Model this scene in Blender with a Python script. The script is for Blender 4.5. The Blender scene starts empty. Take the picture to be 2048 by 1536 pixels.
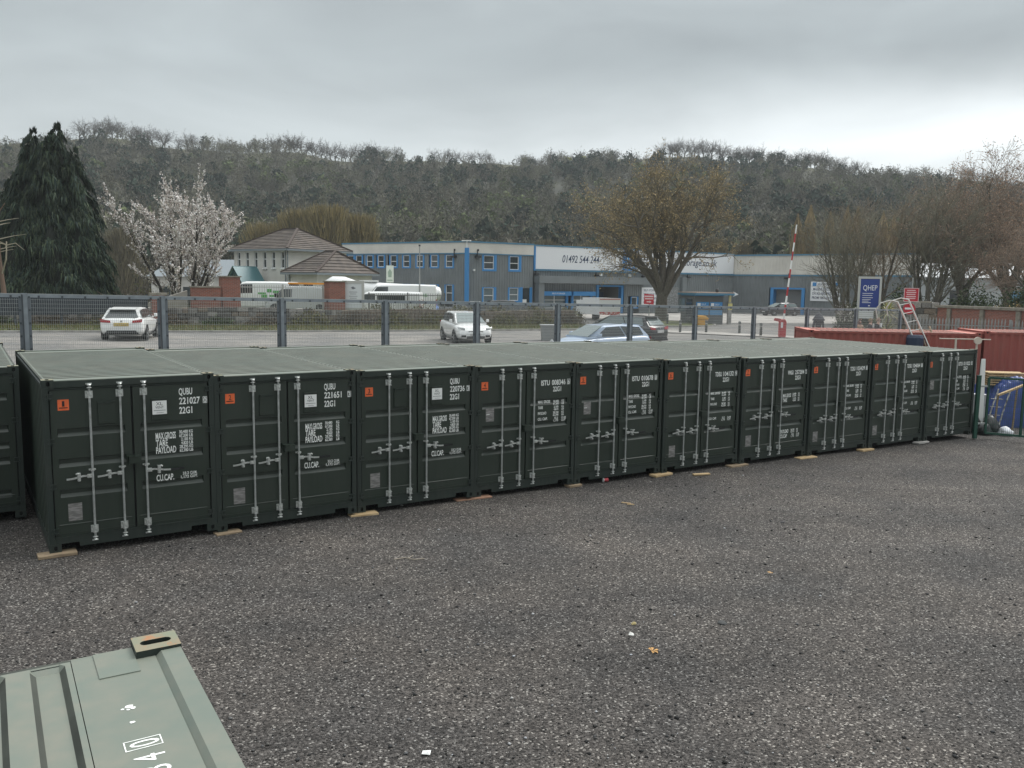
import bpy, math, random
import numpy as np
from mathutils import Matrix, Vector

random.seed(7)
RNG = np.random.default_rng(11)
SC = bpy.context.scene
COL = SC.collection
R = math.radians
PI = math.pi

# ------------------------------------------------------------------ camera
CAM_H, PITCH, ROLL = 4.0805, 0.1176, 0.0142
cam_data = bpy.data.cameras.new('camera')
cam_data.sensor_fit = 'HORIZONTAL'
cam_data.sensor_width = 36.0
cam_data.lens = 1700.0 / 2048.0 * 36.0
cam_data.clip_start = 0.05
cam_data.clip_end = 6000.0
cam = bpy.data.objects.new('camera', cam_data)
COL.objects.link(cam)
_f = Vector((0, math.cos(PITCH), -math.sin(PITCH)))
_u0 = Vector((0, math.sin(PITCH), math.cos(PITCH)))
_r0 = Vector((1, 0, 0))
_r = _r0 * math.cos(ROLL) + _u0 * math.sin(ROLL)
_u = -_r0 * math.sin(ROLL) + _u0 * math.cos(ROLL)
cam.matrix_world = Matrix(((_r.x, _u.x, -_f.x, 0), (_r.y, _u.y, -_f.y, 0),
                           (_r.z, _u.z, -_f.z, CAM_H), (0, 0, 0, 1)))
SC.camera = cam
SC.render.resolution_x, SC.render.resolution_y = 1024, 768

# ------------------------------------------------------------------ exposure
SC.view_settings.view_transform = 'Standard'
SC.view_settings.look = 'None'
SC.view_settings.exposure = 1.0
SC.view_settings.gamma = 1.0
SC.view_settings.use_curve_mapping = False
SC.cycles.use_denoising = True
SC.cycles.max_bounces = 6
SC.cycles.volume_bounces = 1
SC.cycles.transparent_max_bounces = 8

# ------------------------------------------------------------------ overcast sky
SUN_EL, SUN_AZ = 48.0, 50.0            # degrees; azimuth from +Y towards +X
world = bpy.data.worlds.new('World')
SC.world = world
world.use_nodes = True
wn, wl = world.node_tree.nodes, world.node_tree.links
wn.clear()
def wnode(t, **k):
    n = wn.new(t)
    for a, b in k.items():
        setattr(n, a, b)
    return n
def wmath(op, a, b=None, clamp=False):
    n = wnode('ShaderNodeMath', operation=op, use_clamp=clamp)
    for i, v in enumerate((a, b)):
        if v is None: continue
        if isinstance(v, (int, float)): n.inputs[i].default_value = v
        else: wl.new(v, n.inputs[i])
    return n.outputs[0]
w_tc = wnode('ShaderNodeTexCoord')
w_sep = wnode('ShaderNodeSeparateXYZ')
wl.new(w_tc.outputs['Generated'], w_sep.inputs[0])
WX, WY, WZ = w_sep.outputs
w_map = wnode('ShaderNodeMapping')
w_map.inputs['Scale'].default_value = (2.2, 2.2, 7.0)
w_map.inputs['Location'].default_value = (0.35, 0.2, 0.1)
wl.new(w_tc.outputs['Generated'], w_map.inputs[0])
w_noise = wnode('ShaderNodeTexNoise')
w_noise.inputs['Scale'].default_value = 1.5
w_noise.inputs['Detail'].default_value = 5.0
w_noise.inputs['Roughness'].default_value = 0.48
w_noise.inputs['Distortion'].default_value = 0.5
wl.new(w_map.outputs[0], w_noise.inputs['Vector'])
# sheet of cloud: darkest near 18 degrees up, brighter overhead, a bright break low in the sky
w_ramp = wnode('ShaderNodeValToRGB')
w_ramp.color_ramp.elements[0].position = 0.0
w_ramp.color_ramp.elements[0].color = (0.345, 0.372, 0.378, 1)
e = w_ramp.color_ramp.elements.new(0.12); e.color = (0.325, 0.352, 0.358, 1)
e = w_ramp.color_ramp.elements.new(0.24); e.color = (0.245, 0.270, 0.277, 1)
e = w_ramp.color_ramp.elements.new(0.42); e.color = (0.275, 0.300, 0.307, 1)
w_ramp.color_ramp.elements[-1].position = 1.0
w_ramp.color_ramp.elements[-1].color = (0.95, 0.985, 0.99, 1)
wl.new(wmath('MAXIMUM', WZ, 0.0), w_ramp.inputs[0])
# bright break towards the right of the hills
w_az = wmath('MULTIPLY', wmath('ADD', wmath('MULTIPLY', WX, 0.62), wmath('MULTIPLY', WY, 0.80)), 1.0)
w_b1 = wmath('POWER', wmath('MAXIMUM', w_az, 0.0), 6.0)
w_b2 = wmath('SUBTRACT', 1.0, wmath('MULTIPLY', wmath('ABSOLUTE', wmath('SUBTRACT', WZ, 0.15)), 9.5), True)
w_b2 = wmath('POWER', wmath('MAXIMUM', w_b2, 0.0), 1.5)
w_nb = wmath('ADD', wmath('MULTIPLY', w_noise.outputs[0], 1.1), 0.15)
w_break = wmath('MULTIPLY', wmath('MULTIPLY', w_b1, w_b2), wmath('MULTIPLY', w_nb, 0.40))
w_var = wmath('ADD', wmath('MULTIPLY', w_noise.outputs[0], 0.80), 0.60)
w_mul = wnode('ShaderNodeVectorMath', operation='SCALE')
wl.new(w_ramp.outputs[0], w_mul.inputs[0]); wl.new(w_var, w_mul.inputs['Scale'])
w_add = wnode('ShaderNodeVectorMath', operation='ADD')
w_cb = wnode('ShaderNodeCombineXYZ')
for i in range(3): wl.new(w_break, w_cb.inputs[i])
wl.new(w_mul.outputs[0], w_add.inputs[0]); wl.new(w_cb.outputs[0], w_add.inputs[1])
w_sky = wnode('ShaderNodeTexSky')
w_sky.sky_type = 'NISHITA'
w_sky.sun_disc = False
w_sky.sun_elevation = R(SUN_EL)
w_sky.sun_rotation = R(SUN_AZ)
w_bg1 = wnode('ShaderNodeBackground'); w_bg1.inputs[1].default_value = 1.0
wl.new(w_add.outputs[0], w_bg1.inputs[0])
w_bg2 = wnode('ShaderNodeBackground'); w_bg2.inputs[1].default_value = 0.05
wl.new(w_sky.outputs[0], w_bg2.inputs[0])
w_mix = wnode('ShaderNodeMixShader'); w_mix.inputs[0].default_value = 0.07
wl.new(w_bg1.outputs[0], w_mix.inputs[1]); wl.new(w_bg2.outputs[0], w_mix.inputs[2])
w_out = wnode('ShaderNodeOutputWorld')
wl.new(w_mix.outputs[0], w_out.inputs[0])

# ------------------------------------------------------------------ soft sun behind the cloud
sun_d = bpy.data.lights.new('sun', 'SUN')
sun_d.energy = 1.5
sun_d.angle = R(35)
sun_d.color = (1.0, 0.975, 0.94)
sun = bpy.data.objects.new('sun', sun_d)
COL.objects.link(sun)
_d = Vector((math.sin(R(SUN_AZ)) * math.cos(R(SUN_EL)), math.cos(R(SUN_AZ)) * math.cos(R(SUN_EL)), math.sin(R(SUN_EL))))
sun.rotation_euler = (-_d).to_track_quat('-Z', 'Y').to_euler()
sun.location = _d * 60

# ------------------------------------------------------------------ object helpers
def tag(o, label=None, cat=None, group=None, kind=None):
    if label: o['label'] = label
    if cat: o['category'] = cat
    if group: o['group'] = group
    if kind: o['kind'] = kind
    return o

def empty(name, loc=(0, 0, 0), rz=0.0, label=None, cat=None, group=None):
    o = bpy.data.objects.new(name, None)
    o.empty_display_size = 0.2
    o.location = loc
    o.rotation_euler = (0, 0, rz)
    COL.objects.link(o)
    return tag(o, label, cat, group)

def put(name, me, parent=None, loc=(0, 0, 0), rot=(0, 0, 0), scale=(1, 1, 1)):
    o = bpy.data.objects.new(name, me)
    o.location = loc
    o.rotation_euler = rot
    o.scale = scale
    COL.objects.link(o)
    if parent is not None: o.parent = parent
    return o

def children(o):
    return [c for c in bpy.data.objects if c.parent is o]

def copy_tree(o, parent=None, kids=None):
    c = o.copy(); COL.objects.link(c)
    if parent is not None: c.parent = parent
    for ch in children(o): copy_tree(ch, c)
    return c

class MB:
    """collects polygons; build() links them as ONE mesh object"""
    def __init__(s):
        s.v, s.f, s.m = [], [], []
    def add(s, vs, fs, m=0):
        b = len(s.v)
        s.v.extend([tuple(p) for p in vs])
        for f in fs:
            s.f.append(tuple(b + i for i in f)); s.m.append(m)
    def box(s, x0, x1, y0, y1, z0, z1, m=0):
        s.add([(x0, y0, z0), (x1, y0, z0), (x1, y1, z0), (x0, y1, z0), (x0, y0, z1), (x1, y0, z1), (x1, y1, z1), (x0, y1, z1)],
              [(0, 3, 2, 1), (4, 5, 6, 7), (0, 1, 5, 4), (1, 2, 6, 5), (2, 3, 7, 6), (3, 0, 4, 7)], m)
    def cbox(s, c, d, m=0, rz=0.0):
        """box centred at c (z = base), size d, turned rz"""
        a, b = math.cos(rz), math.sin(rz)
        vs = []
        for z in (0, d[2]):
            for x, y in ((-1, -1), (1, -1), (1, 1), (-1, 1)):
                px, py = x * d[0] / 2, y * d[1] / 2
                vs.append((c[0] + a * px - b * py, c[1] + b * px + a * py, c[2] + z))
        s.add(vs, [(0, 3, 2, 1), (4, 5, 6, 7), (0, 1, 5, 4), (1, 2, 6, 5), (2, 3, 7, 6), (3, 0, 4, 7)], m)
    def bar(s, p, q, w, h, m=0, up=(0, 0, 1)):
        p, q = Vector(p), Vector(q)
        d = (q - p).normalized()
        upv = Vector(up)
        if abs(d.dot(upv)) > 0.98: upv = Vector((0, 1, 0)) if abs(d.y) < 0.9 else Vector((1, 0, 0))
        a = d.cross(upv).normalized() * (w / 2)
        b = a.cross(d).normalized() * (h / 2)
        vs = [p - a - b, p + a - b, p + a + b, p - a + b, q - a - b, q + a - b, q + a + b, q - a + b]
        s.add(vs, [(0, 1, 2, 3), (7, 6, 5, 4), (4, 5, 1, 0), (5, 6, 2, 1), (6, 7, 3, 2), (7, 4, 0, 3)], m)
    def tube(s, pts, rads, n=6, m=0, cap=True):
        pts = [Vector(p) for p in pts]
        if isinstance(rads, (int, float)): rads = [rads] * len(pts)
        vs = []; ref = None
        for i, p in enumerate(pts):
            d = (pts[min(i + 1, len(pts) - 1)] - pts[max(i - 1, 0)]).normalized()
            if ref is None:
                ref = Vector((0, 0, 1)) if abs(d.z) < 0.9 else Vector((1, 0, 0))
            a = d.cross(ref)
            if a.length < 1e-6: a = d.cross(Vector((0.3, 0.9, 0.1)))
            a.normalize(); b = d.cross(a).normalized()
            ref = a.cross(d)
            for k in range(n):
                t = 2 * PI * k / n
                vs.append(p + (a * math.cos(t) + b * math.sin(t)) * rads[i])
        fs = []
        for i in range(len(pts) - 1):
            for k in range(n):
                k2 = (k + 1) % n
                fs.append((i * n + k, i * n + k2, (i + 1) * n + k2, (i + 1) * n + k))
        if cap:
            fs.append(tuple(range(n - 1, -1, -1)))
            fs.append(tuple(range((len(pts) - 1) * n, len(pts) * n)))
        s.add(vs, fs, m)
    def lathe(s, prof, c=(0, 0, 0), axis='z', n=12, m=0):
        """prof: list of (radius, height) along axis"""
        vs = []
        for r, h in prof:
            for k in range(n):
                t = 2 * PI * k / n
                u, v = r * math.cos(t), r * math.sin(t)
                if axis == 'z': vs.append((c[0] + u, c[1] + v, c[2] + h))
                elif axis == 'y': vs.append((c[0] + u, c[1] + h, c[2] + v))
                else: vs.append((c[0] + h, c[1] + u, c[2] + v))
        fs = []
        for i in range(len(prof) - 1):
            for k in range(n):
                k2 = (k + 1) % n
                fs.append((i * n + k, i * n + k2, (i + 1) * n + k2, (i + 1) * n + k))
        fs.append(tuple(range(n - 1, -1, -1)))
        fs.append(tuple(range((len(prof) - 1) * n, len(prof) * n)))
        s.add(vs, fs, m)
    def prism(s, poly, p0, p1, axis='y', m=0):
        """poly in the plane normal to axis, from p0 to p1 along axis"""
        n = len(poly); vs = []
        for h in (p0, p1):
            for a, b in poly:
                vs.append((a, h, b) if axis == 'y' else (h, a, b) if axis == 'x' else (a, b, h))
        fs = [tuple(range(n)), tuple(range(2 * n - 1, n - 1, -1))]
        for k in range(n):
            k2 = (k + 1) % n
            fs.append((k, n + k, n + k2, k2))
        s.add(vs, fs, m)
    def mesh(s, name, mats, smooth=False):
        me = bpy.data.meshes.new(name)
        me.from_pydata(s.v, [], s.f)
        if not isinstance(mats, (list, tuple)): mats = [mats]
        for mt in mats: me.materials.append(mt)
        if len(mats) > 1: me.polygons.foreach_set('material_index', s.m)
        if smooth: me.polygons.foreach_set('use_smooth', [True] * len(s.f))
        me.update()
        return me
    def build(s, name, mats, parent=None, smooth=False, loc=(0, 0, 0), rot=(0, 0, 0)):
        return put(name, s.mesh(name, mats, smooth), parent, loc, rot)

def bevel(o, w=0.004, seg=1):
    md = o.modifiers.new('bevel', 'BEVEL'); md.width = w; md.segments = seg
    md.limit_method = 'ANGLE'; md.angle_limit = R(40)
    return o

def np_mesh(name, verts, tris, mats, midx=None, colors=None, smooth=False):
    """fast triangle mesh from numpy arrays; colors is one rgb per triangle corner-set (per face)"""
    me = bpy.data.meshes.new(name)
    nv, nf = len(verts), len(tris)
    me.vertices.add(nv); me.vertices.foreach_set('co', np.asarray(verts, np.float32).ravel())
    me.loops.add(nf * 3); me.loops.foreach_set('vertex_index', np.asarray(tris, np.int32).ravel())
    me.polygons.add(nf)
    me.polygons.foreach_set('loop_start', np.arange(0, nf * 3, 3, dtype=np.int32))
    me.polygons.foreach_set('loop_total', np.full(nf, 3, dtype=np.int32))
    for mt in (mats if isinstance(mats, (list, tuple)) else [mats]): me.materials.append(mt)
    if midx is not None: me.polygons.foreach_set('material_index', np.asarray(midx, np.int32))
    if smooth: me.polygons.foreach_set('use_smooth', np.ones(nf, dtype=bool))
    me.update(calc_edges=True)
    if colors is not None:
        ca = me.color_attributes.new('tint', 'FLOAT_COLOR', 'CORNER')
        c4 = np.ones((nf, 3, 4), np.float32); c4[:, :, :3] = np.asarray(colors, np.float32)[:, None, :]
        ca.data.foreach_set('color', c4.ravel())
    return me

# ------------------------------------------------------------------ lettering
_tcache = {}
def text_geo(s, bold=0.0):
    """unit-height lettering as (verts, faces, width); digits and capitals are 1 high"""
    k = (s, bold)
    if k in _tcache: return _tcache[k]
    cu = bpy.data.curves.new('t', 'FONT')
    cu.body = s; cu.size = 1.0; cu.resolution_u = 3; cu.offset = bold
    ob = bpy.data.objects.new('t', cu)
    me = bpy.data.meshes.new_from_object(ob)
    vs = np.array([v.co[:] for v in me.vertices]) if len(me.vertices) else np.zeros((1, 3))
    fs = [tuple(p.vertices) for p in me.polygons]
    bpy.data.objects.remove(ob); bpy.data.curves.remove(cu); bpy.data.meshes.remove(me)
    x0 = vs[:, 0].min(); vs[:, 0] -= x0
    vs /= 0.73
    _tcache[k] = (vs, fs, vs[:, 0].max())
    return _tcache[k]

def letter(mb, s, o, u, v, h, w=None, m=0, bold=0.0, shear=0.0):
    """set s into mb: o lower left corner, u reading direction, v up direction, cap height h, total width w"""
    vs, fs, tw = text_geo(s, bold)
    sx = h if w is None else w / max(tw, 1e-6)
    o, u, v = Vector(o), Vector(u), Vector(v)
    mb.add([o + u * (float(p[0]) * sx + shear * float(p[1]) * h) + v * (float(p[1]) * h) for p in vs], fs, m)

# ------------------------------------------------------------------ materials
def mat(name, col, rough=0.6, metal=0.0, spec=0.5, noise=0.0, nscale=3.0, col2=None, bump=0.0, bscale=40.0,
        stretch=(1, 1, 1), detail=4.0, lo=0.35, hi=0.65, coat=0.0):
    m = bpy.data.materials.new(name); m.use_nodes = True
    nt = m.node_tree; b = nt.nodes['Principled BSDF']
    b.inputs['Roughness'].default_value = rough
    b.inputs['Metallic'].default_value = metal
    b.inputs['Specular IOR Level'].default_value = spec
    if coat: b.inputs['Coat Weight'].default_value = coat; b.inputs['Coat Roughness'].default_value = 0.08
    b.inputs['Base Color'].default_value = (*col, 1)
    if noise > 0 or col2 or bump > 0:
        tc = nt.nodes.new('ShaderNodeTexCoord'); mp = nt.nodes.new('ShaderNodeMapping')
        mp.inputs['Scale'].default_value = stretch
        nt.links.new(tc.outputs['Object'], mp.inputs[0])
    if noise > 0 or col2:
        tn = nt.nodes.new('ShaderNodeTexNoise'); tn.inputs['Scale'].default_value = nscale; tn.inputs['Detail'].default_value = detail
        nt.links.new(mp.outputs[0], tn.inputs['Vector'])
        rp = nt.nodes.new('ShaderNodeValToRGB')
        c2 = col2 if col2 else tuple(max(0, c * (1 - noise)) for c in col)
        c1 = col if col2 else tuple(c * (1 + noise * 0.6) for c in col)
        rp.color_ramp.elements[0].position = lo; rp.color_ramp.elements[0].color = (*c2, 1)
        rp.color_ramp.elements[1].position = hi; rp.color_ramp.elements[1].color = (*c1, 1)
        nt.links.new(tn.outputs[0], rp.inputs[0]); nt.links.new(rp.outputs[0], b.inputs['Base Color'])
    if bump > 0:
        bn = nt.nodes.new('ShaderNodeTexNoise'); bn.inputs['Scale'].default_value = bscale; bn.inputs['Detail'].default_value = 3
        nt.links.new(mp.outputs[0], bn.inputs['Vector'])
        bp = nt.nodes.new('ShaderNodeBump'); bp.inputs['Strength'].default_value = bump; bp.inputs['Distance'].default_value = 0.01
        nt.links.new(bn.outputs[0], bp.inputs['Height']); nt.links.new(bp.outputs[0], b.inputs['Normal'])
    return m

def tint_mat(name, rough=0.9, spec=0.1, trans=0.0):
    """colour from the per-leaf 'tint' attribute"""
    m = bpy.data.materials.new(name); m.use_nodes = True
    nt = m.node_tree; b = nt.nodes['Principled BSDF']
    b.inputs['Roughness'].default_value = rough; b.inputs['Specular IOR Level'].default_value = spec
    a = nt.nodes.new('ShaderNodeAttribute'); a.attribute_name = 'tint'
    nt.links.new(a.outputs['Color'], b.inputs['Base Color'])
    return m

def worn_paint(name, col, dirt, rust=(0.30, 0.13, 0.06), rough=0.5, dirt_amt=0.5, rust_amt=0.0, streak=True, spec=0.4, dscale=1.3):
    """old coil paint: broad dirt clouds, fine streaks, a few rust freckles"""
    m = bpy.data.materials.new(name); m.use_nodes = True
    nt = m.node_tree; N, L = nt.nodes, nt.links; b = N['Principled BSDF']
    b.inputs['Specular IOR Level'].default_value = spec
    tc = N.new('ShaderNodeTexCoord'); geo = N.new('ShaderNodeNewGeometry')
    oi = N.new('ShaderNodeObjectInfo')
    add = N.new('ShaderNodeVectorMath'); add.operation = 'ADD'
    L.new(geo.outputs['Position'], add.inputs[0]); L.new(oi.outputs['Location'], add.inputs[1])
    n1 = N.new('ShaderNodeTexNoise'); n1.inputs['Scale'].default_value = dscale; n1.inputs['Detail'].default_value = 6; n1.inputs['Roughness'].default_value = 0.62
    L.new(add.outputs[0], n1.inputs['Vector'])
    mp = N.new('ShaderNodeMapping'); mp.inputs['Scale'].default_value = (9, 9, 0.8) if streak else (6, 6, 6)
    L.new(add.outputs[0], mp.inputs[0])
    n2 = N.new('ShaderNodeTexNoise'); n2.inputs['Scale'].default_value = 1.6; n2.inputs['Detail'].default_value = 4
    L.new(mp.outputs[0], n2.inputs['Vector'])
    mu = N.new('ShaderNodeMath'); mu.operation = 'MULTIPLY'
    L.new(n1.outputs[0], mu.inputs[0]); L.new(n2.outputs[0], mu.inputs[1])
    r1 = N.new('ShaderNodeValToRGB'); r1.color_ramp.elements[0].position = 0.17; r1.color_ramp.elements[1].position = 0.45
    r1.color_ramp.elements[0].color = (0, 0, 0, 1); r1.color_ramp.elements[1].color = (dirt_amt,) * 3 + (1,)
    L.new(mu.outputs[0], r1.inputs[0])
    mx = N.new('ShaderNodeMix'); mx.data_type = 'RGBA'
    mx.inputs[6].default_value = (*col, 1); mx.inputs[7].default_value = (*dirt, 1)
    L.new(r1.outputs[0], mx.inputs[0])
    out = mx.outputs[2]
    if rust_amt > 0:
        n3 = N.new('ShaderNodeTexNoise'); n3.inputs['Scale'].default_value = 11; n3.inputs['Detail'].default_value = 8; n3.inputs['Roughness'].default_value = 0.7
        L.new(add.outputs[0], n3.inputs['Vector'])
        r3 = N.new('ShaderNodeValToRGB'); r3.color_ramp.elements[0].position = 0.70 - rust_amt * 0.35; r3.color_ramp.elements[1].position = 0.74 - rust_amt * 0.3
        r3.color_ramp.elements[0].color = (0, 0, 0, 1); r3.color_ramp.elements[1].color = (0.85, 0.85, 0.85, 1)
        L.new(n3.outputs[0], r3.inputs[0])
        m2 = N.new('ShaderNodeMix'); m2.data_type = 'RGBA'
        L.new(r3.outputs[0], m2.inputs[0]); L.new(out, m2.inputs[6]); m2.inputs[7].default_value = (*rust, 1)
        out = m2.outputs[2]
    L.new(out, b.inputs['Base Color'])
    rr = N.new('ShaderNodeMapRange'); rr.inputs[3].default_value = rough - 0.1; rr.inputs[4].default_value = rough + 0.2
    L.new(n1.outputs[0], rr.inputs[0]); L.new(rr.outputs[0], b.inputs['Roughness'])
    nb = N.new('ShaderNodeTexNoise'); nb.inputs['Scale'].default_value = 2.2; nb.inputs['Detail'].default_value = 2
    L.new(geo.outputs['Position'], nb.inputs['Vector'])
    bp = N.new('ShaderNodeBump'); bp.inputs['Strength'].default_value = 0.25; bp.inputs['Distance'].default_value = 0.012
    L.new(nb.outputs[0], bp.inputs['Height']); L.new(bp.outputs[0], b.inputs['Normal'])
    return m
# ================================================================== materials
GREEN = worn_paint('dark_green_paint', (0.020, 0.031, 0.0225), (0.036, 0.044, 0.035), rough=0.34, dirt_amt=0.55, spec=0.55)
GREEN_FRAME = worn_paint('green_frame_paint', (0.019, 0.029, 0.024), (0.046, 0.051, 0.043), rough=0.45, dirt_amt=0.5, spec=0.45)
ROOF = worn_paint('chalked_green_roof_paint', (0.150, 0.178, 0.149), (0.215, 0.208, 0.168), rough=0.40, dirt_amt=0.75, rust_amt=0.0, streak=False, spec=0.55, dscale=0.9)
RUSTY = worn_paint('rubbed_casting_paint', (0.20, 0.215, 0.155), (0.30, 0.215, 0.14), rust=(0.36, 0.17, 0.08), rough=0.65, dirt_amt=0.7, rust_amt=0.42, streak=False, dscale=9.0)
BLACK = mat('black_rubber', (0.012, 0.013, 0.014), rough=0.7)
HOLE = mat('dark_hollow', (0.008, 0.008, 0.008), rough=0.9)
GALV = mat('galvanised_steel', (0.44, 0.46, 0.45), rough=0.42, metal=0.55, noise=0.25, nscale=14, bump=0.1, bscale=60)
GALV_BRIGHT = mat('bright_zinc', (0.62, 0.64, 0.62), rough=0.34, metal=0.6, noise=0.3, nscale=30)
ORANGE = mat('orange_plate', (0.80, 0.15, 0.045), rough=0.5, noise=0.12, nscale=12)
WHITE = mat('white_paint', (0.78, 0.79, 0.77), rough=0.55)
STENCIL = mat('white_stencil', (0.84, 0.86, 0.83), rough=0.6, noise=0.18, nscale=25)
INK = mat('black_ink', (0.012, 0.012, 0.012), rough=0.6)
PLATE = mat('aluminium_data_plate', (0.30, 0.29, 0.28), rough=0.5, metal=0.2, col2=(0.17, 0.165, 0.16), nscale=6, stretch=(1, 1, 9), lo=0.45, hi=0.55)
PLYWOOD = mat('old_ply_floor', (0.11, 0.08, 0.05), rough=0.8)
TIMBER = mat('weathered_timber', (0.36, 0.27, 0.17), rough=0.85, col2=(0.20, 0.15, 0.10), nscale=5, stretch=(1, 12, 12), bump=0.3, bscale=30)
TIMBER_NEW = mat('fresh_sawn_timber', (0.56, 0.42, 0.24), rough=0.8, col2=(0.42, 0.29, 0.15), nscale=5, stretch=(1, 10, 10))

def gravel_material(name, dark, mid, light, white, cell=55.0, bump=0.9, patches=True):
    m = bpy.data.materials.new(name); m.use_nodes = True
    nt = m.node_tree; N, L = nt.nodes, nt.links; b = N['Principled BSDF']
    b.inputs['Roughness'].default_value = 0.88; b.inputs['Specular IOR Level'].default_value = 0.25
    geo = N.new('ShaderNodeNewGeometry')
    v = N.new('ShaderNodeTexVoronoi'); v.inputs['Scale'].default_value = cell
    L.new(geo.outputs['Position'], v.inputs['Vector'])
    sp = N.new('ShaderNodeSeparateColor'); L.new(v.outputs['Color'], sp.inputs[0])
    rp = N.new('ShaderNodeValToRGB'); rp.color_ramp.interpolation = 'LINEAR'
    el = rp.color_ramp.elements
    el[0].position = 0; el[0].color = (*dark, 1)
    e = el.new(0.55); e.color = (*mid, 1)
    e = el.new(0.93); e.color = (*light, 1)
    e = el.new(0.985); e.color = (*white, 1)
    el[-1].position = 1.0; el[-1].color = (*white, 1)
    L.new(sp.outputs[0], rp.inputs[0])
    # a second, coarser scatter of stones
    v2 = N.new('ShaderNodeTexVoronoi'); v2.inputs['Scale'].default_value = cell * 0.42
    L.new(geo.outputs['Position'], v2.inputs['Vector'])
    s2 = N.new('ShaderNodeSeparateColor'); L.new(v2.outputs['Color'], s2.inputs[0])
    gt = N.new('ShaderNodeMath'); gt.operation = 'GREATER_THAN'; gt.inputs[1].default_value = 0.965; L.new(s2.outputs[1], gt.inputs[0])
    lt = N.new('ShaderNodeMath'); lt.operation = 'LESS_THAN'; lt.inputs[1].default_value = 0.28; L.new(v2.outputs['Distance'], lt.inputs[0])
    mk = N.new('ShaderNodeMath'); mk.operation = 'MULTIPLY'; L.new(gt.outputs[0], mk.inputs[0]); L.new(lt.outputs[0], mk.inputs[1])
    mx = N.new('ShaderNodeMix'); mx.data_type = 'RGBA'
    L.new(mk.outputs[0], mx.inputs[0]); L.new(rp.outputs[0], mx.inputs[6]); mx.inputs[7].default_value = (*white, 1)
    out = mx.outputs[2]
    if patches:
        n = N.new('ShaderNodeTexNoise'); n.inputs['Scale'].default_value = 0.42; n.inputs['Detail'].default_value = 7; n.inputs['Roughness'].default_value = 0.6
        L.new(geo.outputs['Position'], n.inputs['Vector'])
        r2 = N.new('ShaderNodeValToRGB'); r2.color_ramp.elements[0].position = 0.33; r2.color_ramp.elements[1].position = 0.68
        r2.color_ramp.elements[0].color = (0.74, 0.75, 0.765, 1); r2.color_ramp.elements[1].color = (1.24, 1.18, 1.12, 1)
        L.new(n.outputs[0], r2.inputs[0])
        # wheel tracks: long soft streaks along the row
        mp = N.new('ShaderNodeMapping'); mp.inputs['Rotation'].default_value = (0, 0, R(-34)); mp.inputs['Scale'].default_value = (0.10, 0.95, 1)
        L.new(geo.outputs['Position'], mp.inputs[0])
        n3 = N.new('ShaderNodeTexNoise'); n3.inputs['Scale'].default_value = 0.9; n3.inputs['Detail'].default_value = 4
        L.new(mp.outputs[0], n3.inputs['Vector'])
        r3 = N.new('ShaderNodeMapRange'); r3.inputs[1].default_value = 0.3; r3.inputs[2].default_value = 0.7; r3.inputs[3].default_value = 0.84; r3.inputs[4].default_value = 1.16
        L.new(n3.outputs[0], r3.inputs[0])
        m2 = N.new('ShaderNodeMix'); m2.data_type = 'RGBA'; m2.blend_type = 'MULTIPLY'; m2.inputs[0].default_value = 1
        L.new(out, m2.inputs[6]); L.new(r2.outputs[0], m2.inputs[7])
        sc = N.new('ShaderNodeVectorMath'); sc.operation = 'SCALE'
        L.new(m2.outputs[2], sc.inputs[0]); L.new(r3.outputs[0], sc.inputs['Scale'])
        out = sc.outputs[0]
    L.new(out, b.inputs['Base Color'])
    inv = N.new('ShaderNodeMath'); inv.operation = 'SUBTRACT'; inv.inputs[0].default_value = 1.0; L.new(v.outputs['Distance'], inv.inputs[1])
    bp = N.new('ShaderNodeBump'); bp.inputs['Strength'].default_value = bump; bp.inputs['Distance'].default_value = 0.012
    L.new(inv.outputs[0], bp.inputs['Height']); L.new(bp.outputs[0], b.inputs['Normal'])
    return m

GRAVEL = gravel_material('asphalt_planings', (0.016, 0.015, 0.0145), (0.066, 0.0615, 0.058), (0.122, 0.114, 0.108), (0.32, 0.31, 0.29))
STONE_TINT = tint_mat('loose_stone', rough=0.85, spec=0.25)
LEAF_TINT = tint_mat('foliage', rough=0.75, spec=0.2)
WOOD_TINT = tint_mat('bare_twigs', rough=0.9, spec=0.1)
TARMAC = gravel_material('worn_tarmac', (0.15, 0.148, 0.142), (0.20, 0.196, 0.188), (0.26, 0.255, 0.245), (0.32, 0.315, 0.30), cell=35.0, bump=0.3)
CONCRETE = mat('concrete', (0.33, 0.32, 0.30), rough=0.85, noise=0.25, nscale=3, bump=0.15)
PALE_CONC = mat('pale_concrete_apron', (0.38, 0.36, 0.33), rough=0.85, noise=0.2, nscale=0.6)
GRASS_BASE = mat('rough_turf', (0.085, 0.115, 0.032), rough=0.9, col2=(0.105, 0.10, 0.045), nscale=1.2)
HILL_SOIL = mat('leaf_litter_slope', (0.080, 0.080, 0.055), rough=0.95, col2=(0.052, 0.054, 0.043), nscale=0.05, detail=8)
HILL_GRASS = mat('ridge_pasture', (0.10, 0.105, 0.055), rough=0.95, col2=(0.075, 0.07, 0.045), nscale=0.06, detail=6)

# ================================================================== terrain
ROW_A = R(32.5)
def zy(x, y):                                   # the gravel yard falls gently along the row
    s = (x + 6.84) * 0.847 + (y - 12.25) * 0.53
    return -0.06 - 0.0129 * max(-25.0, min(s, 45.0))
FD = (math.cos(R(31.42)), math.sin(R(31.42)))   # direction of the security fence
FN = (-FD[1], FD[0])
F0 = (-11.66, 20.35)
def zg(x, y):                                   # car park and street beyond the fence
    s = (x + 11) * 0.853 + (y - 19) * 0.521
    return 0.85 + 0.65 * math.exp(-max(s, 0.0) / 25.0)

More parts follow.
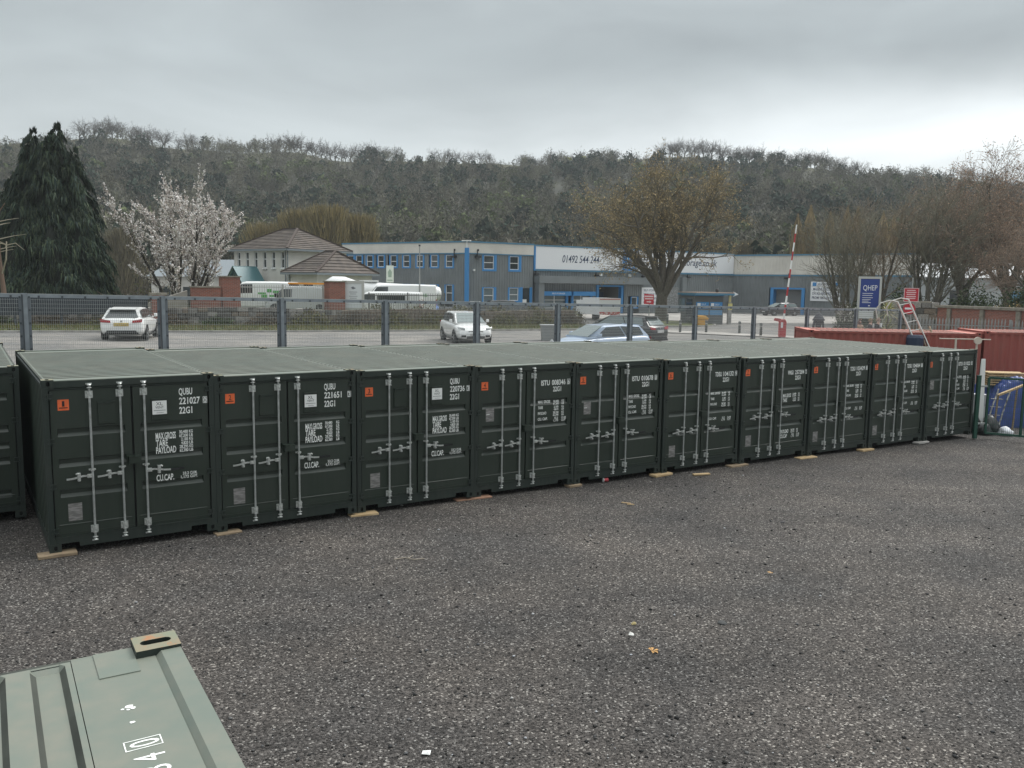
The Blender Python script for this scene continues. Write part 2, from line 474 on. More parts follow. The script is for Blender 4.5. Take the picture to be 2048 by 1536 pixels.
def grid(name, xs, ys, fz, material, fxy=None):
    vs, fs = [], []
    nx = len(xs)
    for y in ys:
        for x in xs:
            px, py = fxy(x, y) if fxy else (x, y)
            vs.append((px, py, fz(px, py)))
    for j in range(len(ys) - 1):
        for i in range(nx - 1):
            fs.append((j * nx + i, j * nx + i + 1, (j + 1) * nx + i + 1, (j + 1) * nx + i))
    me = bpy.data.meshes.new(name); me.from_pydata(vs, [], fs)
    me.materials.append(material)
    me.polygons.foreach_set('use_smooth', [True] * len(fs)); me.update()
    return put(name, me)

from mathutils import noise as mnoise
def yard_z(x, y):
    return zy(x, y) + 0.020 * mnoise.noise((x * 0.35, y * 0.35, 0)) + 0.010 * mnoise.noise((x * 1.3, y * 1.3, 4.0))
yard = grid('gravel_yard', list(np.arange(-36, 46.1, 0.4)), list(np.arange(-12, 46.1, 0.4)), yard_z, GRAVEL)
tag(yard, kind='structure')
far = grid('ground', [-2500, -400, 400, 2500], [-2500, -100, 700, 2500], lambda x, y: -2.4, HILL_GRASS)
tag(far, kind='structure')

def _sn(s, n): return F0[0] + FD[0] * s + FN[0] * n, F0[1] + FD[1] * s + FN[1] * n
upper = grid('car_park', list(np.arange(-60, 140.1, 4.0)), [-0.45] + list(np.arange(2, 150, 4.0)), zg, TARMAC, fxy=_sn)
tag(upper, kind='structure')
mb = MB()
for i in range(50):
    s0, s1 = -60 + 4 * i, -56 + 4 * i
    (xa, ya), (xb, yb) = _sn(s0, -0.45), _sn(s1, -0.45)
    mb.add([(xa, ya, -1.6), (xb, yb, -1.6), (xb, yb, zg(xb, yb)), (xa, ya, zg(xa, ya))], [(0, 1, 2, 3)])
tag(mb.build('retaining_face', CONCRETE), kind='structure')

# ------------------------------------------------------------------ loose stones on the yard
def scatter_stones():
    n = 52000
    # denser close to the camera where single stones can be seen
    r = 4.2 + 17.0 * RNG.random(n) ** 1.5
    a = R(-36) + R(74) * RNG.random(n)
    x, y = r * np.sin(a), r * np.cos(a)
    # keep clear of the row of containers
    s = (x + 6.84) * 0.847 + (y - 12.25) * 0.53
    d = -(x + 6.84) * 0.53 + (y - 12.25) * 0.847
    ok = (d < 0.25) & ~((d > -9.2) & (d < -6.5) & (s < 0.3) & (s > -7))
    x, y = x[ok], y[ok]; n = len(x)
    z = np.array([yard_z(float(p), float(q)) for p, q in zip(x, y)])
    size = np.where(RNG.random(n) < 0.03, 0.013 + 0.016 * RNG.random(n), 0.004 + 0.008 * RNG.random(n) ** 2)
    base = np.array([(1, 0, 0), (-0.9, 0.1, 0), (0.1, 1, 0.1), (0, -1, -0.1), (0.1, 0, 0.75), (0, 0, -0.6)])
    tri = np.array([(0, 2, 4), (2, 1, 4), (1, 3, 4), (3, 0, 4), (2, 0, 5), (1, 2, 5), (3, 1, 5), (0, 3, 5)])
    ang = RNG.random(n) * 6.28
    jit = 1 + 0.5 * (RNG.random((n, 6, 3)) - 0.5)
    v = base[None] * jit * size[:, None, None] * np.array([1.2, 0.9, 0.8])
    ca, sa = np.cos(ang)[:, None], np.sin(ang)[:, None]
    vx = v[:, :, 0] * ca - v[:, :, 1] * sa + x[:, None]
    vy = v[:, :, 0] * sa + v[:, :, 1] * ca + y[:, None]
    vz = v[:, :, 2] + (z + size * 0.30)[:, None]
    V = np.stack([vx, vy, vz], -1).reshape(-1, 3)
    T = (tri[None] + (np.arange(n) * 6)[:, None, None]).reshape(-1, 3)
    k = RNG.random(n)
    g = np.where(k < 0.70, 0.018 + 0.04 * RNG.random(n), np.where(k < 0.93, 0.065 + 0.08 * RNG.random(n), 0.24 + 0.28 * RNG.random(n)))
    warm = 1 + 0.10 * (RNG.random((n, 1)) - 0.4) * np.array([1, 0.3, -1])
    C = np.clip(g[:, None] * warm, 0, 1)
    me = np_mesh('gravel', V, T, STONE_TINT, colors=np.repeat(C, 8, axis=0))
    tag(put('gravel', me), kind='stuff')
scatter_stones()

# ------------------------------------------------------------------ wooded hill behind the estate
# ridge: bearing (degrees right of straight ahead) -> height of the ground on the ridge
RIDGE = [(-90, 50), (-50, 58), (-36, 57), (-30.6, 60), (-28, 63.5), (-25.4, 66.5), (-23.4, 66), (-21.9, 64.5), (-19.3, 64.5), (-16, 64),
         (-13.9, 65), (-10.7, 62.5), (-8.8, 63.5), (-5.6, 63.5), (-1, 62.5), (3.9, 63.5), (7.2, 66.5), (9.4, 67), (12, 65.5), (15, 63),
         (18, 60.5), (21.6, 57), (24, 56), (26, 55), (28, 51), (30.4, 45), (36, 42), (60, 38), (90, 34)]
def ridge_z(b):
    for (b0, z0), (b1, z1) in zip(RIDGE, RIDGE[1:]):
        if b <= b1: return z0 + (z1 - z0) * (b - b0) / (b1 - b0)
    return RIDGE[-1][1]
R0H, R1H = 150.0, 430.0
def hill_z(x, y):
    r = math.hypot(x, y); b = math.degrees(math.atan2(x, y))
    zr = ridge_z(max(-90, min(90, b))) + 2.2 * mnoise.noise((b * 0.30, 0, 2)) 
    t = (r - R0H) / (R1H - R0H)
    base = 0.2
    if t <= 0: return base - 0.9 * min(1, -t * 8)
    if t <= 1:
        f = t ** 1.18 * (0.86 + 0.14 * t)
        return base + (zr - base) * f + 3.0 * math.sin(PI * t) * mnoise.noise((x * 0.018, y * 0.018, 1))
    return zr + (zr * 0.06) * min(1, (t - 1) * 1.2) - 40 * max(0, t - 1.25)
vs, fs = [], []
NB, NR = 150, 60
for j in range(NR + 1):
    r = 132 + (700 - 132) * (j / NR)
    for i in range(NB + 1):
        b = R(-88 + 176 * i / NB)
        x, y = r * math.sin(b), r * math.cos(b)
        vs.append((x, y, hill_z(x, y)))
for j in range(NR):
    for i in range(NB):
        k = j * (NB + 1) + i
        fs.append((k, k + NB + 1, k + NB + 2, k + 1))
me = bpy.data.meshes.new('hills'); me.from_pydata(vs, [], fs)
me.materials.append(HILL_SOIL); me.materials.append(HILL_GRASS)
mi = [1 if (j // NB) > 29 else 0 for j in range(len(fs))]
me.polygons.foreach_set('material_index', mi)
me.polygons.foreach_set('use_smooth', [True] * len(fs)); me.update()
tag(put('hills', me), kind='structure')
# ================================================================== shipping containers
CW, CL, CH = 2.438, 6.058, 2.591

def slot_ring(mb, o, u, v, w, h, cx, cy, sw, sh, depth, m, mhole, n=16):
    """face w x h at o (axes u, v) with a rounded slot sunk depth along -normal"""
    o, u, v = Vector(o), Vector(u), Vector(v)
    nrm = u.cross(v)
    r = min(sw, sh) / 2
    inner, outer = [], []
    for k in range(n):
        t = 2 * PI * (k + 0.5) / n
        c, s = math.cos(t), math.sin(t)
        ex = (sw / 2 - r) * (1 if c > 0 else -1); ey = (sh / 2 - r) * (1 if s > 0 else -1)
        inner.append((cx + ex + r * c, cy + ey + r * s))
        q = max(abs(c), abs(s)); px, py = c / q, s / q
        outer.append((cx + (px * (w - cx) if px > 0 else px * cx), cy + (py * (h - cy) if py > 0 else py * cy)))
    # make sure the corners of the face are used
    for corner in ((0, 0), (w, 0), (w, h), (0, h)):
        k = min(range(n), key=lambda q: (outer[q][0] - corner[0]) ** 2 + (outer[q][1] - corner[1]) ** 2)
        outer[k] = corner
    P = [o + u * a + v * b for a, b in outer] + [o + u * a + v * b for a, b in inner] + [o + u * a + v * b - nrm * depth for a, b in inner]
    fs, f2 = [], []
    for k in range(n):
        k2 = (k + 1) % n
        fs.append((k, k2, n + k2, n + k)); f2.append((n + k, n + k2, 2 * n + k2, 2 * n + k))
    mb.add(P, fs, m); mb.add(P, f2, 0)
    mb.add(P[2 * n:], [tuple(range(n))], mhole)

def casting_mesh(name, sx, sy, top=True, mt=2):
    """ISO corner casting; outer faces at x=0 side (sx=0) or x=w (sx=1), y=0 (front) or back; local origin = outer corner of block"""
    w, d, h = 0.162, 0.178, 0.118
    mb = MB()
    # +z or -z face with twistlock slot
    if top: slot_ring(mb, (0, 0, h), (1, 0, 0), (0, 1, 0), w, d, 0.082 if sx == 0 else 0.08, 0.09, 0.050, 0.124, 0.034, mt, 1)
    else: mb.add([(0, 0, h), (w, 0, h), (w, d, h), (0, d, h)], [(0, 1, 2, 3)])
    mb.add([(0, 0, 0), (0, d, 0), (w, d, 0), (w, 0, 0)], [(0, 1, 2, 3)])
    if sy == 0:
        slot_ring(mb, (0, 0, 0), (1, 0, 0), (0, 0, 1), w, h, 0.085, 0.058, 0.052, 0.076, 0.03, 0, 1)
        mb.add([(0, d, 0), (0, d, h), (w, d, h), (w, d, 0)], [(0, 1, 2, 3)])
    else:
        slot_ring(mb, (w, d, 0), (-1, 0, 0), (0, 0, 1), w, h, 0.085, 0.058, 0.052, 0.076, 0.03, 0, 1)
        mb.add([(0, 0, 0), (w, 0, 0), (w, 0, h), (0, 0, h)], [(0, 1, 2, 3)])
    if sx == 0:
        slot_ring(mb, (0, d, 0), (0, -1, 0), (0, 0, 1), d, h, 0.09, 0.058, 0.076, 0.052, 0.03, 0, 1)
        mb.add([(w, 0, 0), (w, d, 0), (w, d, h), (w, 0, h)], [(0, 1, 2, 3)])
    else:
        slot_ring(mb, (w, 0, 0), (0, 1, 0), (0, 0, 1), d, h, 0.09, 0.058, 0.076, 0.052, 0.03, 0, 1)
        mb.add([(0, 0, 0), (0, 0, h), (0, d, h), (0, d, 0)], [(0, 1, 2, 3)])
    return mb

def wave(length, pitch, depth, slope):
    """corrugation profile: (along, out) points"""
    n = max(1, int(round(length / pitch))); p = length / n; pts = []
    flat = (p - 2 * slope) / 2
    for i in range(n):
        a = i * p
        pts += [(a, 0), (a + flat, 0), (a + flat + slope, depth), (a + 2 * flat + slope, depth)]
    pts.append((length, 0))
    return pts

RIB_SEAM_SHADE = mat('painted_rib_and_seam_shade', (0.055, 0.062, 0.050), rough=0.75, noise=0.4, nscale=3)  # shade of the rib slopes and roof seams, put into a darker colour
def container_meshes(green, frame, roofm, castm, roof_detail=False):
    """shared meshes for the shell of a container; local x across, y back, z up, doors at y=0"""
    S = {}
    mb = MB()                                         # roof sheet: ridges run across
    y0, y1 = 0.415, CL - 0.415
    n = int(round((y1 - y0) / 0.209)); p = (y1 - y0) / n; pr = []
    for i in range(n):
        a = i * p
        pr += [(a, 0.0), (a + p * 0.10, 0.0), (a + p * 0.20, -0.024), (a + p * 0.60, -0.024), (a + p * 0.70, 0.0)]
    pr.append((y1 - y0, 0.0))
    zt = CH - 0.030
    for (a0, d0), (a1, d1) in zip(pr, pr[1:]):
        mb.add([(0.085, y0 + a0, zt + d0), (CW - 0.085, y0 + a0, zt + d0), (CW - 0.085, y0 + a1, zt + d1), (0.085, y0 + a1, zt + d1)], [(0, 1, 2, 3)], 1 if d0 != d1 else 0)  # rib slopes take the darker colour as painted shade
    for xs in ((0.055, 0.085), (CW - 0.085, CW - 0.055)):   # flattened margins where the ridges die out
        xa, xb = (xs[1], xs[0]) if xs[0] < 1 else xs
        for (a0, d0), (a1, d1) in zip(pr, pr[1:]):
            mb.add([(xa, y0 + a0, zt + d0), (xb, y0 + a0, zt), (xb, y0 + a1, zt), (xa, y0 + a1, zt + d1)], [(0, 1, 2, 3)])
    for xa, xb in ((0.055, 0.028), (CW - 0.055, CW - 0.028)):
        mb.add([(xa, y0, zt), (xb, y0, zt - 0.003), (xb, y1, zt - 0.003), (xa, y1, zt)], [(0, 1, 2, 3)], 1)  # edge strips painted dark to draw the shaded gap between boxes
    S['roof'] = mb.mesh('roof', [roofm, RIB_SEAM_SHADE])
    mb = MB()                                         # plain sheet next to each end
    mb.box(0.163, CW - 0.163, 0.105, 0.178, zt - 0.012, zt + 0.0008); mb.prism([(0.028, zt - 0.006), (0.028, zt - 0.003), (0.055, zt + 0.0008), (CW - 0.055, zt + 0.0008), (CW - 0.028, zt - 0.003), (CW - 0.028, zt - 0.006)], 0.178, y0 - 0.003, 'y')
    S['roof_end_sheet'] = mb.mesh('roof_end_sheet', roofm)
    mb = MB()
    mb.box(0.0, 0.25, 0.180, 0.33, zt - 0.004, zt + 0.005)
    S['corner_plate'] = mb.mesh('corner_plate', roofm)
    mb = MB()                                         # end rail top: flat with a sloping inner edge
    mb.prism([(0.004, CH - 0.024), (0.004, CH - 0.012), (0.082, CH - 0.012), (0.106, CH - 0.034), (0.106, CH - 0.06), (0.062, CH - 0.06), (0.062, CH - 0.024)], 0.164, CW - 0.164, 'x', 0)
    S['end_rail_cap'] = mb.mesh('end_rail_cap', roofm)
    mb = MB()                                         # top side rail
    mb.box(0.004, 0.064, 0.180, CL - 0.180, CH - 0.115, CH - 0.072); mb.box(0.030, 0.064, 0.180, CL - 0.180, CH - 0.072, CH - 0.0345)
    S['top_rail'] = mb.mesh('top_rail', [frame])
    mb = MB(); mb.box(0.004, 0.054, 0.180, CL - 0.180, 0.012, 0.165)
    S['bottom_rail'] = mb.mesh('bottom_rail', frame)
    mb = MB()                                         # corner post, channel with a return
    mb.prism([(0.003, 0.003), (0.082, 0.003), (0.082, 0.028), (0.050, 0.030), (0.046, 0.150), (0.003, 0.150)], 0.119, CH - 0.119, 'z', 0)
    S['corner_post'] = mb.mesh('corner_post', frame)
    mb = MB()                                         # side wall: vertical corrugations
    pr = wave(CL - 0.30, 0.278, 0.036, 0.068)
    for (a0, d0), (a1, d1) in zip(pr, pr[1:]):
        mb.add([(0.012 + d0, 0.15 + a0, 0.16), (0.012 + d1, 0.15 + a1, 0.16), (0.012 + d1, 0.15 + a1, CH - 0.11), (0.012 + d0, 0.15 + a0, CH - 0.11)], [(3, 2, 1, 0)])
    S['side_wall'] = mb.mesh('side_wall', green)
    mb = MB()                                         # back wall
    pr = wave(CW - 0.14, 0.25, 0.042, 0.05)
    for (a0, d0), (a1, d1) in zip(pr, pr[1:]):
        mb.add([(0.07 + a0, CL - 0.05 + d0 * 0.9, 0.15), (0.07 + a1, CL - 0.05 + d1 * 0.9, 0.15), (0.07 + a1, CL - 0.05 + d1 * 0.9, CH - 0.11), (0.07 + a0, CL - 0.05 + d0 * 0.9, CH - 0.11)], [(3, 2, 1, 0)])
    mb.box(0.163, CW - 0.163, CL - 0.10, CL - 0.006, CH - 0.115, CH - 0.016)
    mb.box(0.163, CW - 0.163, CL - 0.10, CL - 0.006, 0.02, 0.15)
    S['end_wall'] = mb.mesh('end_wall', green)
    mb = MB(); mb.box(0.06, CW - 0.06, 0.09, CL - 0.06, 0.11, 0.15)
    S['floor'] = mb.mesh('floor', PLYWOOD)
    mb = MB()                                         # header over the doors
    mb.prism([(0.006, CH - 0.0245), (0.006, CH - 0.118), (0.022, CH - 0.132), (0.022, CH - 0.150), (0.060, CH - 0.150), (0.060, CH - 0.0245)], 0.163, CW - 0.163, 'x', 0)
    mb.box(0.083, 0.163, 0.02, 0.06, CH - 0.150, CH - 0.119); mb.box(CW - 0.163, CW - 0.083, 0.02, 0.06, CH - 0.150, CH - 0.119)
    S['header'] = mb.mesh('header', frame)
    mb = MB()                                         # sill with lifting notches at both ends
    mb.prism([(0.083, 0.215), (CW - 0.083, 0.215), (CW - 0.083, 0.121), (CW - 0.405, 0.121), (CW - 0.412, 0.052), (0.412, 0.052), (0.405, 0.121), (0.083, 0.121)], 0.006, 0.075, 'y', 0)
    mb.box(0.10, CW - 0.10, -0.004, 0.03, 0.206, 0.222)
    S['sill'] = mb.mesh('sill', frame)
    mb = MB(); mb.box(0.083, CW - 0.083, 0.070, 0.085, 0.216, CH - 0.151)      # rubber seal seen in the gaps
    S['door_gasket'] = mb.mesh('door_gasket', BLACK)
    for sx in (0, 1):
        for sy in (0, 1):
            S['cast_t%d%d' % (sx, sy)] = casting_mesh('corner_casting', sx, sy, True).mesh('corner_casting', [frame, HOLE, castm])
            S['cast_b%d%d' % (sx, sy)] = casting_mesh('corner_casting', sx, sy, False).mesh('corner_casting', [frame, HOLE])
    return S

def shell(root, S):
    put('roof', S['roof'], root)
    put('roof_end_sheet', S['roof_end_sheet'], root)
    put('roof_end_sheet', S['roof_end_sheet'], root, (CW, CL, 0), (0, 0, PI))
    put('end_rail_cap', S['end_rail_cap'], root, (0, 0, 0.0))
    put('end_rail_cap', S['end_rail_cap'], root, (CW, CL, 0.0), (0, 0, PI))
    put('corner_plate', S['corner_plate'], root, (0.04, 0, 0)); put('corner_plate', S['corner_plate'], root, (CW - 0.29, 0, 0))
    for x, s in ((0, 1), (CW, -1)):
        for nm in ('top_rail', 'bottom_rail', 'side_wall'):
            o = put(nm, S[nm], root, (x, 0 if s > 0 else CL, 0), (0, 0, 0 if s > 0 else PI))
        put('corner_post', S['corner_post'], root, (x, 0, 0), (0, 0, 0), (s, 1, 1))
        put('corner_post', S['corner_post'], root, (x, CL, 0), (0, 0, 0), (s, -1, 1))
    put('end_wall', S['end_wall'], root)
    put('floor', S['floor'], root)
    put('header', S['header'], root)
    put('sill', S['sill'], root)
    put('door_gasket', S['door_gasket'], root)
    for sx in (0, 1):
        for sy in (0, 1):
            x, y = (CW - 0.162) * sx, (CL - 0.178) * sy
            put('corner_casting', S['cast_t%d%d' % (sx, sy)], root, (x, y, CH - 0.118))
            put('corner_casting', S['cast_b%d%d' % (sx, sy)], root, (x, y, 0.0))

YF = 0.028                                              # front plane of the doors
def door_panel(x0, x1, gx0, gx1, grooves, dp=0.044):
    """door leaf with pressed troughs; grooves = [(z_low, z_high)]"""
    mb = MB(); zb, zt = 0.226, CH - 0.156
    gs = sorted(grooves); zc = zb
    for za, zd in gs:
        mb.add([(x0, YF, zc), (x1, YF, zc), (x1, YF, za), (x0, YF, za)], [(0, 1, 2, 3)])
        mb.add([(x0, YF, za), (gx0, YF, za), (gx0, YF, zd), (x0, YF, zd)], [(0, 1, 2, 3)])
        mb.add([(gx1, YF, za), (x1, YF, za), (x1, YF, zd), (gx1, YF, zd)], [(0, 1, 2, 3)])
        h = zd - za
        i = [(gx0 + 0.012, YF + dp, za + h * 0.46), (gx1 - 0.012, YF + dp, za + h * 0.46), (gx1 - 0.012, YF + dp, zd - h * 0.10), (gx0 + 0.012, YF + dp, zd - h * 0.10)]
        o = [(gx0, YF, za), (gx1, YF, za), (gx1, YF, zd), (gx0, YF, zd)]
        mb.add(o + i, [(0, 1, 5, 4), (1, 2, 6, 5), (2, 3, 7, 6), (3, 0, 4, 7), (4, 5, 6, 7)])
        zc = zd
    mb.add([(x0, YF, zc), (x1, YF, zc), (x1, YF, zt), (x0, YF, zt)], [(0, 1, 2, 3)])
    # edges, back and the welded lip near the foot of the leaf
    mb.add([(x0, YF, zb), (x0, YF, zt), (x0, 0.068, zt), (x0, 0.068, zb)], [(0, 1, 2, 3)])
    mb.add([(x1, YF, zb), (x1, 0.068, zb), (x1, 0.068, zt), (x1, YF, zt)], [(0, 1, 2, 3)])
    mb.add([(x0, YF, zt), (x1, YF, zt), (x1, 0.068, zt), (x0, 0.068, zt)], [(0, 1, 2, 3)])
    mb.add([(x0, YF, zb), (x0, 0.068, zb), (x1, 0.068, zb), (x1, YF, zb)], [(0, 1, 2, 3)])
    mb.add([(x0, 0.0685, zb), (x0, 0.0685, zt), (x1, 0.0685, zt), (x1, 0.0685, zb)], [(0, 1, 2, 3)])
    mb.prism([(YF + 0.001, 0.392), (YF - 0.007, 0.392), (YF - 0.007, 0.398), (YF + 0.001, 0.406)], x0 + 0.05, x1 - 0.05, 'x', 0)
    mb.box(x0 + 0.01, x1 - 0.01, YF - 0.006, YF + 0.001, 0.262, 0.270)
    mb.box(x0 + 0.004, x1 - 0.004, YF - 0.005, YF + 0.001, zt - 0.014, zt - 0.004)
    return mb

def hinge_mesh():
    mb = MB()
    mb.prism([(0.0, 0.0), (0.10, 0.006), (0.10, 0.016), (0.0, 0.024)], -0.008, 0.030, 'y', 0)
    mb.prism([(0.0, 0.066), (0.09, 0.072), (0.10, 0.086), (0.0, 0.090)], -0.008, 0.030, 'y', 0)
    mb.box(0.0, 0.085, 0.012, 0.030, 0.010, 0.078)
    mb.lathe([(0.013, -0.012), (0.013, 0.10)], (0.030, 0.004, 0), 'z', 8, 0)
    return mb.mesh('hinge', GREEN_FRAME)
HINGE = hinge_mesh()

def rod_mesh():
    """locking bar with cams; local x=0, z absolute in the container"""
    mb = MB(); y = -0.022
    mb.lathe([(0.017, 0.15), (0.017, CH - 0.11)], (0, y, 0), 'z', 10, 0)
    for z, s in ((0.132, -1), (CH - 0.092, 1)):
        mb.lathe([(0.026, -0.012), (0.030, 0.0), (0.022, 0.012)], (0, y, z), 'z', 10, 1)
        mb.prism([(-0.030, -0.014), (0.022, -0.020), (0.036, 0.0), (0.026, 0.016), (-0.026, 0.010)], z + s * 0.012 - 0.008, z + s * 0.012 + 0.008, 'z', 1)
        mb.lathe([(0.036, -0.006), (0.040, 0.0), (0.018, 0.010)], (0, y + 0.004, z - s * 0.040), 'z', 10, 1)
        mb.box(-0.042, 0.042, -0.002, 0.012, z + s * 0.014 - 0.012, z + s * 0.014 + 0.012, 1)
    return mb.mesh('locking_rod', [GALV, GALV_BRIGHT])
ROD = rod_mesh()
def bracket_mesh():
    mb = MB()
    mb.box(-0.052, 0.052, YF - 0.010, YF - 0.001, -0.055, 0.055, 0)
    mb.prism([(-0.030, YF - 0.010), (-0.026, -0.046), (0.026, -0.046), (0.030, YF - 0.010)], -0.044, 0.044, 'z', 0)
    for x in (-0.042, 0.042):
        for z in (-0.040, 0.040):
            mb.lathe([(0.009, -0.016), (0.009, 0)], (x, YF - 0.009, z), 'y', 6, 0)
    mb.box(-0.036, 0.036, -0.050, -0.044, -0.048, -0.036, 0); mb.box(-0.036, 0.036, -0.050, -0.044, 0.034, 0.046, 0)
    return mb.mesh('rod_bracket', [GALV_BRIGHT])
BRACKET = bracket_mesh()
def guide_mesh():
    mb = MB()
    mb.box(-0.046, 0.046, YF - 0.008, YF - 0.001, -0.014, 0.014, 0)
    mb.box(-0.024, 0.024, -0.042, YF - 0.006, -0.016, 0.016, 0)
    for x in (-0.040, 0.040): mb.lathe([(0.011, -0.020), (0.011, 0)], (x, YF - 0.006, 0), 'y', 8, 0)
    return mb.mesh('rod_guide', [GALV_BRIGHT])
GUIDE = guide_mesh()
def handle_mesh(s):
    """flat bar handle pointing s=-1 left or s=+1 right, with its catch"""
    mb = MB(); y = -0.030
    pts = [(0.0, 0.0), (s * 0.12, 0.006), (s * 0.20, -0.006), (s * 0.27, -0.022), (s * 0.355, -0.026)]
    for (a, za), (b, zb) in zip(pts, pts[1:]):
        mb.bar((a, y, za), (b, y, zb), 0.012, 0.026, 0)
    mb.box(min(0.0, s * 0.075), max(0.0, s * 0.075), y - 0.020, y + 0.016, -0.026, 0.028, 0)
    mb.lathe([(0.012, -0.028), (0.012, 0)], (s * 0.05, y, 0.0), 'y', 8, 0)
    cx = s * 0.185
    mb.box(cx - 0.022, cx + 0.022, y + 0.014, YF - 0.001, -0.070, 0.052, 0)
    mb.box(cx - 0.020, cx + 0.020, y - 0.022, y + 0.016, 0.014, 0.050, 0)
    mb.box(cx - 0.016, cx + 0.016, y - 0.018, y + 0.016, -0.066, -0.034, 0)
    mb.tube([(cx, y - 0.016, 0.046), (cx + s * 0.022, y - 0.018, 0.060), (cx + s * 0.042, y - 0.016, 0.050), (cx + s * 0.040, y - 0.012, 0.034)], 0.008, 6, 0)
    return mb.mesh('handle', [GALV_BRIGHT])
HANDLE_L, HANDLE_R = handle_mesh(-1), handle_mesh(1)
mb = MB(); mb.bar((0, -0.028, 0), (0.20, -0.028, 0.004), 0.012, 0.034, 0)
GRIP = mb.mesh('handle_grip', BLACK)
mb = MB()
mb.box(-0.085, 0.088, -0.075, YF - 0.001, 0.118, 0.130); mb.box(-0.085, -0.076, -0.070, YF - 0.001, 0.0, 0.118)
mb.box(0.079, 0.088, -0.070, YF - 0.001, 0.010, 0.118); mb.box(-0.076, 0.079, -0.072, -0.064, 0.018, 0.118)
mb.box(-0.105, 0.0, -0.088, YF - 0.001, 0.130, 0.138)
LOCKBOX = mb.mesh('lock_box', GREEN)
mb = MB()
mb.prism([(YF - 0.001, 0.0), (YF - 0.022, 0.012), (YF - 0.024, 0.322), (YF - 0.034, 0.330), (YF - 0.034, 0.350), (YF - 0.001, 0.350)], 0.0, 0.236, 'x', 0)
mb.box(0.020, 0.105, YF - 0.040, YF - 0.034, 0.326, 0.346, 1); mb.box(0.128, 0.214, YF - 0.040, YF - 0.034, 0.326, 0.346, 1)
mb.box(0.03, 0.206, YF - 0.026, YF - 0.023, 0.045, 0.055, 0)
VENT = mb.mesh('vent', [GREEN, GREEN_FRAME])
mb = MB(); mb.box(0, 0.150, YF - 0.004, YF - 0.001, 0, 0.162)
SIGN = mb.mesh('number_sign', ORANGE)
mb = MB(); mb.box(0, 0.212, YF - 0.043, YF - 0.040, 0, 0.213)
XLSIGN = mb.mesh('vent_sign', WHITE)
mb = MB(); mb.box(0, 0.188, YF - 0.003, YF - 0.0005, 0, 0.268)
for x in (0.008, 0.18):
    for z in (0.01, 0.258): mb.lathe([(0.005, -0.004), (0.005, 0)], (x, YF - 0.003, z), 'y', 6, 0)
DPLATE = mb.mesh('data_plate', PLATE)

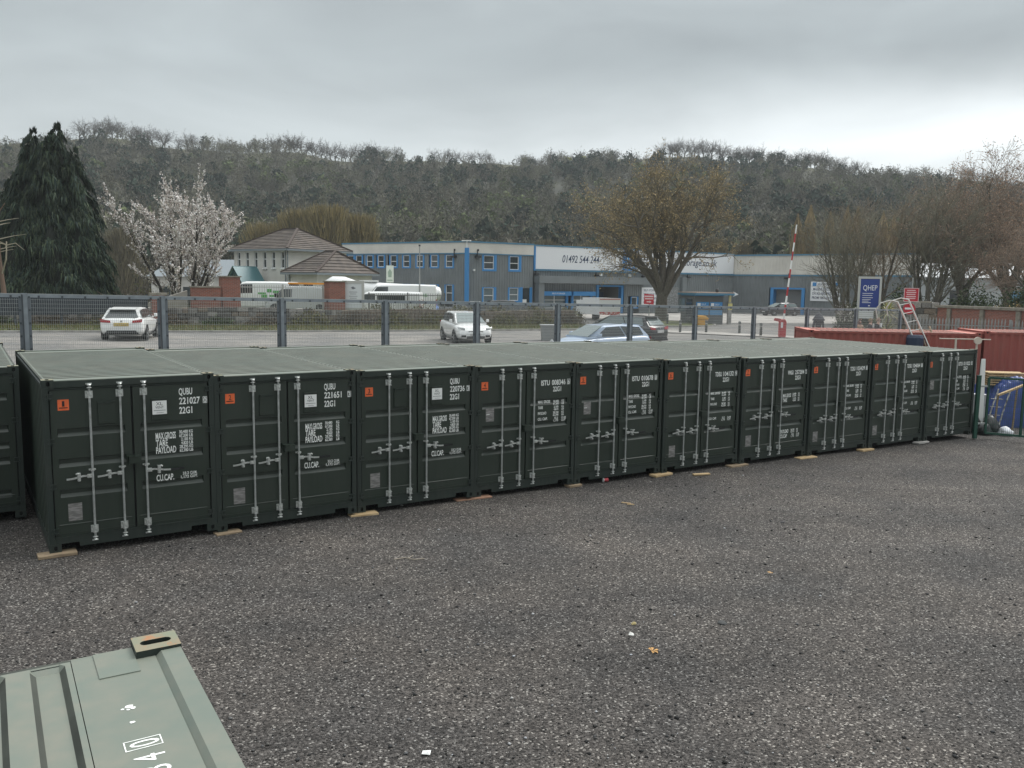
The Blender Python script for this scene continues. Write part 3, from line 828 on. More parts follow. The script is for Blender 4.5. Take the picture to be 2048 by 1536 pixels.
U, V = (1, 0, 0), (0, 0, 1)
def doors(root, spec, n):
    """two door leaves with gear, signs and stencilled codes; spec is a dict"""
    gz = spec.get('grooves', [(0.815, 0.935), (1.272, 1.400), (1.735, 1.855)])
    dl = door_panel(0.100, 1.196, 0.182, 1.106, gz).build('door', GREEN, root)
    dr = door_panel(1.226, CW - 0.100, 1.320, 2.246, gz).build('door', GREEN, root)
    for i, z in enumerate((0.27, 0.95, 1.63, 2.30)):
        put('hinge', HINGE, dl, (0.040, 0, z)); put('hinge', HINGE, dr, (CW - 0.040, 0, z), (0, 0, 0), (-1, 1, 1))
    hz = spec.get('handle', 1.122)
    for d, x, s in ((dl, 0.622, -1), (dl, 1.042, -1), (dr, 1.382, 1)):
        put('locking_rod', ROD, d, (x, 0, 0))
        put('rod_bracket', BRACKET, d, (x, 0, 2.352)); put('rod_bracket', BRACKET, d, (x, 0, 0.292))
        put('rod_guide', GUIDE, d, (x, 0, hz + 0.085))
        put('handle', HANDLE_L if s < 0 else HANDLE_R, d, (x, 0, hz))
        if s > 0: put('handle_grip', GRIP, d, (x + 0.355, 0, hz - 0.028))
    put('lock_box', LOCKBOX, dl, (1.214, 0, spec.get('lock', 1.235)))
    if spec.get('vents'):
        put('vent', VENT, dl, (0.735, 0, 1.884)); put('vent', VENT, dr, (1.492, 0, 1.884))
        put('vent_sign', XLSIGN, dr, (1.497, 0, 1.983))
        mb = MB(); y = YF - 0.0445
        letter(mb, 'XL', (1.553, y, 2.125), U, V, 0.055, 0.095); letter(mb, 'VENT', (1.540, y, 2.075), U, V, 0.038, 0.125)
        mb.box(1.515, 1.690, y, y + 0.001, 2.042, 2.048); mb.box(1.555, 1.660, y, y + 0.001, 2.006, 2.010)
        mb.build('vent_sign_lettering', INK, dr)
    if spec.get('sign', True):
        sx, sz = spec.get('sign_at', (0.178, 2.128))
        put('number_sign', SIGN, dl, (sx, 0, sz))
        mb = MB(); y = YF - 0.0055
        t = str(n); w = 0.040 if len(t) == 1 else 0.082
        if t == '1': w = 0.032
        letter(mb, t, (sx + 0.075 - w / 2, y, sz + 0.060), U, V, 0.085, w, bold=0.008)
        mb.box(sx + 0.018, sx + 0.132, y, y + 0.001, sz + 0.034, sz + 0.042)
        for k in range(9): mb.box(sx + 0.020 + k * 0.0125, sx + 0.028 + k * 0.0125, y, y + 0.001, sz + 0.030, sz + 0.047)
        mb.build('number_sign_digit', INK, dl)
    if 'plate' in spec:
        put('data_plate', DPLATE, dl, (spec['plate'][0], 0, spec['plate'][1]))
        if spec.get('plate_mark'):
            mb = MB(); mb.box(spec['plate'][0] + 0.01, spec['plate'][0] + 0.085, YF - 0.006, YF - 0.004, spec['plate'][1] + 0.135, spec['plate'][1] + 0.15)
            mb.build('plate_label', WHITE, dl)
    # stencilled codes on the right-hand leaf: (text, x, z, cap height, width)
    mb = MB(); y = YF - 0.0025
    for t, x, z, h, w in spec.get('text', []):
        letter(mb, t, (x, y, z), U, V, h, w, bold=0.022)
    for x, z, w, h in spec.get('boxes', []):
        b = 0.008
        mb.box(x, x + w, y, y + 0.001, z, z + b); mb.box(x, x + w, y, y + 0.001, z + h - b, z + h)
        mb.box(x, x + b, y, y + 0.001, z + b, z + h - b); mb.box(x + w - b, x + w, y, y + 0.001, z + b, z + h - b)
    if mb.v: mb.build('stencilled_code', STENCIL, dr)['kind'] = 'stuff'
    return dl, dr

def weights(x, xn, xu, z, dz, rows, lab_h, num_h, lab_w, right=True):
    """label column, figure column and unit column of a weight table; rows = [(label, fig, unit)]"""
    out = []
    for i, (lab, fig, unit) in enumerate(rows):
        zz = z - dz * i
        if lab: out.append((lab, x, zz - (lab_h - num_h), lab_h, lab_w * len(lab)))
        out.append((fig, xn, zz, num_h, 0.0225 * len(fig) * num_h / 0.05)); out.append((unit, xu, zz, num_h, 0.024 * len(unit) * num_h / 0.05))
    return out

def code_a(x, z, owner, num, dig, dx=0.365):
    """three-line code of the QUBU boxes"""
    t = [(owner, x, z, 0.108, 0.205), (num, x + 0.002, z - 0.150, 0.108, 0.318), (dig, x + dx + 0.012, z - 0.146, 0.088, 0.042), ('22G1', x, z - 0.300, 0.108, 0.198)]
    return t, [(x + dx, z - 0.154, 0.066, 0.106)]
def gross_a(x, z, gap=0.055):
    rows = [('', '30,480', 'KG'), ('', '67,200', 'LB'), ('', '2,185', 'KG'), ('', '4,820', 'LB'), ('', '28,295', 'KG'), ('', '62,380', 'LB')]
    out = [('MAX.GROSS', x, z - 0.118, 0.108, 0.300), ('TARE', x, z - 0.232, 0.108, 0.178), ('PAYLOAD', x, z - 0.344, 0.108, 0.300)]
    for i, (_, f, u) in enumerate(rows):
        zz = z - 0.048 - 0.0595 * i
        out.append((f, x + 0.352 + (0.026 if len(f) < 6 else 0), zz, 0.050, 0.132 if len(f) == 6 else 0.106)); out.append((u, x + 0.352 + 0.150 + gap - 0.055, zz, 0.050, 0.056))
    return out
def cap_a(x, z, xn):
    return [('CU.CAP.', x, z, 0.104, 0.262), ('33.2', xn + 0.03, z + 0.062, 0.046, 0.095), ('CU.M.', xn + 0.142, z + 0.062, 0.046, 0.105),
            ('1,172', xn, z + 0.006, 0.046, 0.122), ('CU.FT.', xn + 0.142, z + 0.006, 0.046, 0.115)]
def code_b(x, z, owner, num, dig, x22):
    t = [(owner, x, z, 0.108, 0.215), (num, x + 0.268, z, 0.108, 0.345), (dig, x + 0.674, z + 0.006, 0.092, 0.044), ('22G1', x22, z - 0.136, 0.104, 0.205)]
    return t, [(x + 0.660, z - 0.004, 0.072, 0.112)]
def gross_b(x, xn, z, dz, rows):
    out = []; i = 0
    for k, (lab, pair) in enumerate(rows):
        zz = z - dz * k
        out.append((lab, x, zz, 0.058, 0.030 * len(lab)))
        for q, (f, u) in enumerate(pair):
            out.append((f, xn + 0.018 * (6 - len(f)), zz + 0.006 - 0.052 * q, 0.044, 0.023 * len(f))); out.append((u, xn + 0.215, zz + 0.006 - 0.052 * q, 0.044, 0.028 * min(len(u), 4)))
    return out
W3 = [('MAX. GROSS', [('30,480', 'KG'), ('67,200', 'LB')]), ('TARE', [('2,180', 'KG'), ('4,810', 'LB')]), ('PAYLOAD', [('28,300', 'KG'), ('62,390', 'LB')])]
W4 = W3 + [('CU. CAP.', [('33.2', 'CU.M'), ('1,170', 'CU.FT')])]
CC = [('CU. CAP.', [('33.2', 'CU.M'), ('1,170', 'CU.FT')])]

SPECS = {}
t, b = code_a(1.902, 2.266, 'QUBU', '221027', '0')
SPECS[1] = dict(vents=True, sign_at=(0.200, 2.130), plate=(0.276, 0.446), text=t + gross_a(1.538, 1.698) + cap_a(1.530, 0.915, 1.896), boxes=b, lock=1.235)
t, b = code_a(1.860, 2.262, 'QUBU', '221651', '3', 0.430)
SPECS[2] = dict(vents=True, sign_at=(0.183, 2.122), plate=(0.279, 0.430), text=t + gross_a(1.518, 1.702, 0.11) + cap_a(1.490, 0.910, 1.880), boxes=b, lock=1.235)
t, b = code_a(1.900, 2.258, 'QUBU', '220736', '3')
SPECS[3] = dict(vents=True, sign_at=(0.173, 2.115), plate=(0.264, 0.426), text=t + gross_a(1.534, 1.675) + cap_a(1.511, 0.895, 1.906), boxes=b, lock=1.235)
t, b = code_b(1.575, 2.138, 'ISTU', '008346', '6', 1.875)
SPECS[4] = dict(handle=1.003, sign_at=(0.161, 2.114), plate=(0.266, 1.484), plate_mark=True, text=t + gross_b(1.507, 1.885, 1.770, 0.118, W4), boxes=b, lock=1.222)
t, b = code_b(1.553, 2.132, 'ISTU', '010678', '8', 1.845)
SPECS[5] = dict(handle=1.005, sign_at=(0.125, 2.130), plate=(0.232, 1.480), plate_mark=True, text=t + gross_b(1.470, 1.850, 1.770, 0.118, W4), boxes=b, lock=1.222)
t, b = code_b(1.605, 2.142, 'TDSU', '104132', '9', 1.860)
SPECS[6] = dict(handle=0.922, sign_at=(0.122, 2.140), plate=(0.218, 0.336), text=t + gross_b(1.485, 1.850, 1.715, 0.128, W3) + gross_b(1.460, 1.850, 1.115, 0.1, CC), boxes=b, lock=1.222)
t, b = code_b(1.630, 2.112, 'WNGU', '257284', '2', 1.910)
SPECS[7] = dict(handle=1.120, sign_at=(0.110, 2.145), plate=(0.205, 0.405), boxes=b, lock=1.222, text=t + [
    ('MAX.GROSS', 1.490, 1.540, 0.095, 0.300), ('TARE', 1.490, 1.422, 0.095, 0.160), ('PAYLOAD', 1.468, 0.625, 0.095, 0.290), ('CU.CAP', 1.462, 0.505, 0.095, 0.250)]
    + gross_b(1.9, 1.845, 1.590, 0.118, [('', [('30,480', 'KG'), ('67,200', 'LB')]), ('', [('2,190', 'KG'), ('4,830', 'LB')])])
    + gross_b(1.9, 1.845, 0.668, 0.118, [('', [('28,290', 'KG'), ('62,370', 'LB')]), ('', [('33.2', 'CU.M'), ('1,172', 'CU.FT')])]))
t, b = code_b(1.580, 2.150, 'TDSU', '103439', '8', 1.832)
SPECS[8] = dict(handle=0.928, sign_at=(0.115, 2.150), plate=(0.205, 0.345), text=t + gross_b(1.455, 1.840, 1.720, 0.128, W3) + gross_b(1.455, 1.840, 1.118, 0.1, CC), boxes=b, lock=1.222)
t, b = code_b(1.555, 2.150, 'TDSU', '104064', '1', 1.808)
SPECS[9] = dict(handle=0.930, sign_at=(0.090, 2.152), plate=(0.172, 0.338), text=t + gross_b(1.425, 1.810, 1.725, 0.128, W3) + gross_b(1.425, 1.810, 1.130, 0.1, CC), boxes=b, lock=1.222)
t, b = code_b(1.530, 2.128, 'ISTU', '011022', '0', 1.808)
SPECS[10] = dict(handle=0.992, sign_at=(0.070, 2.130), plate=(0.168, 1.482), text=t + gross_b(1.435, 1.830, 1.770, 0.118, W4), boxes=b, lock=1.222)

POSE = {1: (-6.842, 12.253, -0.007, 33.3), 2: (-4.807, 13.594, -0.056, 32.83), 3: (-2.765, 15.015, -0.091, 32.676), 4: (-0.718, 16.406, -0.123, 32.481),
        5: (1.35, 17.738, -0.147, 32.684), 6: (3.447, 19.049, -0.171, 32.395), 7: (5.571, 20.37, -0.21, 32.429), 8: (7.672, 21.656, -0.247, 32.186),
        9: (9.791, 22.958, -0.267, 31.844), 10: (11.915, 24.227, -0.273, 32.031)}
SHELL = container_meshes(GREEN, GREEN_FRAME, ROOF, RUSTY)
LABELS = {1: 'dark green container with XL VENT sign, nearest of the row, its long side showing',
          2: 'dark green container with XL VENT sign standing between two others with that sign',
          3: 'dark green container with XL VENT sign next to the first one coded ISTU',
          4: 'dark green container coded ISTU with a white chip beside its middle seam',
          5: 'dark green container coded ISTU with the red paper cup at its foot',
          6: 'dark green container coded TDSU with a loose pale board lying in front',
          7: 'dark green container coded WNGU with payload lettered low on its door',
          8: 'dark green container coded TDSU directly beside the one coded WNGU',
          9: 'dark green container coded TDSU next to last before the green gate',
          10: 'dark green container coded ISTU at the far end beside the green gate'}
for n in range(1, 11):
    x, y, z, a = POSE[n]
    root = empty('shipping_container', (x, y, z), R(a), LABELS[n], 'container', 'dark green containers standing in a row')
    shell(root, SHELL)
    doors(root, SPECS[n], n)
# the box at the left edge, set back behind container 1
root = empty('shipping_container', (-10.33, 12.86, 0.0), R(33.0), 'dark green container set back behind the others, showing no orange sign', 'container', 'dark green containers standing in a row')
shell(root, SHELL)
doors(root, dict(sign=False, handle=0.70, grooves=[(0.36, 0.50), (0.93, 1.06), (1.20, 1.32), (1.48, 1.60), (2.02, 2.14)], lock=1.10), 0)
# the box in the foreground, seen from above
fg = empty('shipping_container', (-0.192, 1.527, -0.051), R(121.8), 'near container seen from above, grey green roof with a boxed white 0', 'container')
shell(fg, SHELL)
for x0, x1, g0, g1 in ((0.100, 1.196, 0.182, 1.106), (1.226, CW - 0.100, 1.320, 2.246)):
    door_panel(x0, x1, g0, g1, [(0.815, 0.935), (1.272, 1.400), (1.735, 1.855)]).build('end_panel', GREEN, fg)

mb = MB(); rz = CH - 0.030 + 0.0018
def roof_mark(t, xa, xb, ytop, ybot):
    letter(mb, t, (xa, ybot, rz), (1, 0, 0), (0, 1, 0), ytop - ybot, xb - xa, bold=0.0)
roof_mark('0', 1.548, 1.588, 0.305, 0.206)
for xa, xb, ya, yb in ((1.534, 1.538, 0.197, 0.316), (1.597, 1.601, 0.197, 0.316), (1.538, 1.597, 0.197, 0.201), (1.538, 1.597, 0.312, 0.316)):
    mb.box(xa, xb, ya, yb, rz, rz + 0.0006)
roof_mark('4', 1.440, 1.486, 0.305, 0.203)
roof_mark('3', 1.362, 1.402, 0.302, 0.201)
roof_mark('2', 1.285, 1.325, 0.302, 0.201)
mb.build('stencilled_code', STENCIL, fg)['kind'] = 'stuff'
mb = MB()                                             # bird lime and scuffs
for x, y, r in ((1.86, 0.262, 0.016), (1.845, 0.250, 0.010), (1.838, 0.268, 0.007), (1.85, 0.285, 0.006), (1.735, 0.268, 0.009), (1.52, 0.09, 0.004)):
    pts = [(x + r * (0.7 + 0.5 * random.random()) * math.cos(k * 0.9), y + r * (0.8 + 0.5 * random.random()) * math.sin(k * 0.9), rz + 0.0004) for k in range(7)]
    mb.add(pts, [tuple(range(7))])
o = mb.build('bird_lime', STENCIL, fg); o['kind'] = 'stuff'
# ================================================================== security fence behind the containers
FENCE_GREY = mat('grey_powder_coat', (0.25, 0.28, 0.305), rough=0.45, noise=0.15, nscale=6)
FENCE_DARK = mat('dark_fence_channel', (0.06, 0.07, 0.08), rough=0.5)
WIRE = mat('galvanised_wire', (0.42, 0.43, 0.42), rough=0.5, metal=0.3)
STEP = 3.08
fence = empty('mesh_fence', (F0[0], F0[1], zg(*F0)), R(31.42), 'tall grey welded mesh security fence running behind the row of containers', 'fence')
ftop = lambda t: 3.69 - 0.0455 * t
mb = MB()
mb.box(-0.052, 0.062, -0.040, 0.030, 0, 2.42, 0); mb.box(-0.062, -0.030, -0.052, -0.0405, 0.0, 2.41, 1)
mb.box(-0.066, 0.066, -0.044, 0.034, 2.42, 2.445, 0)
for s in (-1, 1):
    mb.box(s * 0.062 if s > 0 else -0.128, 0.128 if s > 0 else -0.062, -0.022, -0.012, 0.05, 2.40, 3)
    for k in range(8): mb.box(s * 0.098 - 0.020, s * 0.098 + 0.020, -0.034, -0.022, 0.16 + k * 0.31, 0.205 + k * 0.31, 1)
POST = mb.mesh('post', [FENCE_GREY, FENCE_DARK, FENCE_DARK, mat('clamp_bar_grey', (0.14, 0.158, 0.175), rough=0.5)])
mb = MB(); L0, L1, HP = 0.10, STEP - 0.10, 2.30
nv = int((L1 - L0) / 0.046)
for i in range(nv + 1):
    x = L0 + (L1 - L0) * i / nv
    mb.box(x - 0.0026, x + 0.0026, -0.0026, 0.0026, 0, HP)
for k in range(24):
    z = 0.02 + k * 0.098
    mb.box(L0, L1, -0.008, -0.0027, z - 0.0028, z + 0.0028)
PANEL = mb.mesh('wire_mesh', WIRE)
mb = MB()
mb.box(0.066, STEP - 0.066, -0.030, -0.022, 0, 0.085, 0); mb.box(0.066, STEP - 0.066, -0.030, 0.022, 0.085, 0.092, 1)
for k in range(6): mb.box(0.28 + k * 0.5, 0.325 + k * 0.5, -0.042, -0.030, 0.0, 0.05, 2)
RAIL = mb.mesh('top_rail', [FENCE_GREY, WIRE, FENCE_DARK])
for t in range(-2, 12):
    z = ftop(t) - 2.445 - zg(*F0)
    put('post', POST, fence, (t * STEP, 0, z))
    if t < 11:
        tilt = math.atan2(0.0455, STEP)
        o = put('wire_mesh', PANEL, fence, (t * STEP, 0, z + 0.02), (0, tilt, 0)); o['kind'] = 'stuff'
        put('top_rail', RAIL, fence, (t * STEP, 0.0, z + 2.345), (0, tilt, 0))

# ================================================================== kerb, verge, boundary wall
KERB = [(-33.5, 31.0), (-23.55, 39.0), (-20.4, 41.6), (-9.4, 49.0), (2.46, 56.2), (5.62, 58.1)]
def offs(line, d):
    out = []
    for i, p in enumerate(line):
        a = line[max(i - 1, 0)]; b = line[min(i + 1, len(line) - 1)]
        t = Vector((b[0] - a[0], b[1] - a[1])).normalized()
        out.append((p[0] - t.y * d, p[1] + t.x * d))
    return out
def strip(mb, la, lb, za, zb, m=0):
    for (a0, a1), (b0, b1) in zip(zip(la, la[1:]), zip(lb, lb[1:])):
        mb.add([(*a0, zg(*a0) + za), (*a1, zg(*a1) + za), (*b1, zg(*b1) + zb), (*b0, zg(*b0) + zb)], [(0, 1, 2, 3)], m)
def dense(line, step=1.0):
    out = []
    for a, b in zip(line, line[1:]):
        n = max(1, int(math.hypot(b[0] - a[0], b[1] - a[1]) / step))
        out += [(a[0] + (b[0] - a[0]) * k / n, a[1] + (b[1] - a[1]) * k / n) for k in range(n)]
    return out + [line[-1]]
K1 = dense(KERB)
mb = MB(); strip(mb, K1, K1, -0.05, 0.11); strip(mb, K1, offs(K1, 0.13), 0.11, 0.11)
tag(mb.build('kerb', CONCRETE), kind='structure')
mb = MB(); strip(mb, offs(K1, 0.13), offs(K1, 1.4), 0.105, 0.22); strip(mb, offs(K1, 1.4), offs(K1, 3.2), 0.22, 0.30)
tag(mb.build('grass_verge', GRASS_BASE), kind='structure')
# raised ground of the plot behind the wall
def plot_h(p): return max(0.0, min(1.0, (3.5 - p[0]) / 8.0))
mb = MB(); lines = [(offs(K1, 2.9), 1.02, 0.15), (offs(K1, 6.0), 0.95, 0.15), (offs(K1, 13.0), 0.60, 0.10), (offs(K1, 26.0), 0.15, 0.05)]
for (la, ha, ba), (lb, hb, bb) in zip(lines, lines[1:]):
    for (a0, a1), (b0, b1) in zip(zip(la, la[1:]), zip(lb, lb[1:])):
        Z = lambda p, h, b: (*p, zg(*p) + b + h * plot_h(p))
        mb.add([Z(a0, ha, ba), Z(a1, ha, ba), Z(b1, hb, bb), Z(b0, hb, bb)], [(0, 1, 2, 3)])
tag(mb.build('plot_turf', GRASS_BASE), kind='structure')

STONES = [mat('rubble_stone_%s' % n, c, rough=0.9, noise=0.35, nscale=8, bump=0.4, bscale=20) for n, c in
          (('grey', (0.20, 0.19, 0.175)), ('brown', (0.19, 0.155, 0.12)), ('dark', (0.11, 0.105, 0.095)), ('pale', (0.30, 0.285, 0.26)))]
MORTAR = mat('lime_mortar', (0.15, 0.14, 0.12), rough=0.95, noise=0.3, nscale=5)
def stone_meshes():
    out = []
    for k in range(12):
        mb = MB(); w, d, h = 0.5, 0.5, 0.5
        j = lambda: 0.10 * (random.random() - 0.5)
        vs = []
        for z in (-1, 1):
            for x, y in ((-1, -1), (0, -1.18), (1, -1), (1, 1), (-1, 1)):
                vs.append((x * 0.5 * (0.94 + j()), y * 0.5, z * 0.5 * (0.90 + j()) + (j() if x else 0)))
        mb.add(vs, [(0, 1, 6, 5), (1, 2, 7, 6), (2, 3, 8, 7), (3, 4, 9, 8), (4, 0, 5, 9), (5, 6, 7, 8, 9), (4, 3, 2, 1, 0)])
        out.append(mb.mesh('stone', STONES[k % 4]))
    return out
STONE_ME = stone_meshes()
def stone_wall(name, pts, z0, z1, label, cap=None, limit=300, thick=0.45, cw=0.46, ch=0.24, capw=0.55):
    """rubble wall along pts; z0, z1 give foot and top at (x, y); stones of the near face are pieces"""
    root = empty(name, (pts[0][0], pts[0][1], z0(*pts[0])), 0, label, 'wall')
    ox, oy, oz = root.location
    core = MB(); rest = MB(); line = dense(pts, 1.5); cands = []
    for (ax, ay), (bx, by) in zip(line, line[1:]):
        t = Vector((bx - ax, by - ay, 0)); ln = t.length; t.normalize(); n = Vector((-t.y, t.x, 0))
        za, zb, zc, zd = z0(ax, ay) - 0.3, z0(bx, by) - 0.3, z1(bx, by), z1(ax, ay)
        P = lambda x, y, z: (x - ox, y - oy, z - oz)
        core.add([P(ax, ay, za), P(bx, by, zb), P(bx, by, zc - 0.03), P(ax, ay, zd - 0.03), P(ax + n.x * thick, ay + n.y * thick, za), P(bx + n.x * thick, by + n.y * thick, zb),
                  P(bx + n.x * thick, by + n.y * thick, zc - 0.03), P(ax + n.x * thick, ay + n.y * thick, zd - 0.03)],
                 [(0, 1, 2, 3), (3, 2, 6, 7), (5, 4, 7, 6), (1, 5, 6, 2), (4, 0, 3, 7)])
        hgt = zd - za - 0.3; nr = max(1, int(hgt / ch))
        for r in range(nr):
            x = -random.random() * 0.2
            while x < ln:
                w = cw * (0.6 + 0.8 * random.random())
                cx, cy = ax + t.x * (x + w / 2), ay + t.y * (x + w / 2)
                cands.append((cx, cy, za + 0.3 + hgt * (r + 0.5) / nr, w, hgt / nr * 0.98, math.atan2(t.y, t.x)))
                x += w
    core.build('wall_core', MORTAR, root)
    order = sorted(range(len(cands)), key=lambda k: math.hypot(cands[k][0], cands[k][1]))
    for i, k in enumerate(order):
        cx, cy, cz, w, h, a = cands[k]
        if i < limit:
            put('stone', random.choice(STONE_ME), root, (cx - ox - 0.05 * math.sin(-a), cy - oy, cz - oz), (0, 0, a), (w, 0.26 + 0.08 * random.random(), h))
        else:
            rest.cbox((cx - ox, cy - oy, cz - oz - h / 2 + 0.01), (w * 0.93, 0.22 + 0.08 * random.random(), h * 0.92), 0, a)
    if rest.v: rest.build('stones', STONES[1], root)['kind'] = 'stuff'
    if cap:
        mb = MB()
        for (ax, ay), (bx, by) in zip(pts, pts[1:]):
            t = Vector((bx - ax, by - ay, 0)).normalized(); n = Vector((-t.y, t.x, 0)) * (thick / 2)
            mb.bar((ax + n.x - ox, ay + n.y - oy, z1(ax, ay) + 0.045 - oz), (bx + n.x - ox, by + n.y - oy, z1(bx, by) + 0.045 - oz), capw + 0.1, 0.10)
        mb.build('coping', cap, root)
    return root
W1 = offs(KERB, 2.6)
wall_main = stone_wall('boundary_wall', W1, lambda x, y: zg(x, y) + 0.25, lambda x, y: zg(x, y) + 1.22 + 0.05 * math.sin(x * 0.7), 'low rubble stone wall along the far side of the car park')

BRICK = mat('red_brick', (0.26, 0.085, 0.055), rough=0.9)
def brick_material():
    m = bpy.data.materials.new('red_brickwork'); m.use_nodes = True
    nt = m.node_tree; N, L = nt.nodes, nt.links; b = N['Principled BSDF']; b.inputs['Roughness'].default_value = 0.9
    tc = N.new('ShaderNodeTexCoord'); br = N.new('ShaderNodeTexBrick')
    mp = N.new('ShaderNodeMapping'); mp.inputs['Rotation'].default_value = (R(90), 0, 0)
    L.new(tc.outputs['Object'], mp.inputs[0]); L.new(mp.outputs[0], br.inputs['Vector'])
    br.inputs['Scale'].default_value = 1.0; br.inputs['Brick Width'].default_value = 0.225; br.inputs['Row Height'].default_value = 0.075
    br.inputs['Mortar Size'].default_value = 0.008
    br.inputs['Color1'].default_value = (0.29, 0.100, 0.070, 1); br.inputs['Color2'].default_value = (0.21, 0.078, 0.058, 1); br.inputs['Mortar'].default_value = (0.25, 0.21, 0.18, 1)
    L.new(br.outputs[0], b.inputs['Base Color'])
    return m
BRICKWORK = brick_material()
CAPSTONE = mat('weathered_coping', (0.24, 0.22, 0.18), rough=0.9, noise=0.3, nscale=4)
def pier(x, y, w, z0, z1, rz, label, cap=0.07, d=None):
    root = empty('brick_pier', (x, y, z0), rz, label, 'pier')
    mb = MB(); mb.cbox((0, 0, 0), (w, d or w, z1 - z0)); mb.build('shaft', BRICKWORK, root)
    mb = MB(); mb.cbox((0, 0, z1 - z0), (w + 0.14, (d or w) + 0.14, cap)); mb.build('coping', CAPSTONE, root)
    return root
WA = R(36)
pier(-16.46, 49.6, 1.00, 1.2, 4.22, R(30), 'tall red brick pier standing at the end of the low brick wall', 0.07)
pier(-11.12, 53.2, 1.02, 1.1, 4.02, R(30), 'red brick pier standing beside the grey framed notice board', 0.07)
pier(-18.55, 44.6, 0.68, 1.3, 3.22, R(30), 'short brick pillar with a flat stone cap at the dark panel fence', 0.12)
lowb = empty('brick_wall', (-17.37, 48.6, 1.25), R(30), 'low red brick wall with coping joined to the tall pier', 'wall')
mb = MB(); mb.box(-0.92, 0.66, -0.17, 0.17, 0, 2.36); mb.build('brickwork', BRICKWORK, lowb)
mb = MB(); mb.box(-0.98, 0.66, -0.23, 0.23, 2.36, 2.44); mb.build('coping', CAPSTONE, lowb)
REND = mat('grey_render', (0.27, 0.25, 0.22), rough=0.95, noise=0.2, nscale=2)
sl = empty('rendered_wall', (-18.3, 47.6, 1.3), R(32), 'sloping grey rendered wall beside the low brick wall', 'wall')
mb = MB(); mb.prism([(-1.9, 0), (0.1, 0), (0.1, 2.15), (-1.9, 1.45)], -0.15, 0.15, 'y'); mb.build('panel', REND, sl)
# dark panel fence on the wall at the left
DPAN = mat('slate_blue_sheeting', (0.035, 0.045, 0.055), rough=0.6, noise=0.2, nscale=4)
pf = empty('panel_fence', (-27.0, 38.3, 1.5), math.atan2(44.4 - 38.3, -18.95 + 27.0), 'dark slate blue sheet fence standing behind the stone wall by the conifers', 'fence')
LF = math.hypot(44.4 - 38.3, -18.95 + 27.0)
mb = MB()
for k in range(int(LF / 0.13)):
    mb.box(k * 0.13, k * 0.13 + 0.085, -0.03, 0.0, 0.75, 1.72); mb.box(k * 0.13 + 0.085, k * 0.13 + 0.13, -0.012, 0.0, 0.75, 1.72)
o = mb.build('sheeting', DPAN, pf); o['kind'] = 'stuff'
for k in range(6):
    mb = MB(); mb.box(k * 2.0 - 0.05, k * 2.0 + 0.05, 0.0, 0.10, 0, 1.76); mb.build('post', DPAN, pf)

# railings between the piers, and the notice board
RAILING = mat('pale_grey_railing', (0.42, 0.42, 0.40), rough=0.5, metal=0.2)
def railing(x0, y0, x1, y1, zb, zt, label, gap=0.145, dark=None):
    ln = math.hypot(x1 - x0, y1 - y0)
    root = empty('railing', (x0, y0, zb), math.atan2(y1 - y0, x1 - x0), label, 'railing')
    mb = MB()
    for k in range(int(ln / gap) + 1): mb.box(k * gap - 0.011, k * gap + 0.011, -0.011, 0.011, 0.0, zt - zb)
    o = mb.build('bars', dark or RAILING, root); o['kind'] = 'stuff'
    for z in (0.12, zt - zb - 0.16):
        mb = MB(); mb.box(0, ln, -0.020, -0.0115, z, z + 0.045); mb.build('rail', dark or RAILING, root)
    n = max(2, int(ln / 2.6))
    for k in range(n + 1):
        mb = MB(); mb.box(ln * k / n - 0.035, ln * k / n + 0.035, 0.012, 0.075, -0.4, zt - zb + 0.05); mb.build('post', dark or RAILING, root)
    return root
DARKRAIL = mat('dark_railing', (0.10, 0.105, 0.10), rough=0.5)
railing(-15.95, 49.9, -11.75, 52.9, 1.55, 3.80, 'pale upright bar railing between the two red brick piers')
railing(-9.15, 54.3, -4.6, 57.4, 1.5, 3.35, 'dark upright bar railing running on from the notice board', 0.13, DARKRAIL)
BOARDFRAME = mat('pale_grey_frame', (0.45, 0.45, 0.42), rough=0.5)
NOTICE = mat('notice_white', (0.62, 0.65, 0.66), rough=0.5)
nb = empty('notice_board', (-10.0, 53.4, 1.1), R(8), 'white notice board in a broad pale grey frame beside a brick pier', 'sign')
mb = MB(); mb.box(-0.68, -0.54, -0.06, 0.06, 0, 3.02); mb.box(0.52, 0.68, -0.06, 0.06, 0, 3.02); mb.box(-0.54, 0.52, -0.06, 0.06, 2.86, 3.02); mb.box(-0.54, 0.52, -0.06, 0.06, 1.20, 1.34)
mb.build('frame', BOARDFRAME, nb)
mb = MB(); mb.box(-0.54, 0.52, -0.03, 0.02, 1.34, 2.86); mb.build('panel', NOTICE, nb)
mb = MB(); mb.prism([(-0.12, 2.52), (0.06, 2.60), (0.18, 2.56), (0.0, 2.48)], -0.034, -0.031, 'y'); mb.prism([(-0.16, 2.58), (-0.02, 2.66), (0.08, 2.62), (-0.06, 2.55)], -0.034, -0.031, 'y')
for i, (w, z) in enumerate(((0.5, 2.30), (0.38, 2.18), (0.52, 2.04), (0.42, 1.92), (0.46, 1.80))): mb.box(-w / 2, w / 2, -0.034, -0.031, z, z + 0.030)
mb.build('notice_lettering', mat('grey_ink', (0.16, 0.17, 0.19)), nb)

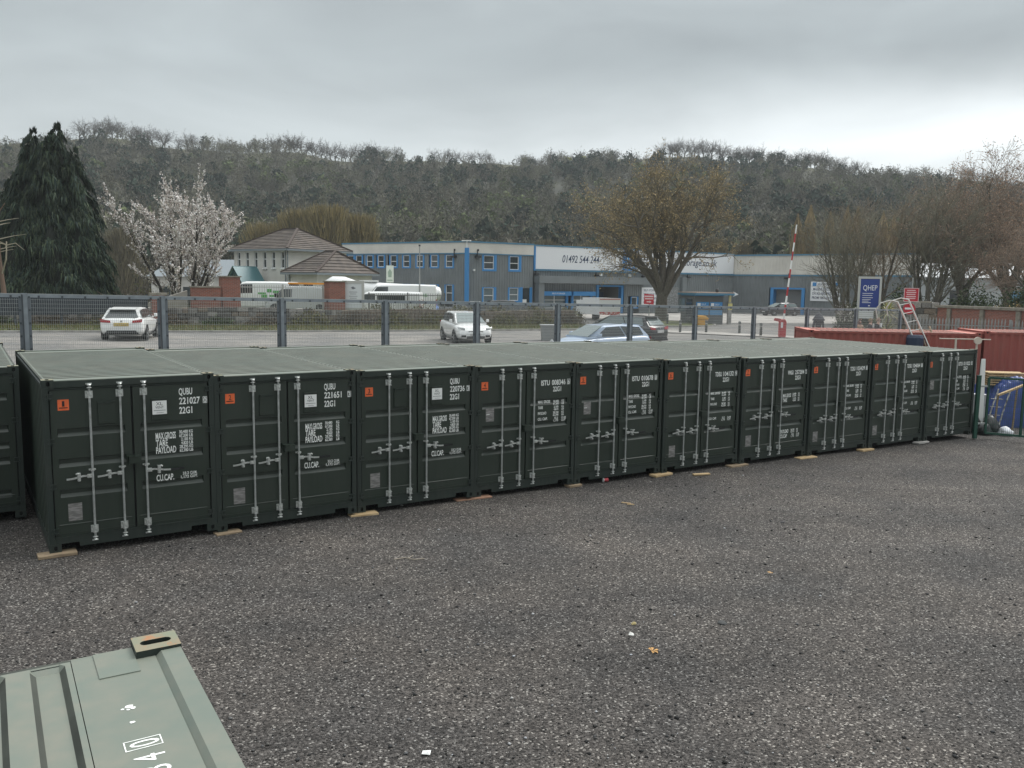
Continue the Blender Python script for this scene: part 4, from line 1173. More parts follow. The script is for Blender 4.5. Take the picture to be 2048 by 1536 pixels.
# ================================================================== buildings
CLAD = mat('grey_cladding', (0.175, 0.195, 0.202), rough=0.55, noise=0.12, nscale=0.6)
CREAM = mat('cream_fascia', (0.60, 0.58, 0.53), rough=0.55, noise=0.10, nscale=0.5)
BLUE = mat('bright_blue_trim', (0.045, 0.225, 0.50), rough=0.45)
BLUE_D = mat('dull_blue_gutter', (0.075, 0.20, 0.30), rough=0.5)
SIGNWHITE = mat('sign_white', (0.74, 0.76, 0.78), rough=0.5)
NAVY = mat('navy_lettering', (0.025, 0.045, 0.10), rough=0.6)
GLASS = mat('window_glass', (0.035, 0.045, 0.050), rough=0.06, spec=0.9)
GLASS_PALE = mat('pale_window_glass', (0.16, 0.20, 0.21), rough=0.08, spec=0.9)
FRAMEW = mat('white_window_frame', (0.72, 0.73, 0.72), rough=0.5)
SHADOW = mat('dark_interior', (0.05, 0.052, 0.055), rough=0.9)
LAMP_DARK = mat('black_lamp_body', (0.03, 0.032, 0.035), rough=0.6)

class Face:
    """a vertical wall plane: u runs along it from a to b, z up; out points to the viewer"""
    def __init__(s, a, b, root):
        s.a = Vector((a[0], a[1], 0)) - Vector((root.location.x, root.location.y, 0)); s.oz = root.location.z
        t = Vector((b[0] - a[0], b[1] - a[1], 0)); s.len = t.length; s.t = t.normalized(); s.out = Vector((s.t.y, -s.t.x, 0))
    def p(s, u, z, o=0.0): return tuple(s.a + s.t * u + s.out * o + Vector((0, 0, z - s.oz)))
    def box(s, mb, u0, u1, z0, z1, o0, o1, m=0):
        mb.add([s.p(u0, z0, o1), s.p(u1, z0, o1), s.p(u1, z0, o0), s.p(u0, z0, o0), s.p(u0, z1, o1), s.p(u1, z1, o1), s.p(u1, z1, o0), s.p(u0, z1, o0)],
               [(0, 3, 2, 1), (4, 5, 6, 7), (0, 1, 5, 4), (1, 2, 6, 5), (2, 3, 7, 6), (3, 0, 4, 7)], m)
    def ribs(s, mb, u0, u1, z0, z1, holes=(), pitch=0.30, d=0.035, m=0):
        """trapezoid cladding, cut round rectangular holes (u0,u1,z0,z1)"""
        n = max(1, int((u1 - u0) / pitch)); p = (u1 - u0) / n
        for i in range(n):
            a = u0 + i * p
            spans = [(z0, z1)]
            for h0, h1, g0, g1 in holes:
                if a + p > h0 and a < h1:
                    new = []
                    for lo, hi in spans:
                        if g0 > lo: new.append((lo, min(hi, g0)))
                        if g1 < hi: new.append((max(lo, g1), hi))
                    spans = [q for q in new if q[1] - q[0] > 0.01]
            for lo, hi in spans:
                us = [(a, 0), (a + p * 0.55, 0), (a + p * 0.65, d), (a + p * 0.9, d), (a + p, 0)]
                for (ua, oa), (ub, ob) in zip(us, us[1:]):
                    mb.add([s.p(ua, lo, oa), s.p(ub, lo, ob), s.p(ub, hi, ob), s.p(ua, hi, oa)], [(0, 1, 2, 3)], m)
    def text(s, mb, t, u, z, h, w, o=0.02, shear=0.0, bold=0.01, m=0):
        letter(mb, t, s.p(u, z, o), s.t, (0, 0, 1), h, w, m, bold, shear)

def window(f, root, u0, u1, z0, z1, bars=(0.5,), surround=None, glass=None, sw=0.16, depth=0.10, sill=True):
    """window part with panes and bars as sub-parts"""
    mb = MB()
    fw = 0.07
    f.box(mb, u0, u0 + fw, z0, z1, -depth, -0.02); f.box(mb, u1 - fw, u1, z0, z1, -depth, -0.02)
    f.box(mb, u0 + fw, u1 - fw, z1 - fw, z1, -depth, -0.02); f.box(mb, u0 + fw, u1 - fw, z0, z0 + fw, -depth, -0.02)
    w = mb.build('window', FRAMEW, root)
    zs = [z0 + fw] + [z0 + (z1 - z0) * b for b in bars] + [z1 - fw]
    for b in bars:
        mb = MB(); zb = z0 + (z1 - z0) * b; f.box(mb, u0 + fw, u1 - fw, zb - 0.035, zb + 0.035, -depth, -0.015); mb.build('glazing_bar', FRAMEW, w)
    for a, b in zip(zs, zs[1:]):
        mb = MB(); f.box(mb, u0 + fw, u1 - fw, a + (0.035 if a > zs[0] else 0), b - (0.035 if b < zs[-1] else 0), -depth - 0.02, -depth + 0.02); mb.build('pane', glass or GLASS, w)
    if surround:
        mb = MB(); s = sw
        f.box(mb, u0 - s, u0, z0 - s, z1 + s * 0.3, -0.05, 0.05); f.box(mb, u1, u1 + s * 1.5, z0 - s, z1 + s * 0.3, -0.05, 0.05)
        f.box(mb, u0, u1, z0 - s, z0, -0.05, 0.05); f.box(mb, u0, u1, z1, z1 + s * 0.3, -0.05, 0.05)
        mb.build('surround', surround, w)
    elif sill:
        mb = MB(); f.box(mb, u0 - 0.06, u1 + 0.06, z0 - 0.10, z0, -depth, 0.09); mb.build('sill', FRAMEW, w)
    return w
def back_wall(mb, pts, z0, z1, m=0):
    for a, b in zip(pts, pts[1:]): mb.add([(*a, z0), (*b, z0), (*b, z1), (*a, z1)], [(0, 1, 2, 3)], m)

GZ = 0.75
# ---- two-storey office block
K = (-4.7, 86.0); KL = (-18.9, 95.0); KR = (2.05, 90.2)
office = empty('office_building', (K[0], K[1], GZ), 0, 'grey two storey office block with cream fascia and blue window surrounds', 'building')
ox, oy = K
fl = Face(KL, K, office); fr = Face(K, KR, office)
TOP, BAND = 8.16, 7.02
SOFFIT = mat('flat_roof_felt', (0.12, 0.12, 0.12), rough=0.9)
wl_u = []
for px_u in (0.75, 1.95, 3.5, 5.1, 6.85, 8.6, 10.4, 12.3, 14.2): wl_u.append(px_u)
LUP = [(u, u + 0.85, 5.65, 6.88) for u in wl_u]; LDN = [(u, u + 0.85, 2.05, 3.85) for u in wl_u[4:]]
RUP = [(1.95, 3.15, 5.50, 6.88), (5.05, 6.15, 5.50, 6.88)]; RDN = [(1.95, 3.15, 2.1, 3.62), (5.05, 6.15, 2.3, 3.62)]
RDOOR = (6.65, 7.55, 0.9, 3.62)
mb = MB(); fl.ribs(mb, 0, fl.len, GZ, BAND, LUP + LDN, 0.34); mb.build('cladding', CLAD, office)
mb = MB(); fr.ribs(mb, 0, fr.len, GZ, BAND, RUP + RDN + [RDOOR], 0.30); mb.build('cladding', CLAD, office)
for f in (fl, fr):
    mb = MB()
    for k in range(3): f.box(mb, 0, f.len, BAND + 0.06 + k * 0.345, BAND + 0.40 + k * 0.345, -0.1, 0.08 - 0.004 * k)
    mb.build('fascia', CREAM, office)
    mb = MB(); f.box(mb, -0.1, f.len, TOP - 0.06, TOP + 0.09, -0.2, 0.13); mb.build('roof_trim', BLUE_D, office)
    mb = MB(); f.box(mb, 0, f.len, BAND - 0.05, BAND + 0.055, -0.1, 0.10); mb.build('fascia_trim', BLUE_D, office)
mb = MB(); mb.cbox((0.02, -0.03, 0), (0.42, 0.42, BAND - GZ + 0.55), 0, R(-5)); mb.build('corner_post', BLUE, office)
mb = MB(); mb.cbox((-0.05, -0.10, TOP - GZ + 0.05), (0.9, 0.35, 0.12), 0, R(-8)); mb.cbox((0, 0, TOP - GZ - 0.6), (0.14, 0.3, 0.75)); mb.build('floodlight', FRAMEW, office)
back = [(KL[0] - ox, KL[1] - oy), (-6.0, 26.0), (8.0, 24.0), (KR[0] - ox, KR[1] - oy)]
mb = MB(); back_wall(mb, back, 0, TOP - GZ - 0.1); mb.build('rear_wall', CLAD, office)
mb = MB(); mb.add([(*p, TOP - GZ - 0.12) for p in [back[0], (0, 0), back[3], back[2], back[1]]], [(0, 1, 2, 3, 4)]); mb.build('roof', SOFFIT, office)
for (u0, u1, z0, z1) in LUP: window(fl, office, u0, u1, z0, z1, (0.48,), BLUE, None, 0.13)
for (u0, u1, z0, z1) in LDN: window(fl, office, u0, u1, z0, z1, (0.55,), BLUE, None, 0.13)
for (u0, u1, z0, z1) in RUP + RDN: window(fr, office, u0, u1, z0, z1, (0.48,), BLUE, GLASS if z0 > 4 else GLASS_PALE, 0.2)
mb = MB(); u0, u1, z0, z1 = RDOOR; fr.box(mb, u0, u1, z0, z1, -0.12, -0.05); d = mb.build('door', GLASS, office)
mb = MB(); fr.box(mb, u0 - 0.25, u0, z0, z1 + 0.1, -0.05, 0.06); fr.box(mb, u1, u1 + 0.3, z0, z1 + 0.1, -0.05, 0.06); mb.build('door_surround', BLUE, d)
mb = MB(); fr.box(mb, u0 + 0.05, u0 + 0.55, 1.75, 2.45, -0.049, -0.03); mb.build('notice', WHITE, d)
for f, u in ((fl, fl.len - 1.5), (fr, 1.15)):
    mb = MB(); f.box(mb, u - 0.28, u + 0.28, BAND - 0.42, BAND - 0.22, 0.05, 0.42); f.box(mb, u - 0.04, u + 0.04, BAND - 0.22, BAND + 0.42, 0.06, 0.14); f.box(mb, u + 0.02, u + 0.12, BAND + 0.25, BAND + 0.45, 0.08, 0.22)
    mb.build('floodlight', LAMP_DARK, office)
mb = MB(); fr.box(mb, 0.65, 0.85, 5.28, 5.48, 0.03, 0.22); mb.build('security_camera', FRAMEW, office)
mb = MB(); fr.box(mb, 0.35, 1.55, 1.62, 2.25, 0.04, 0.08); o = mb.build('wall_notice', FRAMEW, office)
mb = MB(); fr.box(mb, 0.38, 0.72, 1.66, 2.2, 0.081, 0.09); mb.build('hazard_panel', mat('hazard_yellow', (0.70, 0.58, 0.08)), o)

# ---- storage warehouse with the long white sign
SA = (2.15, 90.4); SB = (27.4, 107.0); SCn = (37.9, 99.0); SD = (44.5, 94.0)
store = empty('storage_warehouse', (SA[0], SA[1], GZ), 0, 'grey storage warehouse with a long white sign and phone number', 'building')
fs_ = Face(SA, SB, store); fe = Face(SB, SD, store)
ox, oy = SA
STOP, SBOT = 8.12, 5.66
HOLES = [(1.1, 4.55, GZ, 3.15), (5.0, 7.9, GZ, 3.15), (8.45, 12.35, GZ, 4.05), (13.5, 14.6, GZ, 2.85)]
mb = MB(); fs_.ribs(mb, 0, fs_.len, GZ, SBOT - 0.06, HOLES, 0.32); mb.build('cladding', CLAD, store)
mb = MB(); fs_.box(mb, 0.1, fs_.len - 0.1, SBOT, STOP - 0.1, -0.2, 0.12); mb.build('sign_board', SIGNWHITE, store)
mb = MB(); fs_.box(mb, -0.15, fs_.len, STOP - 0.09, STOP + 0.06, -0.3, 0.16); mb.build('roof_trim', BLUE_D, store)
mb = MB(); fs_.box(mb, 0, fs_.len, SBOT - 0.20, SBOT - 0.01, -0.2, 0.15); mb.build('sign_trim', BLUE_D, store)
mb = MB(); fs_.box(mb, -0.12, 0.09, SBOT - 0.19, STOP - 0.1, -0.3, 0.17); mb.build('sign_end_trim', BLUE, store)
mb = MB(); fs_.box(mb, 0.0, 15.4, 4.18, 4.95, 0.02, 1.05); mb.build('canopy', CLAD, store)
mb = MB(); fs_.box(mb, 0.05, 0.75, GZ, 4.175, 0.2, 0.9); mb.build('canopy_pier', CLAD, store)
LW = 11.6
mb = MB()
fs_.text(mb, '01492 544 244', 3.55, 6.42, 0.82, 5.05, 0.135, 0.14, 0.004)
fs_.text(mb, 'nucs-storage.co.uk', 18.9, 6.50, 0.84, 8.2, 0.135, 0.14, 0.004)
mb.build('sign_lettering', NAVY, store)
mb = MB(); fs_.box(mb, 12.05, 14.15, SBOT + 0.04, STOP - 0.14, 0.121, 0.150); lg = mb.build('logo_panel', BLUE, store)
mb = MB(); fs_.text(mb, 'NU', 12.68, 7.0, 0.72, 0.98, 0.16, 0, 0.02); fs_.text(mb, 'CS', 12.68, 6.08, 0.72, 0.98, 0.16, 0, 0.02); mb.build('logo_letters', SIGNWHITE, lg)
mb = MB(); fs_.text(mb, 'SELF', 14.35, 6.95, 0.66, 1.75, 0.135, 0, 0.015); fs_.text(mb, 'STORAGE', 14.35, 6.10, 0.68, 3.25, 0.135, 0, 0.02); mb.build('sign_lettering', INK, store)
# shop front: two shutters, roller door bay, small window
for (u0, u1) in ((1.1, 4.55), (5.0, 7.9)):
    mb = MB(); fs_.box(mb, u0 - 0.1, u1 + 0.1, 2.86, 3.32, 0.02, 0.50); sh = mb.build('shutter_box', BLUE, store)
    mb = MB(); fs_.box(mb, u0, u0 + 0.28, GZ, 2.86, -0.15, 0.05); fs_.box(mb, u1 - 0.28, u1, GZ, 2.86, -0.15, 0.05); mb.build('shutter_guide', BLUE, store)
    mb = MB(); fs_.box(mb, u0 + 0.28, u1 - 0.28, GZ, 2.86, -0.30, -0.22); gl = mb.build('shop_glazing', GLASS_PALE, store)
    mb = MB(); um = (u0 + u1) / 2
    fs_.box(mb, um - 0.05, um + 0.05, GZ, 2.86, -0.219, -0.17); fs_.box(mb, u0 + 0.28, u1 - 0.28, 2.35, 2.42, -0.219, -0.17); fs_.box(mb, u0 + 0.28, u1 - 0.28, 1.50, 1.56, -0.219, -0.17)
    mb.build('glazing_bar', FRAMEW, gl)
    if u0 < 2:
        mb = MB(); fs_.text(mb, 'SELF STORAGE', u0 + 0.95, 3.02, 0.16, 1.7, 0.505); mb.build('shutter_lettering', SIGNWHITE, sh)
u0, u1 = 8.45, 12.35
mb = MB(); fs_.box(mb, u0, u0 + 0.34, GZ, 4.05, -0.4, 0.08); fs_.box(mb, u1 - 0.34, u1, GZ, 4.05, -0.4, 0.08); fs_.box(mb, u0 + 0.34, u1 - 0.34, 3.88, 4.05, -0.4, 0.08); bay = mb.build('loading_bay', BLUE, store)
mb = MB(); fs_.box(mb, u0 + 0.34, u1 - 0.34, GZ, 3.88, -5.0, -4.9); fs_.box(mb, u0 + 0.30, u0 + 0.34, GZ, 3.88, -4.9, -0.41); fs_.box(mb, u1 - 0.34, u1 - 0.30, GZ, 3.88, -4.9, -0.41); fs_.box(mb, u0 + 0.34, u1 - 0.34, 3.88, 3.95, -4.9, -0.41)
mb.build('bay_interior', mat('bay_wall', (0.22, 0.225, 0.22), rough=0.8), bay)
mb = MB(); fs_.box(mb, u0 + 1.45, u1 - 0.36, GZ, 3.25, -3.2, -3.0); mb.build('inner_shutter', mat('dark_blue_shutter', (0.025, 0.05, 0.10), rough=0.5), bay)
mb = MB(); fs_.box(mb, u1 - 0.85, u1 - 0.42, 1.15, 2.3, -0.6, -0.45); mb.build('hazard_board', mat('hazard_cream', (0.55, 0.48, 0.20)), bay)
window(fs_, store, 13.62, 14.48, 1.55, 2.75, (), BLUE, GLASS, 0.12)
mb = MB(); fs_.box(mb, 15.1, 18.5, 1.75, 3.85, 0.04, 0.10); pn = mb.build('banner', SIGNWHITE, store)
mb = MB()
for k, (w, t) in enumerate(((2.2, 'SELF STORAGE'), (2.6, 'STORE YOUR THINGS'), (2.7, 'SAFE AND SECURE'), (2.4, '01492 544 244'))): fs_.text(mb, t, 15.4, 3.42 - k * 0.46, 0.24, w, 0.103)
mb.build('banner_lettering', NAVY, pn)
for u in (0.2, 8.3, 15.2, 22.3):
    mb = MB(); fs_.box(mb, u - 0.22, u + 0.22, 5.02, 5.20, 0.05, 0.40); fs_.box(mb, u - 0.03, u + 0.03, 5.2, 5.45, 0.05, 0.12); mb.build('floodlight', LAMP_DARK, store)
for u in (8.9, 13.1):
    mb = MB(); fs_.box(mb, u - 0.13, u + 0.13, 5.05, 5.32, 0.04, 0.30); mb.build('security_camera', FRAMEW, store)
mb = MB(); fs_.box(mb, 21.2, 21.9, 2.3, 5.1, 0.04, 0.45); mb.build('vent_duct', CLAD, store)
mb = MB(); fs_.box(mb, 17.9, 20.6, 1.0, 3.9, 0.04, 0.35); mb.build('plant_cage', mat('grey_plant', (0.22, 0.23, 0.23), rough=0.6, noise=0.4, nscale=6), store)
# right-hand wing
DOORR = (4.9, 9.05, GZ, 4.05)
mb = MB(); fe.ribs(mb, 0, fe.len, GZ, 5.42, [DOORR], 0.36, 0.045); mb.build('cladding', CLAD, store)
mb = MB(); fe.ribs(mb, 0, fe.len, 5.62, 7.86, (), 0.36, 0.045); mb.build('fascia', CREAM, store)
mb = MB(); fe.box(mb, 0, fe.len, 5.42, 5.60, -0.1, 0.10); mb.build('fascia_trim', BLUE_D, store)
mb = MB(); fe.box(mb, 0, fe.len, 7.86, 8.03, -0.3, 0.12); mb.build('roof_trim', BLUE_D, store)
u0, u1 = DOORR[:2]
mb = MB(); fe.box(mb, u0, u0 + 0.38, GZ, 4.05, -0.9, 0.10); fe.box(mb, u1 - 0.38, u1, GZ, 4.05, -0.9, 0.10); fe.box(mb, u0 + 0.38, u1 - 0.38, 3.86, 4.05, -0.9, 0.10); ba = mb.build('door_surround', BLUE, store)
mb = MB(); fe.box(mb, u0 + 0.38, u1 - 0.38, GZ, 3.86, -1.0, -0.91); mb.build('roller_door', mat('grey_roller_door', (0.20, 0.21, 0.21), rough=0.5), ba)
mb = MB(); fe.box(mb, 9.75, 13.15, 2.55, 4.82, 0.06, 0.12); bn = mb.build('banner', SIGNWHITE, store)
mb = MB(); fe.box(mb, 9.95, 10.40, 4.28, 4.72, 0.121, 0.13); fe.box(mb, 12.45, 12.98, 4.28, 4.72, 0.121, 0.13); mb.build('banner_logo', BLUE, bn)
mb = MB()
for t, u, z, h, w in (('SELF STORAGE', 10.55, 4.38, 0.25, 1.75), ('MASSIVE DISCOUNTS', 10.05, 3.78, 0.32, 2.75), ('ON ALL NEW PRE UNITS', 9.95, 3.28, 0.32, 2.95), ('FROM 100-1500 SQ FT', 9.95, 2.78, 0.32, 2.95)): fe.text(mb, t, u, z, h, w, 0.123, 0, 0.02)
mb.build('banner_lettering', NAVY, bn)
mb = MB(); fe.box(mb, 6.6, 7.15, 5.05, 5.28, 0.05, 0.5); fe.box(mb, 7.0, 7.08, 5.28, 5.75, 0.05, 0.13); mb.build('floodlight', LAMP_DARK, store)
pts = [(0, 0), (-4.0, 30.0), (52.0, 34.0), (SD[0] - ox, SD[1] - oy)]
mb = MB(); back_wall(mb, pts, 0, STOP - GZ - 0.15); mb.build('rear_wall', CLAD, store)
mb = MB(); mb.add([(p[0], p[1], STOP - GZ - 0.16) for p in [(0, 0), (SB[0] - ox, SB[1] - oy), (SD[0] - ox, SD[1] - oy), (52, 34), (-4, 30)]], [(0, 1, 2, 3, 4)]); mb.build('roof', SOFFIT, store)
# pale shed beyond the bare trees at the right
shed = empty('pale_warehouse', (66, 118, 0.6), R(-20), 'long pale warehouse half hidden behind the bare trees on the right', 'building')
mb = MB(); mb.box(-22, 26, 0, 20, 0, 5.2); mb.build('walls', mat('pale_cladding', (0.40, 0.42, 0.42), rough=0.6, noise=0.1, nscale=0.4), shed)
mb = MB(); mb.prism([(-0.4, 5.2), (20.4, 5.2), (10, 7.4)], -22.4, 26.4, 'x'); mb.build('roof', mat('pale_roof_sheet', (0.50, 0.52, 0.53), rough=0.5), shed)
for k in range(6):
    mb = MB(); mb.box(-20 + k * 7.4, -17.6 + k * 7.4, -0.06, -0.01, 0, 3.4); mb.build('door', BLUE_D if k % 2 else SHADOW, shed)

# ---- house with tiled hipped roofs
RENDER = mat('cream_render', (0.62, 0.605, 0.565), rough=0.9, noise=0.12, nscale=0.8)
TILE = mat('brown_roof_tile', (0.135, 0.112, 0.095), rough=0.85, col2=(0.080, 0.069, 0.061), nscale=1.6, detail=6)
RIDGE_T = mat('brown_ridge_tile', (0.075, 0.058, 0.050), rough=0.85)
GUTTER = mat('grey_gutter', (0.20, 0.23, 0.25), rough=0.5)
TEAL = mat('teal_steel', (0.055, 0.14, 0.155), rough=0.45)
TEAL_GLASS = mat('pale_teal_glass', (0.30, 0.42, 0.42), rough=0.12, spec=0.8)
hs = empty('hipped_house', (-18.96, 72.0, 0.85), R(-35), 'cream two storey house with brown tiled hipped roof and a glass porch', 'house')
# local: x to the right along the front (ends at 0), y back
FWD, DEP, EV = 7.1, 6.7, 5.86
hf = Face((0, 0), (1, 0), hs); 
class LFace(Face):
    def __init__(s, a, b):
        s.a = Vector((a[0], a[1], 0)); s.oz = 0.0
        t = Vector((b[0] - a[0], b[1] - a[1], 0)); s.len = t.length; s.t = t.normalized(); s.out = Vector((s.t.y, -s.t.x, 0))
hf = LFace((-FWD, 0), (0, 0)); hr = LFace((0, 0), (0, DEP))
WIN = [(0.45 + k * 1.16, 0.90 + k * 1.16) for k in range(6)]
def plain_wall(f, mb, z0, z1, holes):
    us = sorted({0.0, f.len, *[h[0] for h in holes], *[h[1] for h in holes]})
    for a, b in zip(us, us[1:]):
        spans = [(z0, z1)]
        for h0, h1, g0, g1 in holes:
            if h0 <= a and b <= h1: spans = [q for lo, hi in spans for q in ((lo, min(hi, g0)), (max(lo, g1), hi)) if q[1] > q[0] + 0.01]
        for lo, hi in spans: mb.add([f.p(a, lo), f.p(b, lo), f.p(b, hi), f.p(a, hi)], [(0, 1, 2, 3)])
holes = [(a, b, 4.25, 5.65) for a, b in WIN] + [(WIN[4][0], WIN[4][1], 1.5, 2.7), (WIN[5][0], WIN[5][1], 1.5, 2.7)]
mb = MB(); plain_wall(hf, mb, 0, EV, holes); plain_wall(hr, mb, 0, EV, []); mb.add([(-FWD, DEP, 0), (-FWD, 0, 0), (-FWD, 0, EV), (-FWD, DEP, EV)], [(0, 1, 2, 3)]); mb.add([(0, DEP, 0), (-FWD, DEP, 0), (-FWD, DEP, EV), (0, DEP, EV)], [(0, 1, 2, 3)])
mb.build('walls', RENDER, hs)
for a, b in WIN: window(hf, hs, a, b, 4.25, 5.65, (0.55,), None, GLASS, 0.1, 0.12)
for a, b in WIN[4:]: window(hf, hs, a, b, 1.5, 2.7, (), None, GLASS, 0.1, 0.12)
def hip_roof(root, x0, x1, y0, y1, ev, ridge, inset, ov=0.42, course=0.32, name='roof'):
    """hipped roof of tile courses, each course lapping the one below; ridge along x"""
    X0, X1, Y0, Y1 = x0 - ov, x1 + ov, y0 - ov, y1 + ov; ym = (Y0 + Y1) / 2
    A, B, Cc, D = Vector((X0, Y0, ev)), Vector((X1, Y0, ev)), Vector((X1, Y1, ev)), Vector((X0, Y1, ev))
    E, F = Vector((X0 + inset, ym, ridge)), Vector((X1 - inset, ym, ridge))
    mb = MB()
    for l0, r0, l1, r1 in ((A, B, E, F), (B, Cc, F, F), (Cc, D, F, E), (D, A, E, E)):
        mid0, mid1 = (l0 + r0) / 2, (l1 + r1) / 2
        n = max(2, int((mid1 - mid0).length / course))
        nrm = (r0 - l0).cross(l1 - l0).normalized()
        for k in range(n):
            a, b = k / n, (k + 1) / n
            p, q, s_, t_ = l0.lerp(l1, a), r0.lerp(r1, a), r0.lerp(r1, b), l0.lerp(l1, b)
            lift = nrm * 0.055
            mb.add([p + lift, q + lift, s_ + nrm * 0.004, t_ + nrm * 0.004, p, q], [(0, 1, 2, 3), (4, 5, 1, 0)])
    rf = mb.build(name, TILE, root)
    mb = MB()
    for p, q in ((E, F), (A, E), (B, F), (Cc, F), (D, E)): mb.bar(p + Vector((0, 0, 0.06)), q + Vector((0, 0, 0.06)), 0.20, 0.10)
    mb.build('ridge_tiles', RIDGE_T, rf)
    mb = MB()
    for p, q in ((A, B), (B, Cc), (Cc, D), (D, A)): mb.bar(p - Vector((0, 0, 0.08)), q - Vector((0, 0, 0.08)), 0.12, 0.16)
    mb.build('gutter', GUTTER, rf)
    mb = MB(); mb.add([A - Vector((0, 0, 0.01)), D - Vector((0, 0, 0.01)), Cc - Vector((0, 0, 0.01)), B - Vector((0, 0, 0.01))], [(0, 1, 2, 3)]); mb.build('soffit', FRAMEW, rf)
    return rf
hip_roof(hs, -FWD, 0, 0, DEP, EV, 7.75, 3.0)
mb = MB(); mb.tube([(-0.25, -0.06, 0.1), (-0.25, -0.06, EV)], 0.05, 6); mb.build('downpipe', GUTTER, hs)
mb = MB(); mb.tube([(0.08, -0.08, 0.1), (0.08, -0.08, EV)], 0.05, 6); mb.build('downpipe', GUTTER, hs)
# single storey wing
ex = empty('house_wing', (-15.2, 66.2, 0.85), R(-35), 'single storey wing with brown tiled hipped roof beside the cream house', 'house')
EF, ED, EE = 3.3, 6.0, 3.85
mb = MB(); mb.box(-EF, 0, 0, ED, 0, EE); mb.build('walls', RENDER, ex)
hip_roof(ex, -EF, 0, 0, ED, EE, 5.6, 1.5)
ef = LFace((0, 0), (0, ED)); e2 = LFace((-EF, 0), (0, 0))
for u in (1.2, 3.4): window(ef, ex, u, u + 0.9, 1.3, 2.6, (0.5,), None, GLASS, 0.1, -0.02)
for u in (0.8, 2.3): window(e2, ex, u, u + 0.9, 1.3, 2.6, (0.5,), None, GLASS, 0.1, -0.02)
mb = MB(); mb.tube([(-3.1, -0.06, 0.1), (-3.1, -0.06, EE)], 0.045, 6); mb.build('downpipe', GUTTER, ex)
# glass porch
pc = empty('glass_porch', (-23.15, 74.2, 0.85), R(-35), 'teal steel and glass gabled porch on the front of the cream house', 'porch')
mb = MB()
PW, PD, PE, PR_ = 2.9, 2.2, 2.55, 4.3
for x in (0, PW):
    for y in (-PD, -0.1): mb.box(x - 0.07, x + 0.07, y - 0.07, y + 0.07, 0, PE)
for y in (-PD, -PD / 2, -0.12):
    mb.bar((0, y, PE), (PW / 2, y, PR_), 0.10, 0.12); mb.bar((PW, y, PE), (PW / 2, y, PR_), 0.10, 0.12)
for x, z in ((0, PE), (PW, PE), (PW / 2, PR_)): mb.bar((x, -PD - 0.3, z), (x, -0.1, z), 0.10, 0.12)
mb.bar((0, -PD, PE), (PW, -PD, PE), 0.1, 0.14); mb.bar((PW * 0.28, -PD, PE), (PW / 2, -PD, PR_ - 0.3), 0.06, 0.06); mb.bar((PW * 0.72, -PD, PE), (PW / 2, -PD, PR_ - 0.3), 0.06, 0.06)
mb.build('frame', TEAL, pc)
mb = MB(); mb.add([(-0.1, -PD - 0.3, PE + 0.02), (PW / 2, -PD - 0.3, PR_ + 0.08), (PW / 2, -0.05, PR_ + 0.08), (-0.1, -0.05, PE + 0.02)], [(0, 1, 2, 3)]); mb.build('roof_glass', TEAL_GLASS, pc)
mb = MB(); mb.add([(PW + 0.1, -PD - 0.3, PE + 0.02), (PW + 0.1, -0.05, PE + 0.02), (PW / 2, -0.05, PR_ + 0.08), (PW / 2, -PD - 0.3, PR_ + 0.08)], [(0, 1, 2, 3)]); mb.build('roof_glass', TEAL, pc)
mb = MB(); mb.box(0.08, 1.0, -PD + 0.02, -PD + 0.05, 0.1, PE - 0.1); mb.build('side_glass', TEAL_GLASS, pc)
mb = MB(); mb.box(1.1, PW - 0.08, -PD + 0.02, -PD + 0.05, 0.1, PE - 0.1); mb.build('door', GLASS, pc)
mb = MB(); mb.box(PW - 0.04, PW - 0.01, -PD + 0.1, -0.2, 0.1, PE - 0.1); mb.build('side_glass', TEAL, pc)
# low pale building glimpsed behind the blossom
lb = empty('low_building', (-30, 84, 0.9), R(-20), 'low pale building glimpsed behind the blossom tree', 'building')
mb = MB(); mb.box(-7, 6, 0, 8, 0, 3.4); mb.build('walls', RENDER, lb)
mb = MB(); mb.prism([(-0.4, 3.4), (8.4, 3.4), (4, 5.2)], -7.3, 6.3, 'x'); mb.build('roof', GUTTER, lb)
for k in range(4): 
    mb = MB(); mb.box(-6 + k * 3, -4.6 + k * 3, -0.05, -0.01, 0.9, 2.4); mb.build('window', GLASS, lb)
# ================================================================== vehicles
TYRE = mat('tyre_rubber', (0.018, 0.018, 0.019), rough=0.85)
RIM = mat('alloy_rim', (0.42, 0.43, 0.44), rough=0.35, metal=0.6)
ARCH = mat('black_plastic', (0.014, 0.015, 0.016), rough=0.7)
CARGLASS = mat('car_glass', (0.045, 0.055, 0.058), rough=0.05, spec=0.9)
CARGLASS_L = mat('pale_reflecting_car_glass', (0.17, 0.21, 0.21), rough=0.06, spec=0.9)
REDLAMP = mat('red_lamp_lens', (0.30, 0.012, 0.018), rough=0.2)
HEADLAMP = mat('clear_lamp_lens', (0.36, 0.38, 0.38), rough=0.15, spec=0.8)
YPLATE = mat('yellow_number_plate', (0.62, 0.46, 0.13), rough=0.4, col2=(0.30, 0.22, 0.08), nscale=14, stretch=(8, 8, 0.5), lo=0.45, hi=0.52)
WPLATE = mat('white_number_plate', (0.62, 0.63, 0.62), rough=0.4, col2=(0.30, 0.30, 0.30), nscale=14, stretch=(8, 8, 0.5), lo=0.4, hi=0.47)
def paint(name, c, rough=0.28): return mat(name, c, rough=rough, spec=0.5, coat=0.6)
P_WHITE = paint('white_car_paint', (0.80, 0.81, 0.80)); P_BLACK = paint('black_car_paint', (0.014, 0.015, 0.017)); P_ICE = paint('ice_blue_car_paint', (0.46, 0.56, 0.70))
